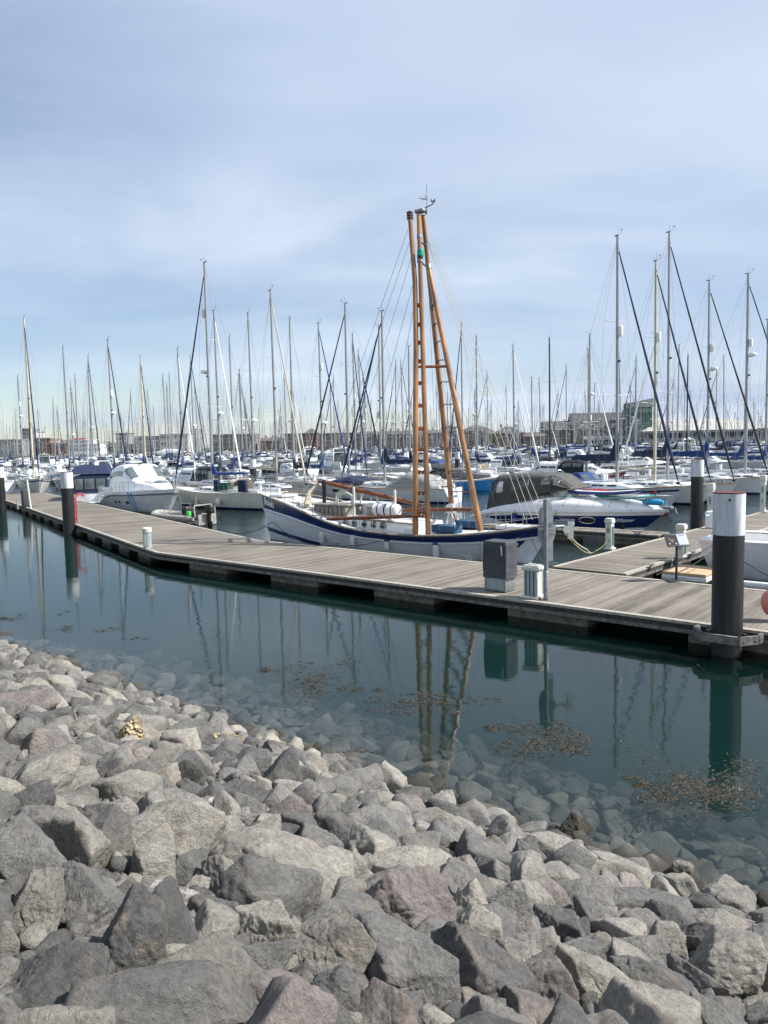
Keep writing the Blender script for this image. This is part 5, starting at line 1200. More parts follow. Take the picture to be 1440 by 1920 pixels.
for i in range(30):
    for j in range(40):
        u = (i + .5) / 30; v = (j + .5) / 40
        mb.add([cnf(US[i], VS[j]), cnf(US[i], VS[j + 1]), cnf(US[i + 1], VS[j + 1]), cnf(US[i + 1], VS[j])], [(0, 1, 2, 3)], M[cmat(u, v)])
bm = None
o = mb.build('canopy', croot, ang=60); bm = bmesh.new(); bm.from_mesh(o.data); bmesh.ops.remove_doubles(bm, verts=bm.verts, dist=.0005); bm.to_mesh(o.data); bm.free()
mb = MB(); mb.add([cnf(0, v) for v in span(0, 1, 20)], [tuple(range(21))], M['film'])
for v in (.12, .3, .5, .7, .88): mb.tube([cnf(0, v) + Vector((-.01, 0, 0)), Vector((-3.76, cnf(0, v).y, 1.0))], .03, M['cvdgrey'], 4)
mb.tube([cnf(0, v) for v in span(0, 1, 20)], .04, M['cvdgrey'], 5); mb.build('rear_curtain', o)
mb = MB()
for x in (-3.0, -1.4, .1):
    u = (x + 3.72) / 4.5; mb.tube([cnf(u, v) - Vector((0, 0, .03)) for v in span(.05, .95, 16)], .02, M['chrome'], 5)
for sd in (.04, .96): mb.tube([cnf(.62, .2 if sd < .5 else .8), cnf(.3, sd)], .018, M['chrome'], 5); mb.tube([cnf(.3, .2 if sd < .5 else .8), cnf(.6, sd)], .018, M['chrome'], 5)
mb.build('canopy_frame', o)
mb = MB(); 
for y in (-.6, .6): mb = MB(); mb.rbox((-1.3, y, 1.35), (.6, .6, .8), M['gel'], .1); mb.build('cockpit_seat', croot)
mb = MB(); mb.rbox((-3.4, 0, 1.0), (1.2, 2.2, .55), M['gel'], .1); mb.build('cockpit_seat', croot)
mb = MB(); tops = []
for sd in (-1, 1):
    pts = []
    for i in range(9):
        u = .40 + .57 * i / 8; p = HC.pt(u, HC.sh(u), sd); p.y -= sd * .08; q = p + Vector((.28, 0, .48 + .12 * i / 8)); 
        if i: mb.tube([p, q], .013, M['chrome'], 5)
        pts.append(q if i else p)
    mb.tube(pts, .016, M['chrome'], 5)
p = HC.pt(.985, 1.3, -1); mb.tube([pts[-1] * 1, Vector((5.05, 0, 1.92)), Vector((pts[-1].x, -pts[-1].y, pts[-1].z))], .016, M['chrome'], 5)
mb.build('bow_rail', croot)
mb = MB(); mb.rbox((4.75, 0, 1.36), (.6, .3, .12), M['galv'], .03); mb.tube([(5.15, 0, 1.35), (5.25, 0, 1.1), (5.0, 0, .95)], .03, M['galv'], 6); mb.build('anchor', croot)
for a_ in ((.30, .75, .5, .14, 'fblue'), (.52, .32, .5, .12, 'black'), (.86, .35, .6, .10, 'black')): mb = MB(); fender(mb, HC, a_[0], -1, a_[1], a_[2], a_[3], mat=a_[4], endm='black'); mb.build('fender', croot)
mb = MB(); mb.rbox((-5.05, 0, .38), (.8, 2.5, .1), M['pwhite'], .04); mb.build('swim_platform', croot)
def cw(p): return CC + CHd * p.x + CL_ * p.y + Vector((0, 0, p.z))
# boards on the foredeck
def board(name, label, xc, yc, zc, L_, w_, mat, edge, th=.13, tilt=0, rz=0, parts=None):
    q = cw(Vector((xc, yc, zc))); rt = empty(name, q, croot.rotation_euler.z + rz); tag(rt, label, 'paddle board')
    mb = MB(); pr_ = []
    def bf(u, v):
        t = 2 * u - 1; w = w_ / 2 * max(0, 1 - abs(t) ** 3.0) ** .7; a = 2 * math.pi * v
        return Vector((t * L_ / 2, w * math.cos(a), th / 2 * math.sin(a) * (1 if abs(math.sin(a)) < .95 else .97) * min(1, .35 + w / w_ * 1.6) + .16 * t * t * (1 if t > 0 else .4)))
    mb.grid(bf, span(0, 1, 26), span(0, 1, 16), M[mat]); 
    for i, f in enumerate(mb.f):
        c = sum((Vector(mb.v[k]) for k in f), Vector()) / 4
        t = c.x / (L_ / 2); 
        if abs(c.z - .16 * t * t * (1 if t > 0 else .4)) < th * .32: mb.m[i] = mb.mi(M[edge])
    b_ = mb.build('board', rt, ang=60)
    return rt
b1_ = board('paddle_board', 'white paddle board with a navy rail and red marks lying on the foredeck', 2.0, -.55, 1.98, 3.9, .78, 'gel', 'navy', .20)
mb = MB(); mb.tube([(-.9, -.1, .125), (-.2, .12, .125), (.5, .05, .13)], [.02, .07, .02], M['red'], 6); mb.build('red_mark', b1_)
b2_ = board('paddle_board', 'teal-edged paddle board with a red fin under the white one', 3.0, -.35, 1.78, 2.9, .72, 'gel', 'tealboard', .16)
mb = MB(); mb.add([(1.15, -.02, .15), (1.45, -.02, .18), (1.42, -.02, .38), (1.32, -.02, .34), (1.15, .02, .15), (1.45, .02, .18), (1.42, .02, .38), (1.32, .02, .34)], [(0, 1, 2, 3), (4, 5, 6, 7), (0, 1, 5, 4), (1, 2, 6, 5), (2, 3, 7, 6), (3, 0, 4, 7)], M['redhull']); mb.build('fin', b2_)
mb = MB(); mb.tube([(-.5, 0, 0), (-.35, 0, 0), (.3, 0, 0), (.45, 0, 0)], [.06, .14, .14, .06], M['skyblue'], 12); o = mb.build('rolled_bag'); o.location = cw(Vector((4.35, -.4, 1.62))); o.rotation_euler.z = croot.rotation_euler.z; tag(o, 'bright blue rolled bag at the bow of the navy and white cruiser', 'bag')

# ------------------------------------------------------------ white cabin cruiser at the left
P = Parts(); Lc = 9.6
HW = Hull(Lc, 3.3, sheer_fn=interp([(0, .95), (.2, 1.02), (.3, 1.25), (.6, 1.38), (1, 1.62)]), rake_b=1.5, rake_s=.05, stern_w=.93, keel=-.45, full=2.7, e_mid=.28, e_bow=.7, e_st=.28, boot=.08)
mb = P.new('hull'); HW.mesh(mb, [(0, .86, M['gel']), (.86, 1, M['pwhite'])], M['greyhull'], M['greyhull'], 40)
mb = P.new('rubbing_strake', 'hull'); HW.strake(mb, .80, .045, M['navy'], .08, 1, 36)
mb = P.new('deck'); HW.deck(mb, M['pwhite'], nu=24)
x0, x1 = -2.9, 3.9; w = interp([(0, 1.38), (.45, 1.36), (.6, 1.25), (1, .35)]); zf = lambda u: HW.dz(x0 + (x1 - x0) * u, crown=0) - .05
hh = interp([(0, 1.80), (.03, 1.92), (.30, 1.96), (.36, 1.88), (.56, .86), (.60, .78), (.8, .50), (1, .05)])
fn = cabin_fn(x0, x1, w, zf, hh, e=.24, tumble=.14); ctr = (-1, 0, 1.8)
mb = P.new('cabin'); mb.grid(fn, sorted(set(span(0, 1, 30) + [.03, .3, .36, .56, .6])), span(0, 1, 30), M['pwhite']); mb.add([fn(0, v / 16) for v in range(17)], [tuple(range(17))], M['glasslt'])
for a, b_ in ((.17, .475), (.525, .83)):
    mb = P.new('front_window', 'cabin'); mb.patch(fn, .385, .535, a, b_, M['glasslt'], .015, 5, 8, ctr=ctr)
for a, b_ in ((.035, .11), (.89, .965)):
    for ua, ub in ((.03, .17), (.19, .36)): mb = P.new('side_window', 'cabin'); mb.patch(fn, ua, ub, a, b_, M['glass'], .012, 4, 3, ctr=ctr)
mb = P.new('deck_hatch', 'cabin'); mb.patch(fn, .68, .78, .38, .62, M['glass'], .03, 3, 4, ctr=ctr)
for uu in (.42, .56, .35):
    for sd in (-1, 1): mb = P.new('hull_port', 'hull'); mb.grid(lambda a, b: HW.sf(uu + .022 * a, .42 + .07 * b, sd) + Vector((0, sd * .015, 0)), [-1, 0, 1], [-1, 0, 1], M['glass'])
mb = P.new('roof_hatch', 'cabin'); mb.rbox((-1.3, -.2, 3.32), (1.1, .8, .12), M['gel'], .05)
mb = P.new('search_light', 'cabin'); mb.rbox((-.35, -.1, 3.2), (.16, .2, .12), M['black'], .02)
mb = P.new('roof_light', 'cabin'); mb.lathe((-.5, .5, 3.15), [(.05, -.1), (.09, 0), (.02, .1)], M['ivory'], 10)
mb = P.new('bow_rail')
for sd in (-1, 1):
    pts = []
    for i in range(9):
        u = .40 + .58 * i / 8; p = HW.pt(u, HW.sh(u), sd); p.y -= sd * min(.08, abs(p.y)); q = p + Vector((.03, 0, .62)); mb.tube([p, q], .013, M['chrome'], 5); pts.append(q)
    mb.tube(pts, .016, M['chrome'], 5); mb.tube([p - Vector((0, 0, .3)) for p in pts], .009, M['chrome'], 4)
for sd in (-1, 1): mb = P.new('cockpit_coaming'); mb.rbox((-3.5, sd * 1.42, 1.25), (2.1, .2, .6), M['pwhite'], .06)
mb = P.new('cockpit_door'); mb.rbox((-2.66, .2, 1.9), (.05, 1.6, 1.3), M['glass'], .02)
mb = P.new('mooring_warp'); mb.tube([HW.pt(.62, 1.4, -1) + Vector((0, -.05, 0)), HW.pt(.62, .5, -1) + Vector((0, -.12, 0)), HW.pt(.64, .1, -1) + Vector((.1, -.15, 0)), HW.pt(.66, .5, -1) + Vector((0, -.12, 0)), HW.pt(.66, 1.4, -1) + Vector((0, -.05, 0))], .03, M['bluegrp'], 6)
cc_ = place('cabin_cruiser', 'white cabin cruiser with two front windows, bow pointing at the grey tender on the left', 'motor boat', (-17.5, 56.4), (.62, -.785), P); cc_.scale = (1.14, 1.14, 1.06)

# cruiser with navy tent-like enclosure
P = Parts(); HV = motor_cruiser(P, L=9.0, B=3.1, style='none', arch=False, fb=1.05, cabh=1.2)
mb = P.new('enclosure'); zc = 1.0
ef = cabin_fn(-4.2, .6, lambda u: 1.35, lambda u: 1.05, interp([(0, 1.35), (.05, 1.4), (.95, 1.4), (1, 1.35)]), e=.14, tumble=.06); mb.grid(ef, span(0, 1, 10), span(0, 1, 24), M['cvnavy'])
for u in (0, 1): mb.add([ef(u, v / 20) for v in range(21)], [tuple(range(21))], M['cvnavy'])
for (ua, ub) in ((.05, .30), (.36, .62), (.68, .95)):
    for a, b_ in ((.035, .085), (.915, .965)): mb = P.new('clear_panel', 'enclosure'); mb.patch(ef, ua, ub, a, b_, M['glasslt'], .02, 3, 3, ctr=(-2, 0, 1.7))
for y0, y1 in ((-1.15, -.45), (-.35, .4), (.5, 1.15)): mb = P.new('clear_panel', 'enclosure'); mb.rbox((-4.23, (y0 + y1) / 2, 1.78), (.03, y1 - y0, .85), M['glasslt'], .01)
mb = P.new('roof_tarpaulin'); mb.add([(-4.1, -1.5, 2.55), (1.0, -1.5, 2.5), (1.0, 1.5, 2.5), (-4.1, 1.5, 2.55), (-3.3, -1.2, 3.15), (.3, -1.1, 3.25), (.3, 1.1, 3.25), (-3.3, 1.2, 3.15)], [(0, 1, 5, 4), (1, 2, 6, 5), (2, 3, 7, 6), (3, 0, 4, 7), (4, 5, 6, 7), (0, 3, 2, 1)], M['cvnavy'])
mb = P.new('radar_arch'); mb.tube([(-.5, -1.4, 2.9), (-.4, -1.2, 3.5), (-.4, 1.2, 3.5), (-.5, 1.4, 2.9)], .06, M['gel'], 8); mb.lathe((-.4, 0, 3.75), [(.02, -.15), (.24, -.12), (.28, 0), (.24, .1), (.02, .14)], M['ivory'], 14); mb.rbox((-1.2, -.3, 3.35), (.9, .3, .08), M['gel'], .03, ry=R(-20))
mb = P.new('stern_platform'); mb.rbox((-4.9, 0, .35), (.9, 2.6, .1), M['gel'], .03); mb.rbox((-4.6, -.9, .75), (.5, .5, .8), M['gel'], .1)
place('cabin_cruiser', 'white cruiser covered by a navy canvas enclosure and a navy tarpaulin roof', 'motor boat', (-24.3, 65.0), (-.25, .97), P)

# grey tender with outboard
tc_ = at(345, 985, 0.1); P = Parts()
mb = P.new('tube_collar')
pts = []
for t in span(0, 1, 24):
    a = math.pi * (t - .5); 
    pts.append((1.3 + 1.1 * math.cos(a) if abs(t - .5) < .28 else 1.3 + 1.1 * math.cos(math.pi * .28) - (abs(t - .5) - .28) * 17, .85 * (math.sin(a) if abs(t - .5) < .28 else math.copysign(1, t - .5) * max(abs(math.sin(math.pi * .28)), .9)), .38 + .18 * max(0, math.cos(a)) ** 2))
mb.tube(pts, [.12] + [.2] * 23 + [.12], M['ribgrey'], 12)
mb = P.new('hull'); mb.add([(2.2, 0, .15), (1.2, -.7, .15), (-2.0, -.8, .15), (-2.0, .8, .15), (1.2, .7, .15), (1.8, 0, -.15), (-2.0, 0, -.25)], [(0, 1, 2, 3, 4), (0, 1, 5), (0, 5, 4), (1, 2, 6, 5), (4, 5, 6, 3), (2, 3, 6)], M['galv']); mb.box((-2.05, 0, .35), (.08, 1.3, .6), M['ribgrey'])
mb = P.new('outboard_motor')
mb.rbox((-2.3, 0, .95), (.55, .4, .5), M['black'], .12); mb.rbox((-2.25, 0, .5), (.22, .16, .7), M['black'], .05); mb.rbox((-2.3, 0, .0), (.4, .06, .5), M['black'], .02)
mb = P.new('steering_console'); mb.rbox((-.3, 0, .65), (.5, .6, .75), M['black'], .08); mb.rbox((-1.0, 0, .5), (.7, .5, .45), M['black'], .06); mb.tube([(-.25, -.35, .3), (-.2, -.35, 1.2), (-.2, .35, 1.2), (-.25, .35, .3)], .025, M['chrome'], 6)
mb = P.new('stern_arch'); mb.tube([(-1.9, -.75, .5), (-1.85, -.75, 1.0), (-1.7, -.6, 1.15), (-1.7, .6, 1.15), (-1.85, .75, 1.0), (-1.9, .75, .5)], .05, M['ribgrey'], 8)
mb = P.new('fuel_can'); mb.rbox((-1.0, .45, .62), (.25, .2, .35), M['acid'], .04)
mb = P.new('bow_post'); mb.tube([(1.6, -.2, .4), (1.6, -.2, .95), (1.6, .2, .95), (1.6, .2, .4)], .02, M['chrome'], 6)
place('tender', 'worn grey inflatable tender with a black outboard motor beside the pontoon', 'dinghy', (tc_.x - .5, tc_.y + 2.0), (-.80, .60), P)

# white boat stern at the right edge
P = Parts(); HR = Hull(10.5, 3.3, sheer_fn=interp([(0, 1.22), (1, 1.4)]), rake_b=.9, rake_s=.35, stern_w=.86, keel=-.4, full=2.4, e_mid=.34, e_st=.40, boot=.05)
mb = P.new('hull'); HR.mesh(mb, [(0, 1, M['rhull'] if 'rhull' in M else M['topside'])], M['topside'], M['topside'], 40)
mb = P.new('gunwale', 'hull'); HR.strake(mb, .985, .04, M['pwhite'], 0, 1, 30)
mb = P.new('side_deck')
for sd in (-1, 1): mb.grid(lambda u, v: Vector((HR.pt(u, HR.sh(u), sd).x, sd * (HR.bw(u) - .02 - .38 * v), HR.sh(u) + .0)), span(0, .8, 16), [0, 1], M['pwhite'])
mb.grid(lambda u, v: Vector((-5.25 + u * 8, v * 1.2, .72)), span(0, 1, 4), [-1, 1], M['deck'])
mb.rbox((-5.05, 0, 1.0), (.25, 2.5, .55), M['pwhite'], .05)
for sd in (-1, 1): mb.box((-1.2, sd * 1.22, .95), (8, .04, .5), M['pwhite'])
mb = P.new('helm_console'); mb.rbox((-2.0, -.5, 1.45), (.7, .75, 1.0), M['pwhite'], .12, ry=R(-14))
mb = P.new('console_hoop', 'helm_console'); mb.tube([(-2.45, -.85, 1.0)] + [(-2.45 + .0 * k, -.85 + .0 * k, 1.0) for k in ()] + [(-2.75 + .35 * (1 - math.cos(a)), -.85, 1.55 + .45 * math.sin(a)) for a in span(0, math.pi, 8)] + [(-2.05, -.85, 1.0)], .045, M['pwhite'], 8)
mb = P.new('stern_seat'); mb.rbox((-4.75, -1.0, 1.85), (.75, .45, .5), M['pwhite'], .06); 
for dx in (-.25, .25): mb.tube([(-4.75 + dx, -1.0, 1.25), (-4.75 + dx * .4, -1.0, 1.62)], .02, M['chrome'], 6)
mb.tube([(-5.05, -1.3, 1.95), (-4.6, -.9, 2.12)], .03, M['pwhite'], 6)
mb = P.new('exhaust_port', 'hull'); q = HR.pt(.07, .72, -1); mb.lathe(q, [(.09, .0), (.09, -.03), (.05, -.035)], M['chrome'], 14, 'Y')
hd = Vector((.762, -.648, 0)); c_ = Vector((9.85, 24.1, 0)) + hd * 5.25 + Vector((.65, .76, 0)) * 1.55
rt = place('day_boat', 'open white boat cut by the right edge, its stern beside the display sign', 'motor boat', (c_.x, c_.y), (hd.x, hd.y), P)
for k, lab in ((0, 'upper'), (1, 'lower')):
    rope('mooring_rope', f'{lab} of the two black stern ropes between the open white boat and the branching pontoon', [atY(1336, 1022 + 12 * k, 23.6), at(1230 + 30 * k, 1078, .53)], sag=.06)
rope('mooring_rope', 'black rope slanting down right of the thick pile from the open white boat', [atY(1393, 1052, 23.2), atY(1442, 1080, 21.2)], sag=.02)
mb = MB(); q = at(1285, 1075, .3); mb.rbox((0, 0, 0), (1.3, 1.6, .10), M['tan'], .02); mb.rbox((0, 0, -.12), (1.34, 1.64, .14), M['gel'], .02); o = mb.build('swim_platform'); o.location = (q.x + .35, q.y + .3, .32); o.rotation_euler.z = math.atan2(hd.y, hd.x); tag(o, 'tan-decked floating platform behind the display sign', 'platform')

# ------------------------------------------------------------ yachts one can tell apart
def ymast(px, py, mh, heading, label, name='yacht', **kw):
    d = ray(px, py); Y = (mh - CAM_H) / (d.z / d.y); p = d * (Y / d.y); h = Vector((*heading, 0)).normalized()
    L = kw.get('L', 11.0); xm = L * kw.get('mast_at', .07); c = p - h * (xm - .06)
    P = Parts(); H_ = yacht(P, mh=mh, **kw); rt = place(name, label, 'yacht', (c.x, c.y), (h.x, h.y), P); YPOS.append((c.x, c.y)); return rt, H_
YPOS = [(-17.3, 54.9), (-24, 62.5), (8.9, 37), (.35, 32)]
rt, hy = ymast(383, 493, 18.0, (-.80, .60), 'cream yacht with toothed rubbing edge and beige-and-blue spray hood, behind the grey tender', L=11.2, B=3.6, fb=1.15, hullm='cream', cover='cvblue', genoa='cvnavy', hood='cvbeige', radar=.52, reflector=.78, boot='navy', mast_at=.08, stack=.16)
for a_ in ((.36, .55, .45, .2), (.60, .50, .62, .11)): mb = MB(); fender(mb, hy, a_[0], 1, *a_[1:], endm='fender'); mb.build('fender', rt)
mb = MB(); mb.rbox((-2.0, 1.5, 1.65), (.9, .08, .55), M['cvgreen'], .02); mb.build('green_dodger', rt)
for a_ in ((-1.2, .5), (-3.9, .8)): mb = MB(); mb.rbox((a_[0], 1.43, 1.7), (a_[1], .3, .85), M['cvnavy'], .08); mb.build('blue_dodger', rt)
mb = MB()
for i in range(46): u = .04 + .92 * i / 46; q = hy.sf(u, .97, 1); mb.box(q + Vector((0, .02, 0)), (.12, .03, .05), M['gel'])
mb.build('toothed_edge', rt)
ymast(507, 545, 16.6, (.62, -.78), 'white yacht with a beige sail cover and a long beige furled headsail', L=10.5, B=3.2, cover='cvbeige', genoa='cvbeige', boomz=1.5, stack=.22, reflector=None)
rt, hy = ymast(647, 570, 15.7, (-.80, .60), 'white yacht with navy canvas draped over its cabin, left of the grey-covered yacht', L=12.0, B=3.5, cover=None, genoa='cvnavy', radar=None, hood=None)
mb = MB(); cf2 = cabin_fn(-1.5, 2.6, lambda u: 1.2, lambda u: 1.35, interp([(0, .25), (.4, .62), (1, .1)]), e=.6); mb.grid(cf2, span(0, 1, 8), span(0, 1, 10), M['cvnavy']); mb.build('cabin_canvas', rt)
mb = MB(); 
for u0_, u1_ in ((.3, .62),): mb.grid(lambda a, b: hy.sf(u0_ + (u1_ - u0_) * a, .55 + .22 * b, 1) + Vector((0, .012, 0)), span(0, 1, 8), [0, 1], M['glass'])
mb.build('hull_window', rt)
rt, hy = ymast(716, 584, 14.6, (-.80, .60), 'white yacht with a bulky grey cockpit cover and a blue stern step', L=11.0, B=3.4, cover='cvnavy', genoa='cvnavy', boomz=1.9)
mb = MB(); cf2 = cabin_fn(-4.6, -.2, lambda u: 1.35, lambda u: .95, interp([(0, .25), (.15, 1.0), (.6, 1.35), (1, .35)]), e=.5); mb.grid(cf2, span(0, 1, 10), span(0, 1, 14), M['cvgrey']); mb.build('cockpit_cover', rt)
mb = MB(); mb.rbox((-5.5, .2, .35), (.35, .9, .45), M['bluehull'], .04); mb.tube([(-5.5, -.3, .5), (-5.3, -.3, 1.5)], .02, M['chrome'], 5); mb.tube([(-5.5, .1, .5), (-5.3, .1, 1.5)], .02, M['chrome'], 5); mb.build('stern_step', rt)
rt, hy = ymast(766, 650, 13.5, (-.62, .78), 'white sloop with a blue bimini seen from the stern behind the wooden poles', L=9.5, B=3.1, cover='cvnavy', genoa=None, bimini='cvblue', boomz=1.6)
rt, hy = ymast(865, 608, 17.9, (-.35, .94), 'white yacht with a yellow horseshoe buoy on its stern rail, seen between the wooden poles', L=10.0, B=3.3, cover='cvblue', genoa='cvnavy')
mb = MB(); mb.tube([(-5.0, .35 + .2 * math.sin(a), 1.62 - .26 * math.cos(a)) for a in span(.6, 5.7, 12)], .075, M['yellow'], 8); mb.build('horseshoe_buoy', rt)
ymast(893, 632, 15.4, (-.3, .95), 'white yacht with radar dome and reflector on its mast right of the wooden poles', L=10, B=3.2, cover='cvnavy', genoa=None, radar=.42, reflector=.50)
ymast(962, 648, 15.2, (.5, -.86), 'white yacht with three pale forestays rising right of the blue open boat', L=10.5, B=3.3, cover='cvblue', genoa='gel', dress=2)
ymast(1030, 634, 16.6, (.6, .8), 'dark racing yacht with a black mast', L=11, B=3.3, hullm='blackhull', cover='cvblack', genoa=None, mastm='mastblack')
ymast(1103, 655, 14.2, (.55, -.83), 'white yacht with a large radar scanner on a bracket, left of the grey-hulled yacht', L=10, B=3.3, cover='cvblue', genoa='gel', radar=.62, reflector=.42)
def M_letters(rt, hy, txt, u, f, size, side): 
    s = -1 if side < 0 else 1
    letters(txt, lambda a, b: hy.sf(u - s * a / hy.L, f + b / 1.2, side), 1.0, M['letd'], 'name_lettering', rt, size, .2, .012)
rt, hy = ymast(1158, 443, 16.8, (.42, -.91), 'large pale grey yacht with aqua deck and navy sail cover beside the far right pile', L=12.5, B=3.9, fb=1.3, hullm='greyhull', cover='cvnavy', genoa='cvnavy', deckm='aquadeck', reflector=.62, mast_at=.08, stack=.5, boomz=1.7, boom_l=4.7, mast_r=.11, stripe='navy', boot='redhull', hood='cvblue')
letters('Kind', lambda a, b: hy.sf(.90 + a / 12.5, .80 + b / 1.2, -1), 1.0, M['letd'], 'name_lettering', rt, .26, .3, .012)
ymast(1230, 490, 16.4, (.45, -.89), 'yacht with a cream-stained mast and bare cream boom', L=11.5, B=3.6, cover=None, genoa='cvnavy', mastm='maststained', reflector=.66, mast_r=.105)
ymast(1255, 436, 18.6, (.60, -.80), 'white yacht with the tallest mast on the right and a black furled headsail', L=12, B=3.7, cover='cvnavy', genoa='cvblack', boomz=2.0, stack=.6, boom_l=3.2, mast_r=.10)
ymast(1330, 527, 16.6, (.66, -.75), 'white yacht with bright blue sail cover right of the pile on the branching pontoon', L=11.5, B=3.6, cover='cvblue', genoa='cvblack', boomz=1.8, stack=.55, radar=.55, reflector=.66, mast_r=.10, boom_l=3.4)
ymast(1403, 514, 17.0, (.66, -.75), 'white yacht with a petrol blue furled headsail near the right edge', L=12, B=3.7, cover='cvblue', genoa='cvteal', boomz=1.8, radar=.60, reflector=.66, mast_r=.12)
ymast(1440, 600, 14.6, (.5, -.86), 'white yacht half cut by the right edge', L=10.5, B=3.4, cover='cvblue', genoa='cvnavy')
ymast(45, 597, 18.6, (.50, -.87), 'pale old yacht with a navy stripe and two dark furled headsails near the left edge', L=11.5, B=3.4, hullm='oldgel', stripe='navy', cover='cvblack', genoa='cvnavy', mastm='maststained', mast_at=.02, fb=1.3)
ymast(33, 707, 14.4, (.6, -.8), 'white ketch with a radar dome and tall reflector at the far left', L=10, B=3.2, cover='cvnavy', genoa=None, radar=.60, reflector=.72)
ymast(118, 652, 16.2, (.5, -.86), 'white yacht with a double mast line and blue sail cover behind the navy-roofed cruiser', L=10.5, B=3.2, cover='cvnavy', genoa=None, dress=2)
ymast(202, 638, 15.4, (.6, -.8), 'white yacht with a dark furled headsail and radar dome behind the white cabin cruiser', L=10.5, B=3.3, cover='cvnavy', genoa='cvnavy', radar=.48, reflector=.62)
ymast(263, 672, 15.0, (.5, -.86), 'yacht with a brownish lower mast and white spreaders behind the white cabin cruiser', L=10, B=3.2, cover='cvnavy', genoa='cvnavy', mastm='maststained', spread=1)
ymast(333, 655, 15.4, (.55, -.83), 'white yacht with a bare raked mast left of the cream yacht', L=10, B=3.2, cover='cvblue', genoa='gel')
ymast(401, 583, 16.6, (.6, -.8), 'white yacht with a white furled headsail right behind the cream yacht', L=10.5, B=3.3, cover='cvnavy', genoa='gel', radar=.40)
ymast(465, 588, 16.4, (.5, -.86), 'white yacht with a radar dome low on its mast right of the cream yacht', L=10.5, B=3.3, cover='cvnavy', genoa=None, radar=.36)
ymast(543, 598, 16.6, (-.5, .86), 'white yacht with two radar domes on its mast in the second row', L=10.5, B=3.3, cover='cvblack', genoa=None, radar=.36, dress=1)
ymast(597, 607, 15.6, (.62, -.78), 'white yacht with a navy furled headsail slanting right in the second row', L=10.5, B=3.3, cover='cvblue', genoa='cvblue', radar=.36, reflector=.72)
ymast(661, 628, 15.6, (.3, -.95), 'white yacht with a reflector on its mast between two others in the second row', L=10, B=3.2, cover='cvnavy', genoa='cvnavy', reflector=.55)
ymast(710, 612, 16.4, (-.85, .52), 'white yacht with a bright blue furled headsail slanting left in the second row', L=10.5, B=3.3, cover='cvblue', genoa='cvblue', reflector=.4)
ymast(430, 634, 16.0, (.4, -.9), 'white yacht with a thin bare mast in the third row behind the cream yacht', L=10, B=3.2, cover='cvblue', genoa=None)
ymast(1193, 668, 15.4, (.3, .95), 'white yacht with a slim mast in front of the green tower', L=10, B=3.2, cover='cvblack', genoa=None)
ymast(1290, 665, 15.6, (.2, .98), 'yacht with a black mast in front of the long grey shed', L=10, B=3.2, hullm='navyhull', cover='cvblack', genoa=None, mastm='mastblack')
# motor boats in the middle distance
def mboat(px, py, label, heading, name='motor_boat', **kw):
    q = at(px, py, 0); P = Parts(); H_ = motor_cruiser(P, **kw); rt = place(name, label, 'motor boat', (q.x, q.y), heading, P); YPOS.append((q.x, q.y)); return rt, H_
mboat(1028, 915, 'white motor boat with a black-framed clear canopy behind the grey canopy', (-.9, .43), L=7.5, B=2.7, style='canopy', trim='cvblack', arch=False)
mboat(1100, 912, 'cream motor boat with a dark red window trim beside the black-framed canopy boat', (.95, -.3), L=7.5, B=2.6, style='none', cabh=1.0, arch=False, band='redhull')
mboat(930, 896, 'white motor boat with a navy canopy and blue outboard cover', (-.95, .3), L=6.5, B=2.5, style='canopy', trim='cvnavy', arch=False)
mboat(365, 925, 'white motor boat with a black canopy and clear side panels behind the white cabin cruiser', (-.75, .66), L=8.5, B=3, style='canopy', trim='cvblack', arch=True)
mboat(255, 895, 'white flybridge boat behind the white cabin cruiser', (-.7, .7), L=8.5, B=3, style='fly', arch=True)
mboat(110, 905, 'small white motor boat with a bright blue screen at the far left', (.6, -.8), L=7, B=2.6, style='none', band='bluehull', arch=False)
mboat(1195, 890, 'dark blue motor boat with a white hardtop behind the navy sail cover', (.95, -.2), L=9, B=3, style='hardtop', hullm='navyhull', arch=True)
mboat(215, 880, 'white motor boat with a tall white arch behind the navy tarpaulin', (.7, -.7), L=8.5, B=3, style='hardtop', arch=True)
# blue open boat with black cover
P = Parts(); HO = Hull(7.2, 2.6, fb=.95, sheer_bow=.35, rake_b=.6, rake_s=-.1, stern_w=.8, full=2.3)
mb = P.new('hull'); HO.mesh(mb, [(0, .86, M['bluehull']), (.86, 1, M['gel'])], M['bluehull'], M['bluehull'], 24)
mb = P.new('cover'); cf3 = cabin_fn(-3.5, 2.6, lambda u: HO.bw(min(1, .03 + u * .86)) * 1.0, lambda u: HO.sh(u) - .02, interp([(0, .55), (.12, 1.0), (.35, 1.25), (.6, .75), (1, .1)]), e=.95); mb.grid(cf3, span(0, 1, 12), span(0, 1, 14), M['cvblack']); mb.add([cf3(0, v / 10) for v in range(11)], [tuple(range(11))], M['cvblack'])
mb = P.new('transom_rail'); HO.strake(mb, 1, .04, M['gel'], 0, 1, 20)
q = at(866, 920, 0); place('open_boat', 'bright blue open boat under a black tent cover beyond the wooden poles', 'boat', (q.x, q.y), (.97, -.24), P)
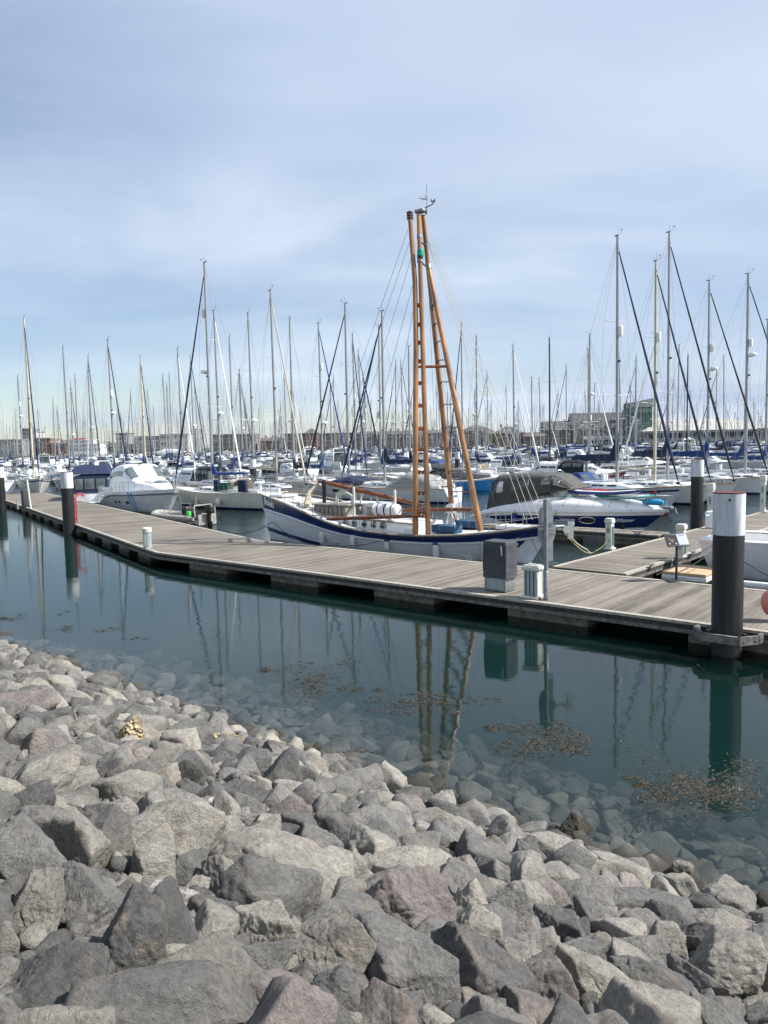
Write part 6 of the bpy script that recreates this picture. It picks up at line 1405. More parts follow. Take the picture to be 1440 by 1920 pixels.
# ------------------------------------------------------------ the crowded berths beyond
fl = random.Random(42)
def arche(kind, **kw):
    P = Parts()
    if kind == 'y': yacht(P, lod=1, **kw)
    else: motor_cruiser(P, lod=1, **kw)
    name = 'yacht' if kind == 'y' else 'motor_boat'
    o = P.merge(name); COL.objects.unlink(o); return o
YA = [
 (arche('y', L=10.5, B=3.3, mh=14.5, cover='cvnavy', genoa=None), 'white yacht with a navy sail cover in the distant crowded berths', 'navy-covered white yachts far off'),
 (arche('y', L=11.5, B=3.5, mh=16.5, cover='cvblue', genoa='cvnavy', radar=.4), 'white blue-covered yacht with a furled headsail and radar dome in the distant crowded berths', 'blue-covered white yachts far off'),
 (arche('y', L=9.0, B=3.0, mh=12.0, cover='cvblue', genoa=None, spread=1, hood='cvnavy'), 'small white yacht with a blue sail cover and spray hood in the distant crowded berths', 'small white yachts far off'),
 (arche('y', L=12.0, B=3.7, mh=17.0, cover='cvblack', genoa=None, hullm='navyhull'), 'dark-hulled yacht with a black sail cover in the distant crowded berths', 'dark-hulled yachts far off'),
 (arche('y', L=10.0, B=3.2, mh=13.5, cover='cvbeige', genoa='gel', hullm='cream'), 'cream yacht with a beige sail cover in the distant crowded berths', 'cream yachts far off'),
 (arche('y', L=11.0, B=3.4, mh=15.5, cover='cvnavy', genoa='cvnavy', bimini='cvnavy', reflector=.6), 'white yacht with a navy bimini over its cockpit in the distant crowded berths', 'yachts with a bimini far off'),
 (arche('y', L=9.5, B=3.1, mh=13.0, cover=None, genoa='gel', spread=1), 'white yacht with a bare boom in the distant crowded berths', 'bare-boomed yachts far off'),
 (arche('y', L=11, B=3.4, mh=15.0, cover='cvgreen', genoa=None, hullm='greenhull'), 'green-hulled yacht in the distant crowded berths', 'green-hulled yachts far off'),
]
YW = [24, 18, 18, 8, 9, 12, 11, 3]
MA = [
 (arche('m', L=8.0, B=2.8, style='canopy', trim='cvnavy', arch=False), 'white motor boat with a navy canopy in the distant crowded berths', 'canopied motor boats far off'),
 (arche('m', L=10.0, B=3.4, style='fly', arch=True), 'white flybridge motor boat in the distant crowded berths', 'flybridge boats far off'),
 (arche('m', L=8.5, B=3.0, style='canopy', trim='cvblack', arch=True), 'white motor boat with a black canopy and arch in the distant crowded berths', 'black-canopied motor boats far off'),
 (arche('m', L=7.0, B=2.6, style='none', cabh=1.1, arch=False), 'small white cabin motor boat in the distant crowded berths', 'small cabin boats far off'),
]
def free(x, y, d):
    for a, b in YPOS:
        if (a - x) ** 2 + (b - y) ** 2 < d * d: return False
    return True
ny = nm = 0; first = {}
rows = [(82, .55), (96, .8), (112, .9), (130, 1), (150, 1), (172, 1), (196, 1), (222, 1), (252, 1), (286, 1), (325, 1), (370, 1), (410, 1)]
spots = []
for ri, (Y0, dens) in enumerate(rows):
    x = -.57 * Y0 - 4; step = 5.2 + Y0 * .013
    while x < .57 * Y0 + 4:
        spots.append((x + fl.uniform(-.6, .6), Y0 - x * .14 + fl.uniform(-1.5, 1.5), dens, ri)); x += step * fl.uniform(.85, 1.25)
for (x, y, dens, ri) in spots:
    if fl.random() > dens: continue
    if not free(x, y, 6.0 if y < 120 else 4.5): continue
    if y < 92 and 2 < x < 9: continue
    isy = fl.random() < .80
    if isy and ny >= 268: continue
    if not isy and nm >= 75: continue
    src, lab, grp = fl.choices(YA, YW)[0] if isy else fl.choice(MA)
    if (not isy) and y > 300: continue
    o = src.copy(); COL.objects.link(o); tag(o, lab, 'yacht' if isy else 'motor boat', grp)
    base_ = R(-58) if ri % 2 else R(122)
    o.location = (x, y, 0); o.rotation_euler = (R(fl.uniform(-1.2, 1.2)), R(fl.uniform(-1.3, 1.3)), base_ + R(fl.uniform(-9, 9))); s = fl.uniform(.86, 1.14)
    o.scale = (s, s, s * fl.uniform(.93, 1.12)); YPOS.append((x, y))
    if isy: ny += 1
    else: nm += 1
# the furthest masts of all read as one mass
mb = MB()
for k in range(250):
    y = fl.uniform(225, 450); x = fl.uniform(-.56, .56) * y
    h = fl.uniform(11, 17.5); mb.tube([(x, y, 1), (x - .03 * h * fl.uniform(-1, 1) * .4, y, h)], [.075, .05], M['alu'], 5)
    for k_ in (.5,): mb.tube([(x - .8, y, h * .55), (x + .8, y, h * .55)], .03, M['aluw'], 4)
    if k % 3 == 0: mb.tube([(x, y, h), (x + fl.choice((-1, 1)) * 3, y, 1.3)], .045, M[fl.choice(['cvnavy', 'gel', 'alu', 'cvblue'])], 4)
    rzz = fl.uniform(0, 3.1); mb.rbox((x, y, .55), (9.5, 2.8, 1.15), M['gel'], .3, rz=rzz, n=1); mb.rbox((x, y, 1.4), (4.2, 1.8, .6), M[fl.choice(['gel', 'gel', 'cvnavy', 'cvblue'])], .2, rz=rzz, n=1)
    mb.rbox((x + 1.5 * math.cos(rzz), y + 1.5 * math.sin(rzz), 2.3), (3.4, .3, .35), M[fl.choice(['cvnavy', 'cvblue', 'cvblack', 'cvbeige'])], .1, rz=rzz, n=1)
o = mb.build('far_boats', smooth=True); tag(o, 'mass of tiny boats and masts at the far side of the marina', 'boats', kind='stuff')
# piles along the far pontoons
for (px, py, lab) in ((476, 930, 'dark pile left of the beige sail cover'), (555, 905, 'dark pile between the beige sail and the white yacht'), (858, 900, 'dark pile behind the blue open boat')):
    q = at(px, py, 0); pile(0, 0, lab, xy=(q.x, q.y), simple=True, r=.3)

# ------------------------------------------------------------ far shore and buildings
mb = MB(); mb.grid(lambda u, v: Vector((-700 + 1500 * u, 455 + 900 * v ** 1.5 + 12 * math.sin(u * 19), 1.2 + 3 * v if v > 0 else -1.5)), span(0, 1, 60), [0, .0005, .1, .3, .6, 1], M['land']); o = mb.build('far_shore', smooth=False); tag(o, kind='structure')
def wallmat(n, c): return paint(n, c, .9, var=.25, scale=.35)
M['brickd'] = wallmat('dark_brick', (.115, .085, .07)); M['brickr'] = wallmat('red_brick', (.21, .095, .065)); M['brickb'] = wallmat('brown_brick', (.17, .12, .09)); M['render'] = wallmat('pale_render', (.50, .49, .46)); M['rgrey'] = wallmat('grey_cladding', (.25, .26, .27)); M['roofd'] = wallmat('slate_roof', (.085, .085, .085)); M['roofb'] = wallmat('brown_roof', (.12, .095, .08))
M['shedroof'] = wallmat('pale_shed_roof', (.42, .41, .38)); M['greeng'] = wallmat('green_glass_cladding', (.03, .10, .075)); M['ochre'] = wallmat('ochre_wall', (.42, .28, .12)); M['fwhite'] = paint('ferry_white', (.75, .76, .76), .5, var=.05); M['fred'] = paint('ferry_orange', (.55, .12, .05), .5)
def bldg(label, x0, x1, ytop, yeave, wall, roof, Y=500, kind='hip', rows=2, cols=8, name='building', depth=16, win=(1.3, 1.5), extra=None, winm='glass', pale=None):
    """x0, x1: photo columns of the ends; ytop, yeave: photo rows of ridge and eaves"""
    a = atY(x0, yeave, Y); b = atY(x1, yeave, Y); ze = (a.z + b.z) / 2; zr = (atY(x0, ytop, Y).z + atY(x1, ytop, Y).z) / 2; Wd = b.x - a.x
    root = empty(name, ((a.x + b.x) / 2, Y, 1.0)); tag(root, label, 'building'); ze -= 1; zr -= 1
    mb = MB(); mb.box((0, depth / 2, ze / 2 - .5), (Wd, depth, ze + 1), M[wall]); w_ = mb.build('wall', root, smooth=False)
    mb = MB(); o_ = .5
    if kind == 'flat': mb.box((0, depth / 2, ze + .2), (Wd + .6, depth + .6, .5), M[roof]); zr = ze
    elif kind == 'gable': mb.add([(-Wd / 2 - o_, -o_, ze - .1), (Wd / 2 + o_, -o_, ze - .1), (Wd / 2 + o_, depth + o_, ze - .1), (-Wd / 2 - o_, depth + o_, ze - .1), (-Wd / 2 - o_, depth / 2, zr), (Wd / 2 + o_, depth / 2, zr)], [(0, 1, 5, 4), (2, 3, 4, 5), (0, 4, 3), (1, 2, 5), (0, 3, 2, 1)], M[roof])
    elif kind == 'hip':
        k = min(Wd * .4, depth * .5); mb.add([(-Wd / 2 - o_, -o_, ze - .1), (Wd / 2 + o_, -o_, ze - .1), (Wd / 2 + o_, depth + o_, ze - .1), (-Wd / 2 - o_, depth + o_, ze - .1), (-Wd / 2 + k, depth / 2, zr), (Wd / 2 - k, depth / 2, zr)], [(0, 1, 5, 4), (2, 3, 4, 5), (0, 4, 3), (1, 2, 5), (0, 3, 2, 1)], M[roof])
    elif kind == 'slant': mb.add([(-Wd / 2 - o_, -o_, ze - .1), (Wd / 2 + o_, -o_, ze - .1), (Wd / 2 + o_, depth + o_, ze - .1), (-Wd / 2 - o_, depth + o_, ze - .1), (-Wd / 2 - o_, -o_, zr - 1.6), (Wd / 2 + o_, -o_, zr + 1.0), (Wd / 2 + o_, depth + o_, zr + 1.0), (-Wd / 2 - o_, depth + o_, zr - 1.6)], [(0, 1, 5, 4), (1, 2, 6, 5), (2, 3, 7, 6), (3, 0, 4, 7), (4, 5, 6, 7), (3, 2, 1, 0)], M[roof])
    mb.build('roof', root, smooth=False)
    for r_ in range(rows):
        for c_ in range(cols):
            if pale and (c_ + r_ * 3) % pale == 0: continue
            x = -Wd / 2 + Wd * (c_ + .5) / cols; z = ze * (r_ + .62) / rows
            mb = MB(); mb.box((x, -.03, z), (win[0], .12, win[1]), M[winm]); mb.box((x, -.06, z - win[1] / 2 - .1), (win[0] + .3, .22, .16), M['render']); mb.box((x, -.10, z), (.08, .06, win[1]), M['render'])
            mb.build('window', w_, smooth=False)
    if extra: extra(root, Wd, ze, zr)
    return root
def chim(n):
    def f(root, Wd, ze, zr):
        for i in range(n): mb = MB(); mb.box((-Wd / 2 + Wd * (i + .5) / n, 8, zr + .3), (1.0, 1.0, 2.2), M['brickb']); mb.build('chimney', root, smooth=False)
    return f
bldg('long dark brick hall with a slate roof at the left of the right-hand buildings', 1021, 1071, 789, 806, 'brickd', 'roofd', kind='gable', rows=1, cols=5, win=(3.2, 3.2))
def canopy_(root, Wd, ze, zr):
    mb = MB(); mb.box((2, -2.5, 3.2), (Wd * .75, 5, .5), M['render']); mb.box((2, -.2, 4.6), (Wd * .75, .3, 1.8), M['render']); mb.build('white_shop_canopy', root, smooth=False)
    for x in (-.35, -.1, .2, .42): mb = MB(); mb.box((Wd * x, 1.8, ze + 1.6), (2.2, 3, 3.2), M['render']); mb.add([(Wd * x - 1.6, .1, ze + 3.2), (Wd * x + 1.6, .1, ze + 3.2), (Wd * x, .1, ze + 4.8), (Wd * x - 1.6, 5, ze + 3.2), (Wd * x + 1.6, 5, ze + 3.2), (Wd * x, 5, ze + 4.8)], [(0, 1, 2), (3, 5, 4), (0, 2, 5, 3), (1, 4, 5, 2)], M['roofd']); mb.build('dormer', root, smooth=False)
bldg('large warehouse-like building with a tall slate roof left of the green tower', 1074, 1182, 773, 803, 'brickd', 'roofd', kind='gable', rows=1, cols=12, win=(2, 2.4), extra=canopy_)
def tower_x(root, Wd, ze, zr):
    mb = MB(); mb.box((0, -.15, ze - 2.2), (Wd * .92, .35, 2.6), M['glasslt']); mb.build('glazed_lookout_band', root, smooth=False)
bldg('green glass tower with a slanting grey cap', 1182, 1223, 750, 763, 'greeng', 'rgrey', kind='slant', rows=1, cols=3, win=(1.6, 8), Y=490, depth=12, winm='greeng', extra=tower_x, name='tower')
bldg('very long low shed with a pale roof at the far right', 1206, 1440, 785, 806, 'rgrey', 'shedroof', kind='hip', rows=1, cols=14, win=(9, 3.0), Y=485, depth=30)
bldg('low brown-roofed terrace left of the dark brick hall', 983, 1020, 810, 818, 'brickb', 'roofb', kind='gable', rows=1, cols=5, Y=495)
bldg('dark hip-roofed house beside a pale-forestay yacht', 930, 983, 799, 812, 'brickd', 'roofd', kind='hip', rows=2, cols=6, extra=chim(2))
bldg('brown brick block with white windows right of the wooden poles', 866, 926, 797, 808, 'brickb', 'roofd', kind='hip', rows=2, cols=6)
bldg('ochre-walled narrow house right of the wooden poles', 911, 928, 806, 812, 'ochre', 'roofb', kind='gable', rows=2, cols=2, Y=492)
bldg('grey-roofed flats seen between the wooden poles', 838, 866, 800, 808, 'brickb', 'roofd', kind='gable', rows=3, cols=4, Y=505, extra=chim(2))
bldg('brown terrace seen behind the wooden poles', 772, 838, 806, 812, 'brickb', 'roofb', kind='gable', rows=3, cols=8, Y=505, extra=chim(4))
bldg('long dark brick apartment row left of the wooden poles', 694, 770, 808, 814, 'brickd', 'roofd', kind='gable', rows=3, cols=9, extra=chim(5))
bldg('red brick block left of the apartment row', 668, 698, 806, 813, 'brickr', 'roofd', kind='hip', rows=3, cols=4)
bldg('brown brick apartments in the centre of the far shore', 594, 668, 809, 813, 'brickb', 'roofd', kind='flat', rows=4, cols=10)
bldg('square turreted brick block in the centre of the far shore', 571, 594, 803, 812, 'brickr', 'roofd', kind='hip', rows=4, cols=3, Y=492)
bldg('dark apartments left of the turreted block', 531, 571, 811, 814, 'brickd', 'roofd', kind='flat', rows=4, cols=6)
bldg('low red brick houses left of the centre', 488, 531, 820, 826, 'brickr', 'roofb', kind='gable', rows=2, cols=6, extra=chim(3))
bldg('brown apartment block with balconies behind the cream yacht', 398, 478, 812, 815, 'brickb', 'roofd', kind='flat', rows=4, cols=12)
bldg('pale grey office block left of the cream yacht mast', 300, 352, 812, 815, 'render', 'rgrey', kind='flat', rows=3, cols=8, Y=520)
bldg('slim dark blue-grey tower block left of the cream yacht mast', 356, 367, 803, 805, 'rgrey', 'rgrey', kind='flat', rows=6, cols=2, Y=540, name='tower_block')
bldg('grey block behind the pale office block', 252, 300, 816, 819, 'rgrey', 'roofd', kind='flat', rows=3, cols=8, Y=520)
bldg('tall pale block with a dark side right of the ferry', 217, 238, 811, 813, 'rgrey', 'roofd', kind='flat', rows=5, cols=4, Y=520)
bldg('red brick houses behind the ferry', 96, 150, 824, 831, 'brickr', 'roofb', kind='gable', rows=2, cols=6)
bldg('tall grey tower block near the left edge', 41, 55, 802, 804, 'rgrey', 'rgrey', kind='flat', rows=7, cols=3, Y=530, name='tower_block')
bldg('pale block beside the tall grey tower block', 55, 64, 808, 810, 'render', 'rgrey', kind='flat', rows=6, cols=2, Y=530)
bldg('red brick block with a pale upper floor near the left edge', 62, 94, 818, 822, 'brickr', 'render', kind='flat', rows=3, cols=5)
bldg('low grey shed at the far left edge', -10, 41, 821, 825, 'rgrey', 'rgrey', kind='flat', rows=2, cols=6, Y=515)
# ferry
a = atY(133, 846, 440); b = atY(196, 846, 440); Lf = (b - a).length; root = empty('ferry', ((a.x + b.x) / 2, 440, 0), R(-4)); tag(root, 'white multi-deck ferry with an orange-red upper deck across the marina on the left', 'ferry')
mb = MB(); mb.rbox((0, 0, 1.6), (Lf, 9, 4.0), M['fwhite'], .6); mb.box((0, 0, -.2), (Lf * .98, 8.8, .9), M['navyhull']); mb.build('hull', root)
mb = MB()
for k, (z, l_, dx) in enumerate(((4.6, .96, 0), (6.9, .94, 0), (9.1, .62, -2.6))):
    mb.box((dx, 0, z), (Lf * l_, 8.4, 1.9), M['fwhite']); mb.box((dx, 0, z + 1.0), (Lf * l_ + .5, 9, .25), M['fwhite'])
sp_ = mb.build('superstructure', root, smooth=False)
for k, (z, l_, dx, n) in enumerate(((4.7, .9, 0, 13), (7.0, .88, 0, 12), (9.2, .56, -2.6, 8))):
    for i in range(n): mb = MB(); mb.box((dx - Lf * l_ / 2 + Lf * l_ * (i + .5) / n, -4.22, z), (.8, .08, .7), M['glass']); mb.build('window', sp_, smooth=False)
mb = MB(); mb.box((-3.5, 0, 10.9), (7.5, 5, 1.0), M['fred']); mb.build('upper_deck', root, smooth=False)
mb = MB(); mb.tube([(2.5, 0, 8), (2.5, 0, 15)], [.7, .3], M['fwhite'], 8); mb.tube([(2.5, -1.5, 12.5), (2.5, 1.5, 12.5)], .15, M['fwhite'], 6); mb.build('funnel_mast', root)
# large white covered motor yacht
a = atY(280, 850, 330); root = empty('motor_yacht', (a.x + 8, 330, 0), R(172)); tag(root, 'large white shrink-wrapped boat hull in the distance left of the cream yacht', 'motor yacht')
P = Parts(); H_ = Hull(17, 4.6, fb=2.3, sheer_bow=.3, rake_b=2.5, rake_s=0, stern_w=.9); mb = P.new('hull'); H_.mesh(mb, [(0, 1, M['gel'])], M['navyhull'], M['gel'], 20); mb = P.new('wrap'); cf4 = cabin_fn(-8, 7, lambda u: H_.bw(.05 + .85 * u), lambda u: 2.2, interp([(0, .6), (.2, 1.9), (.6, 2.2), (1, .3)]), e=.6); mb.grid(cf4, span(0, 1, 10), span(0, 1, 10), M['gel']); P.link(root)
# two trees on the far shore
M['leaf'] = paint('far_leaves', (.06, .085, .03), .9, var=.5, scale=1.5)
for (px, w, lab) in ((206, 11, 'dark rounded tree right of the ferry'), (930, 9, 'olive green tree beside the hip-roofed house'), (1433, 12, 'low tree line at the end of the long shed')):
    q = atY(px, 835, 470); root = empty('tree', (q.x, 470, 1)); tag(root, lab, 'tree'); mb = MB(); mb.tube([(0, 0, 0), (.2, 0, 3), (0, .2, 5)], [.35, .25, .1], M['teak'], 6); mb.build('trunk', root)
    mb = MB(); r_ = random.Random(px)
    for i in range(900):
        d = Vector((r_.gauss(0, 1), r_.gauss(0, 1), r_.gauss(0, 1))).normalized() * r_.uniform(.5, 1.0); n_ = noise.noise(d * 2 + Vector((px, 0, 0)))
        c = Vector((d.x * w / 2, d.y * w / 2, 5.2 + d.z * 3.2)) * 1.0 * (1 + .25 * n_); s = .35
        u = Vector((r_.gauss(0, 1), r_.gauss(0, 1), r_.gauss(0, 1))).normalized() * s; v = u.cross(Vector((r_.gauss(0, 1), r_.gauss(0, 1), 1))).normalized() * s
        mb.add([c - u, c + v, c + u, c - v], [(0, 1, 2, 3)], M['leaf'])
    mb.build('crown', root, smooth=False, fixn=False)

# ------------------------------------------------------------ things standing on the pontoon
RZA = math.atan2(dA.y, dA.x); D0 = .515
def on_deck(name, label, cat, px, py, rz=RZA, group=None, z=D0):
    q = at(px, py, z); r_ = empty(name, q, rz); tag(r_, label, cat, group); return r_
# service pedestals
def pedestal(label, px, py, h=1.1, w=.24, rz=RZA, slats=False):
    r_ = on_deck('service_pedestal', label, 'pedestal', px, py, rz, 'service pedestals on the pontoons')
    mb = MB(); mb.rbox((0, 0, h * .43), (w * .86, w * .86, h * .86), M['pedg'] if slats else M['pedw'], .012); mb.rbox((0, 0, .03), (w * 1.25, w * 1.25, .06), M['pedw'], .01); mb.build('body', r_)
    mb = MB(); mb.rbox((0, 0, h * .90), (w * 1.08, w * 1.08, h * .12), M['pedw'], .02); mb.rbox((0, 0, h * .975), (w * .95, w * .95, h * .045), M['pedw'], .015); mb.build('cap', r_)
    mb = MB()
    if slats:
        for k in (-.34, 0, .34): mb.box((k * w * .8, -w * .435, h * .44), (w * .05, .012, h * .72), M['black'])
        for sx in (-1, 1): mb.box((sx * w * .43, 0, h * .44), (.012, w * .5, h * .72), M['pedw'])
    else:
        mb.box((w * .436, 0, h * .43), (.012, w * .6, h * .62), M['pedgreen']); mb.box((-w * .0, -w * .436, h * .62), (w * .4, .014, h * .18), M['pedg']); mb.box((0, -w * .45, h * .30), (w * .35, .02, h * .1), M['pedg'])
        mb.lathe((0, -w * .47, h * .62), [(.02, .02), (.025, -.02)], M['black'], 10, 'Y')
    mb.build('panel', r_); return r_
pedestal('squat grey slatted pedestal between the covered box and the sign post', 1000, 1120, h=.84, w=.40, slats=True)
pr_ = pedestal('cream and green service pedestal at the corner with yellow rope tied to it', 1143, 1030, h=1.12, w=.27)
letters('5', lambda a, b: Vector((a, -.125, .85 + b)), 1.0, M['letd'], 'number_lettering', pr_, .11, 0, .002)
pedestal('cream service pedestal behind the display sign', 1277, 1046, h=1.12, w=.28)
pedestal('tall grey service pedestal between the two piles on the right', 1332, 990, h=1.95, w=.27)
pedestal('grey service pedestal near the right edge on the far walkway', 1430, 960, h=1.9, w=.28)
# round bollard light
r_ = on_deck('bollard_light', 'round grey-green bollard light at the bend of the pontoon', 'bollard light', 277, 1027)
mb = MB(); mb.lathe((0, 0, 0), [(.19, 0), (.19, .02), (.165, .03), (.165, .62)], M['pedg'], 24); mb.build('body', r_)
mb = MB(); mb.lathe((0, 0, 0), [(.168, .62), (.19, .64), (.19, .70), (.175, .705), (.175, .73), (.19, .735), (.185, .79), (.12, .82), (.01, .825)], M['pedw'], 24); mb.build('cap', r_)
mb = MB(); mb.box((.05, -.168, .34), (.12, .012, .5), M['pedw']); mb.build('panel', r_)
# covered cabinet
r_ = on_deck('covered_cabinet', 'grey cabinet under a charcoal weather cover at the pontoon edge', 'cabinet', 938, 1106)
mb = MB(); mb.rbox((0, 0, .22), (.62, .50, .44), M['galv'], .01)
for sx in (-1, 1): mb.rbox((sx * .30, -.25, .22), (.04, .03, .44), M['galv'], .005)
mb.box((0, -.256, .22), (.54, .01, .34), M['pedg']); mb.build('steel_stand', r_)
def cvf(u, v):
    z = .36 + .96 * u; a = 2 * math.pi * v; c, s = math.cos(a), math.sin(a); k = .12
    x = .365 * math.copysign(abs(c) ** k, c); y = .295 * math.copysign(abs(s) ** k, s)
    n_ = noise.noise(Vector((x * 4, y * 4, z * 3.2))) * .022 + noise.noise(Vector((x * 2 + 5, y * 2, z * 9))) * .010
    t = 1 + n_ * 2 + .03 * max(0, .1 - u) * 10 * .6; top = 1 - .05 * max(0, (u - .93) / .07) ** 2
    return Vector((x * t * top, y * t * top, z))
mb = MB(); us = span(0, 1, 26); vs_ = span(0, 1, 64); mb.grid(cvf, us, vs_, M['cover']); mb.add([cvf(1, v) for v in vs_[:-1]] + [(0, 0, 1.345)], [(i, (i + 1) % 64, 64) for i in range(64)], M['cover']); mb.build('weather_cover', r_, ang=50)
mb = MB(); mb.tube([(.22, -.30, 1.22), (.25, -.33, 1.12), (.25, -.32, .98)], .02, M['pedw'], 6); mb.tube([(.33, -.305, .9), (.335, -.31, .45)], .008, M['black'], 4); mb.build('cord_toggle', r_)
# sign post seen from behind
r_ = on_deck('sign_post', 'grey steel sign post with cloud-shaped plates seen from behind, at the pontoon edge', 'sign', 1024, 1124, rz=R(2))
mb = MB(); mb.tube([(0, 0, 0), (0, 0, 2.46)], .055, M['galv'], 14); mb.lathe((0, 0, 2.46), [(.06, -.02), (.06, .03), (.01, .05)], M['galv'], 14); mb.lathe((0, 0, 0), [(.07, 0), (.07, .7), (.055, .72)], M['galv'], 14); mb.build('post', r_)
mb = MB(); yy = .07
def plate(pts, x, z, y, mat, th=.006): 
    n = len(pts); mb.add([(x + a, y, z + b) for a, b in pts] + [(x + a, y + th, z + b) for a, b in pts], [tuple(range(n)), tuple(range(2 * n - 1, n - 1, -1))] + [(i, (i + 1) % n, n + (i + 1) % n, n + i) for i in range(n)], M[mat])
plate([(-.16, 0), (.20, 0), (.20, .26), (.17, .44), (.12, .56), (.06, .64), (.0, .66), (-.05, .60), (-.06, .46), (-.12, .42), (-.16, .32)], 0, 1.85, yy, 'greysteel')
plate([(-.18, 0), (.26, 0), (.26, -.20), (.22, -.36), (.16, -.44), (.16, -.60), (-.02, -.60), (-.18, -.34)], 0, 1.84, yy + .012, 'greysteel')
plate([(-.06, 0), (.14, 0), (.14, -.5), (-.06, -.5)], .06, 1.45, yy + .024, 'greysteel')
for z in (1.62, 1.72, 1.9): mb.box((.02, .03, z), (.38, .05, .035), M['galv'])
mb.build('plates', r_, smooth=False)
mb = MB(); mb.tube([(.2, .2, 1.78), (.52, .25, 1.78)], .05, M['galv'], 10); mb.box((.66, .2, 1.70), (.22, .03, .42), M['galv'], R(35)); mb.lathe((.55, .15, 1.72), [(.02, -.04), (.09, -.04), (.09, .04), (.02, .04)], M['pedw'], 12, 'Y'); mb.build('bracket', r_)
# display board on black stand
r_ = on_deck('display_sign', 'small black display board on a slim stand at the edge of the pontoon', 'sign', 1268, 1088, rz=R(8))
mb = MB(); mb.rbox((0, 0, .012), (.62, .42, .02), M['black'], .008); mb.build('base_plate', r_); mb = MB(); mb.rbox((0, 0, .52), (.055, .05, 1.04), M['black'], .008); mb.build('stand', r_)
RX = R(-38)
brd = empty('board', (0, 0, 1.10)); brd.parent = r_
mb = MB(); mb.rbox((0, .0, 1.12), (.66, .035, .40), M['black'], .012, rx=RX); bo = mb.build('board_panel', r_); bpy.data.objects.remove(brd)
M['paper'] = paint('blue_white_paper', (.40, .44, .55), .9, var=.05); M['brownart'] = paint('brown_figure', (.16, .10, .07), .9); M['slate'] = paint('dark_print', (.018, .018, .024), .9, var=0)
Rm = Matrix.Rotation(RX, 4, 'X')
def bp_(x, z, off): v = Rm @ Vector((x, -off, z)); return (v.x, v.y, v.z + 1.12)
def flat(pts, off, mat): mb.add([bp_(x, z, off) for x, z in pts], [tuple(range(len(pts)))], M[mat])
mb = MB(); flat([(.02, -.16), (.30, -.16), (.30, .16), (.02, .16)], .0205, 'paper'); flat([(.08, .115), (.24, .115), (.24, .13), (.08, .13)], .023, 'slate')
for k in range(9): z = .08 - k * .022; w_ = .11 if k % 4 != 3 else .06; flat([(.16 - w_, z), (.16 + w_ * .9, z), (.16 + w_ * .9, z + .006), (.16 - w_, z + .006)], .023, 'pedg')
flat([(-.30, -.16), (.01, -.16), (.01, .16), (-.30, .16)], .0205, 'slate')
flat([(-.16, -.10), (-.05, .09), (-.10, .02), (-.15, .0), (-.22, .06), (-.25, .12), (-.24, .02)], .023, 'brownart'); flat([(-.17, -.02), (-.12, -.10), (-.09, -.02), (-.12, .03)], .0235, 'brownart')
for cx_ in (-.25, -.06): flat([(cx_ + .022 * math.cos(a), -.12 + .022 * math.sin(a)) for a in span(0, 2 * math.pi, 12)[:-1]], .024, 'paper')
mb.build('printed_sheet', bo, smooth=False, fixn=False)
# red rescue ladder
r_ = on_deck('rescue_ladder', 'red tubular rescue ladder folded up beside the left pile', 'ladder', 143, 981, rz=math.atan2(dB.y, dB.x))
for s_ in (-.22, .22): mb = MB(); mb.tube([(s_, 0, .0), (s_, 0, 1.35), (s_, .1, 1.55), (s_, .35, 1.6), (s_, .45, 1.45)], .035, M['red'], 8); mb.build('rail', r_)
for z in (.25, .6, .95, 1.3): mb = MB(); mb.tube([(-.22, 0, z), (.22, 0, z)], .03, M['red'], 6); mb.build('rung', r_)
r_ = on_deck('power_cabinet', 'dark rounded cabinet on the far stretch of pontoon near the left edge', 'cabinet', 50, 950, rz=math.atan2(dB.y, dB.x)); mb = MB(); mb.rbox((0, 0, .62), (.62, .6, 1.24), M['cover'], .12); mb.build('body', r_); mb = MB(); mb.rbox((0, 0, .04), (.7, .66, .08), M['black'], .01); mb.build('base', r_)
r_ = on_deck('white_post', 'thin white post with a short arm beside the dark cabinet at the left', 'post', 58, 954, rz=0); mb = MB(); mb.tube([(0, 0, 0), (-.15, 0, 2.0)], .07, M['pedw'], 8); mb.build('pole', r_); mb = MB(); mb.tube([(-.9, 0, 0), (-.9, 0, .75)], .06, M['pedg'], 8); mb.build('stub', r_)
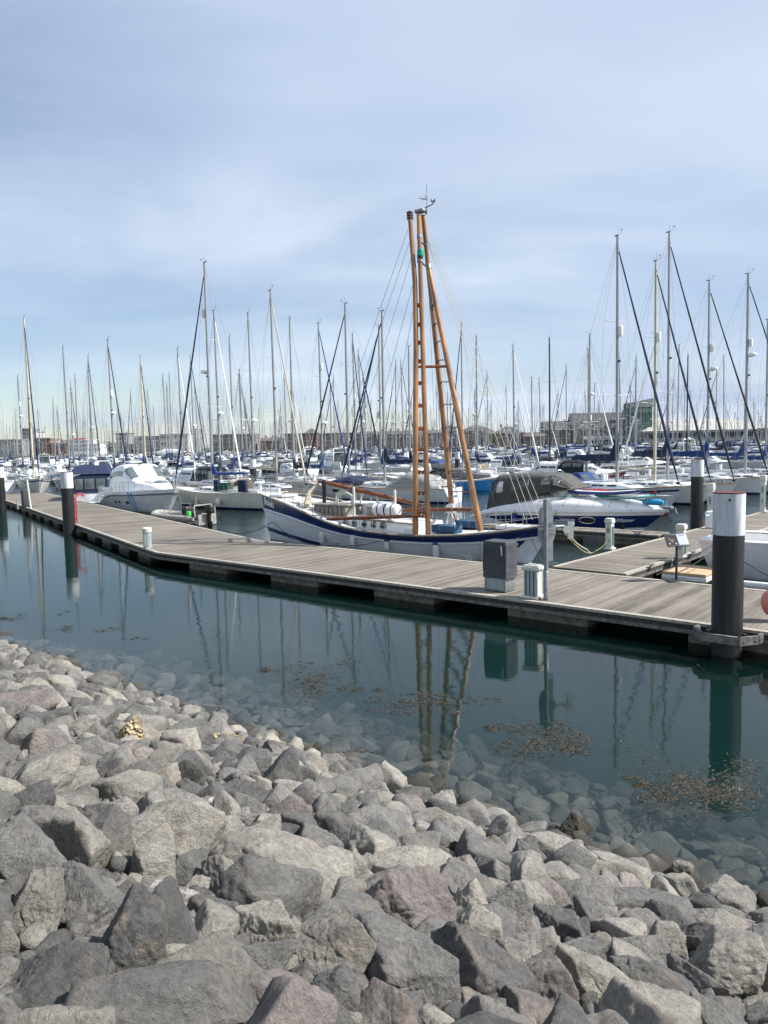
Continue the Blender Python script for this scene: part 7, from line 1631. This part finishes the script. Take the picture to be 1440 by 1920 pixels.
# cleats
def cleat(px, py, label, rz):
    r_ = on_deck('mooring_cleat', label, 'cleat', px, py, rz, z=D0); mb = MB()
    for k in (-.07, .07): mb.rbox((k, 0, .045), (.04, .05, .09), M['galv'], .008)
    mb.tube([(-.24, 0, .10), (-.16, 0, .085), (.16, 0, .085), (.24, 0, .10)], [.018, .026, .026, .018], M['galv'], 8); mb.rbox((0, 0, .008), (.26, .09, .016), M['galv'], .004); mb.build('cleat_horn', r_)
cleat(630, 1022, 'steel cleat on the pontoon edge below the stern of the wooden-masted boat', RZA); cleat(878, 1049, 'steel cleat left of the covered cabinet', RZA)
cleat(1032, 1060, 'steel cleat at the corner beside the sign post', RZA); cleat(1222, 1062, 'steel cleat on the right edge of the branching pontoon', R(48)); cleat(1195, 1001, 'steel cleat on the finger pontoon beyond the corner pedestal', RZA)
cleat(1300, 1038, 'steel cleat on the branching pontoon next to the display sign pedestal', R(48))
p5 = at(1143, 1030, .52)
rope('mooring_rope', 'pale rope running from the bow roller of the wooden-masted boat to the corner pedestal', [bw_(Vector((7.9, 0, 1.45))), at(1100, 1030, .55), at(1118, 1032, .53)], r=.022, mat='ropew', sag=.12)
M['ropey'] = paint('yellow_rope', (.55, .50, .22), .8)
rope('mooring_rope', 'yellowish rope looped from the bow roller round the corner pedestal', [bw_(Vector((7.7, .1, 1.5))), at(1095, 1034, .5), at(1122, 1030, .56), p5 + Vector((-.02, -.15, .55))], r=.014, mat='ropey', sag=.10)
q = at(1443, 1130, .9); root = empty('marker_buoy', (q.x + .06, q.y, .92)); tag(root, 'pink inflatable buoy cut by the right edge of the picture', 'buoy')
mb = MB(); mb.lathe((0, 0, 0), [(.02, -.32), (.13, -.27), (.20, -.16), (.23, 0), (.21, .12), (.14, .22), (.06, .27), (.05, .32), (.02, .33)], M['orange'], 20); mb.build('float_body', root); mb = MB(); mb.tube([(0, -.2, -.2), (-.1, -.24, -.38), (-.02, -.22, -.45), (.05, -.2, -.3), (0, -.1, .35), (.1, .1, .8)], .012, M['rope'], 5); mb.build('rope_tail', root)
mb = MB(); mb.tube([(.1, .1, -.42), (.1, .1, .85)], .03, M['galv'], 8); mb.build('holding_post', root)
# low white fenders on the pontoon edge by the open boat
r_ = on_deck('dock_fender', 'white dock fender strip on the far pontoon edge right of the thick pile', 'fender', 1418, 1099, z=.5); mb = MB(); mb.rbox((0, .05, .02), (1.6, .16, .18), M['fender'], .06); mb.rbox((.95, .05, .02), (.25, .16, .18), M['fender'], .06); mb.build('pad', r_)
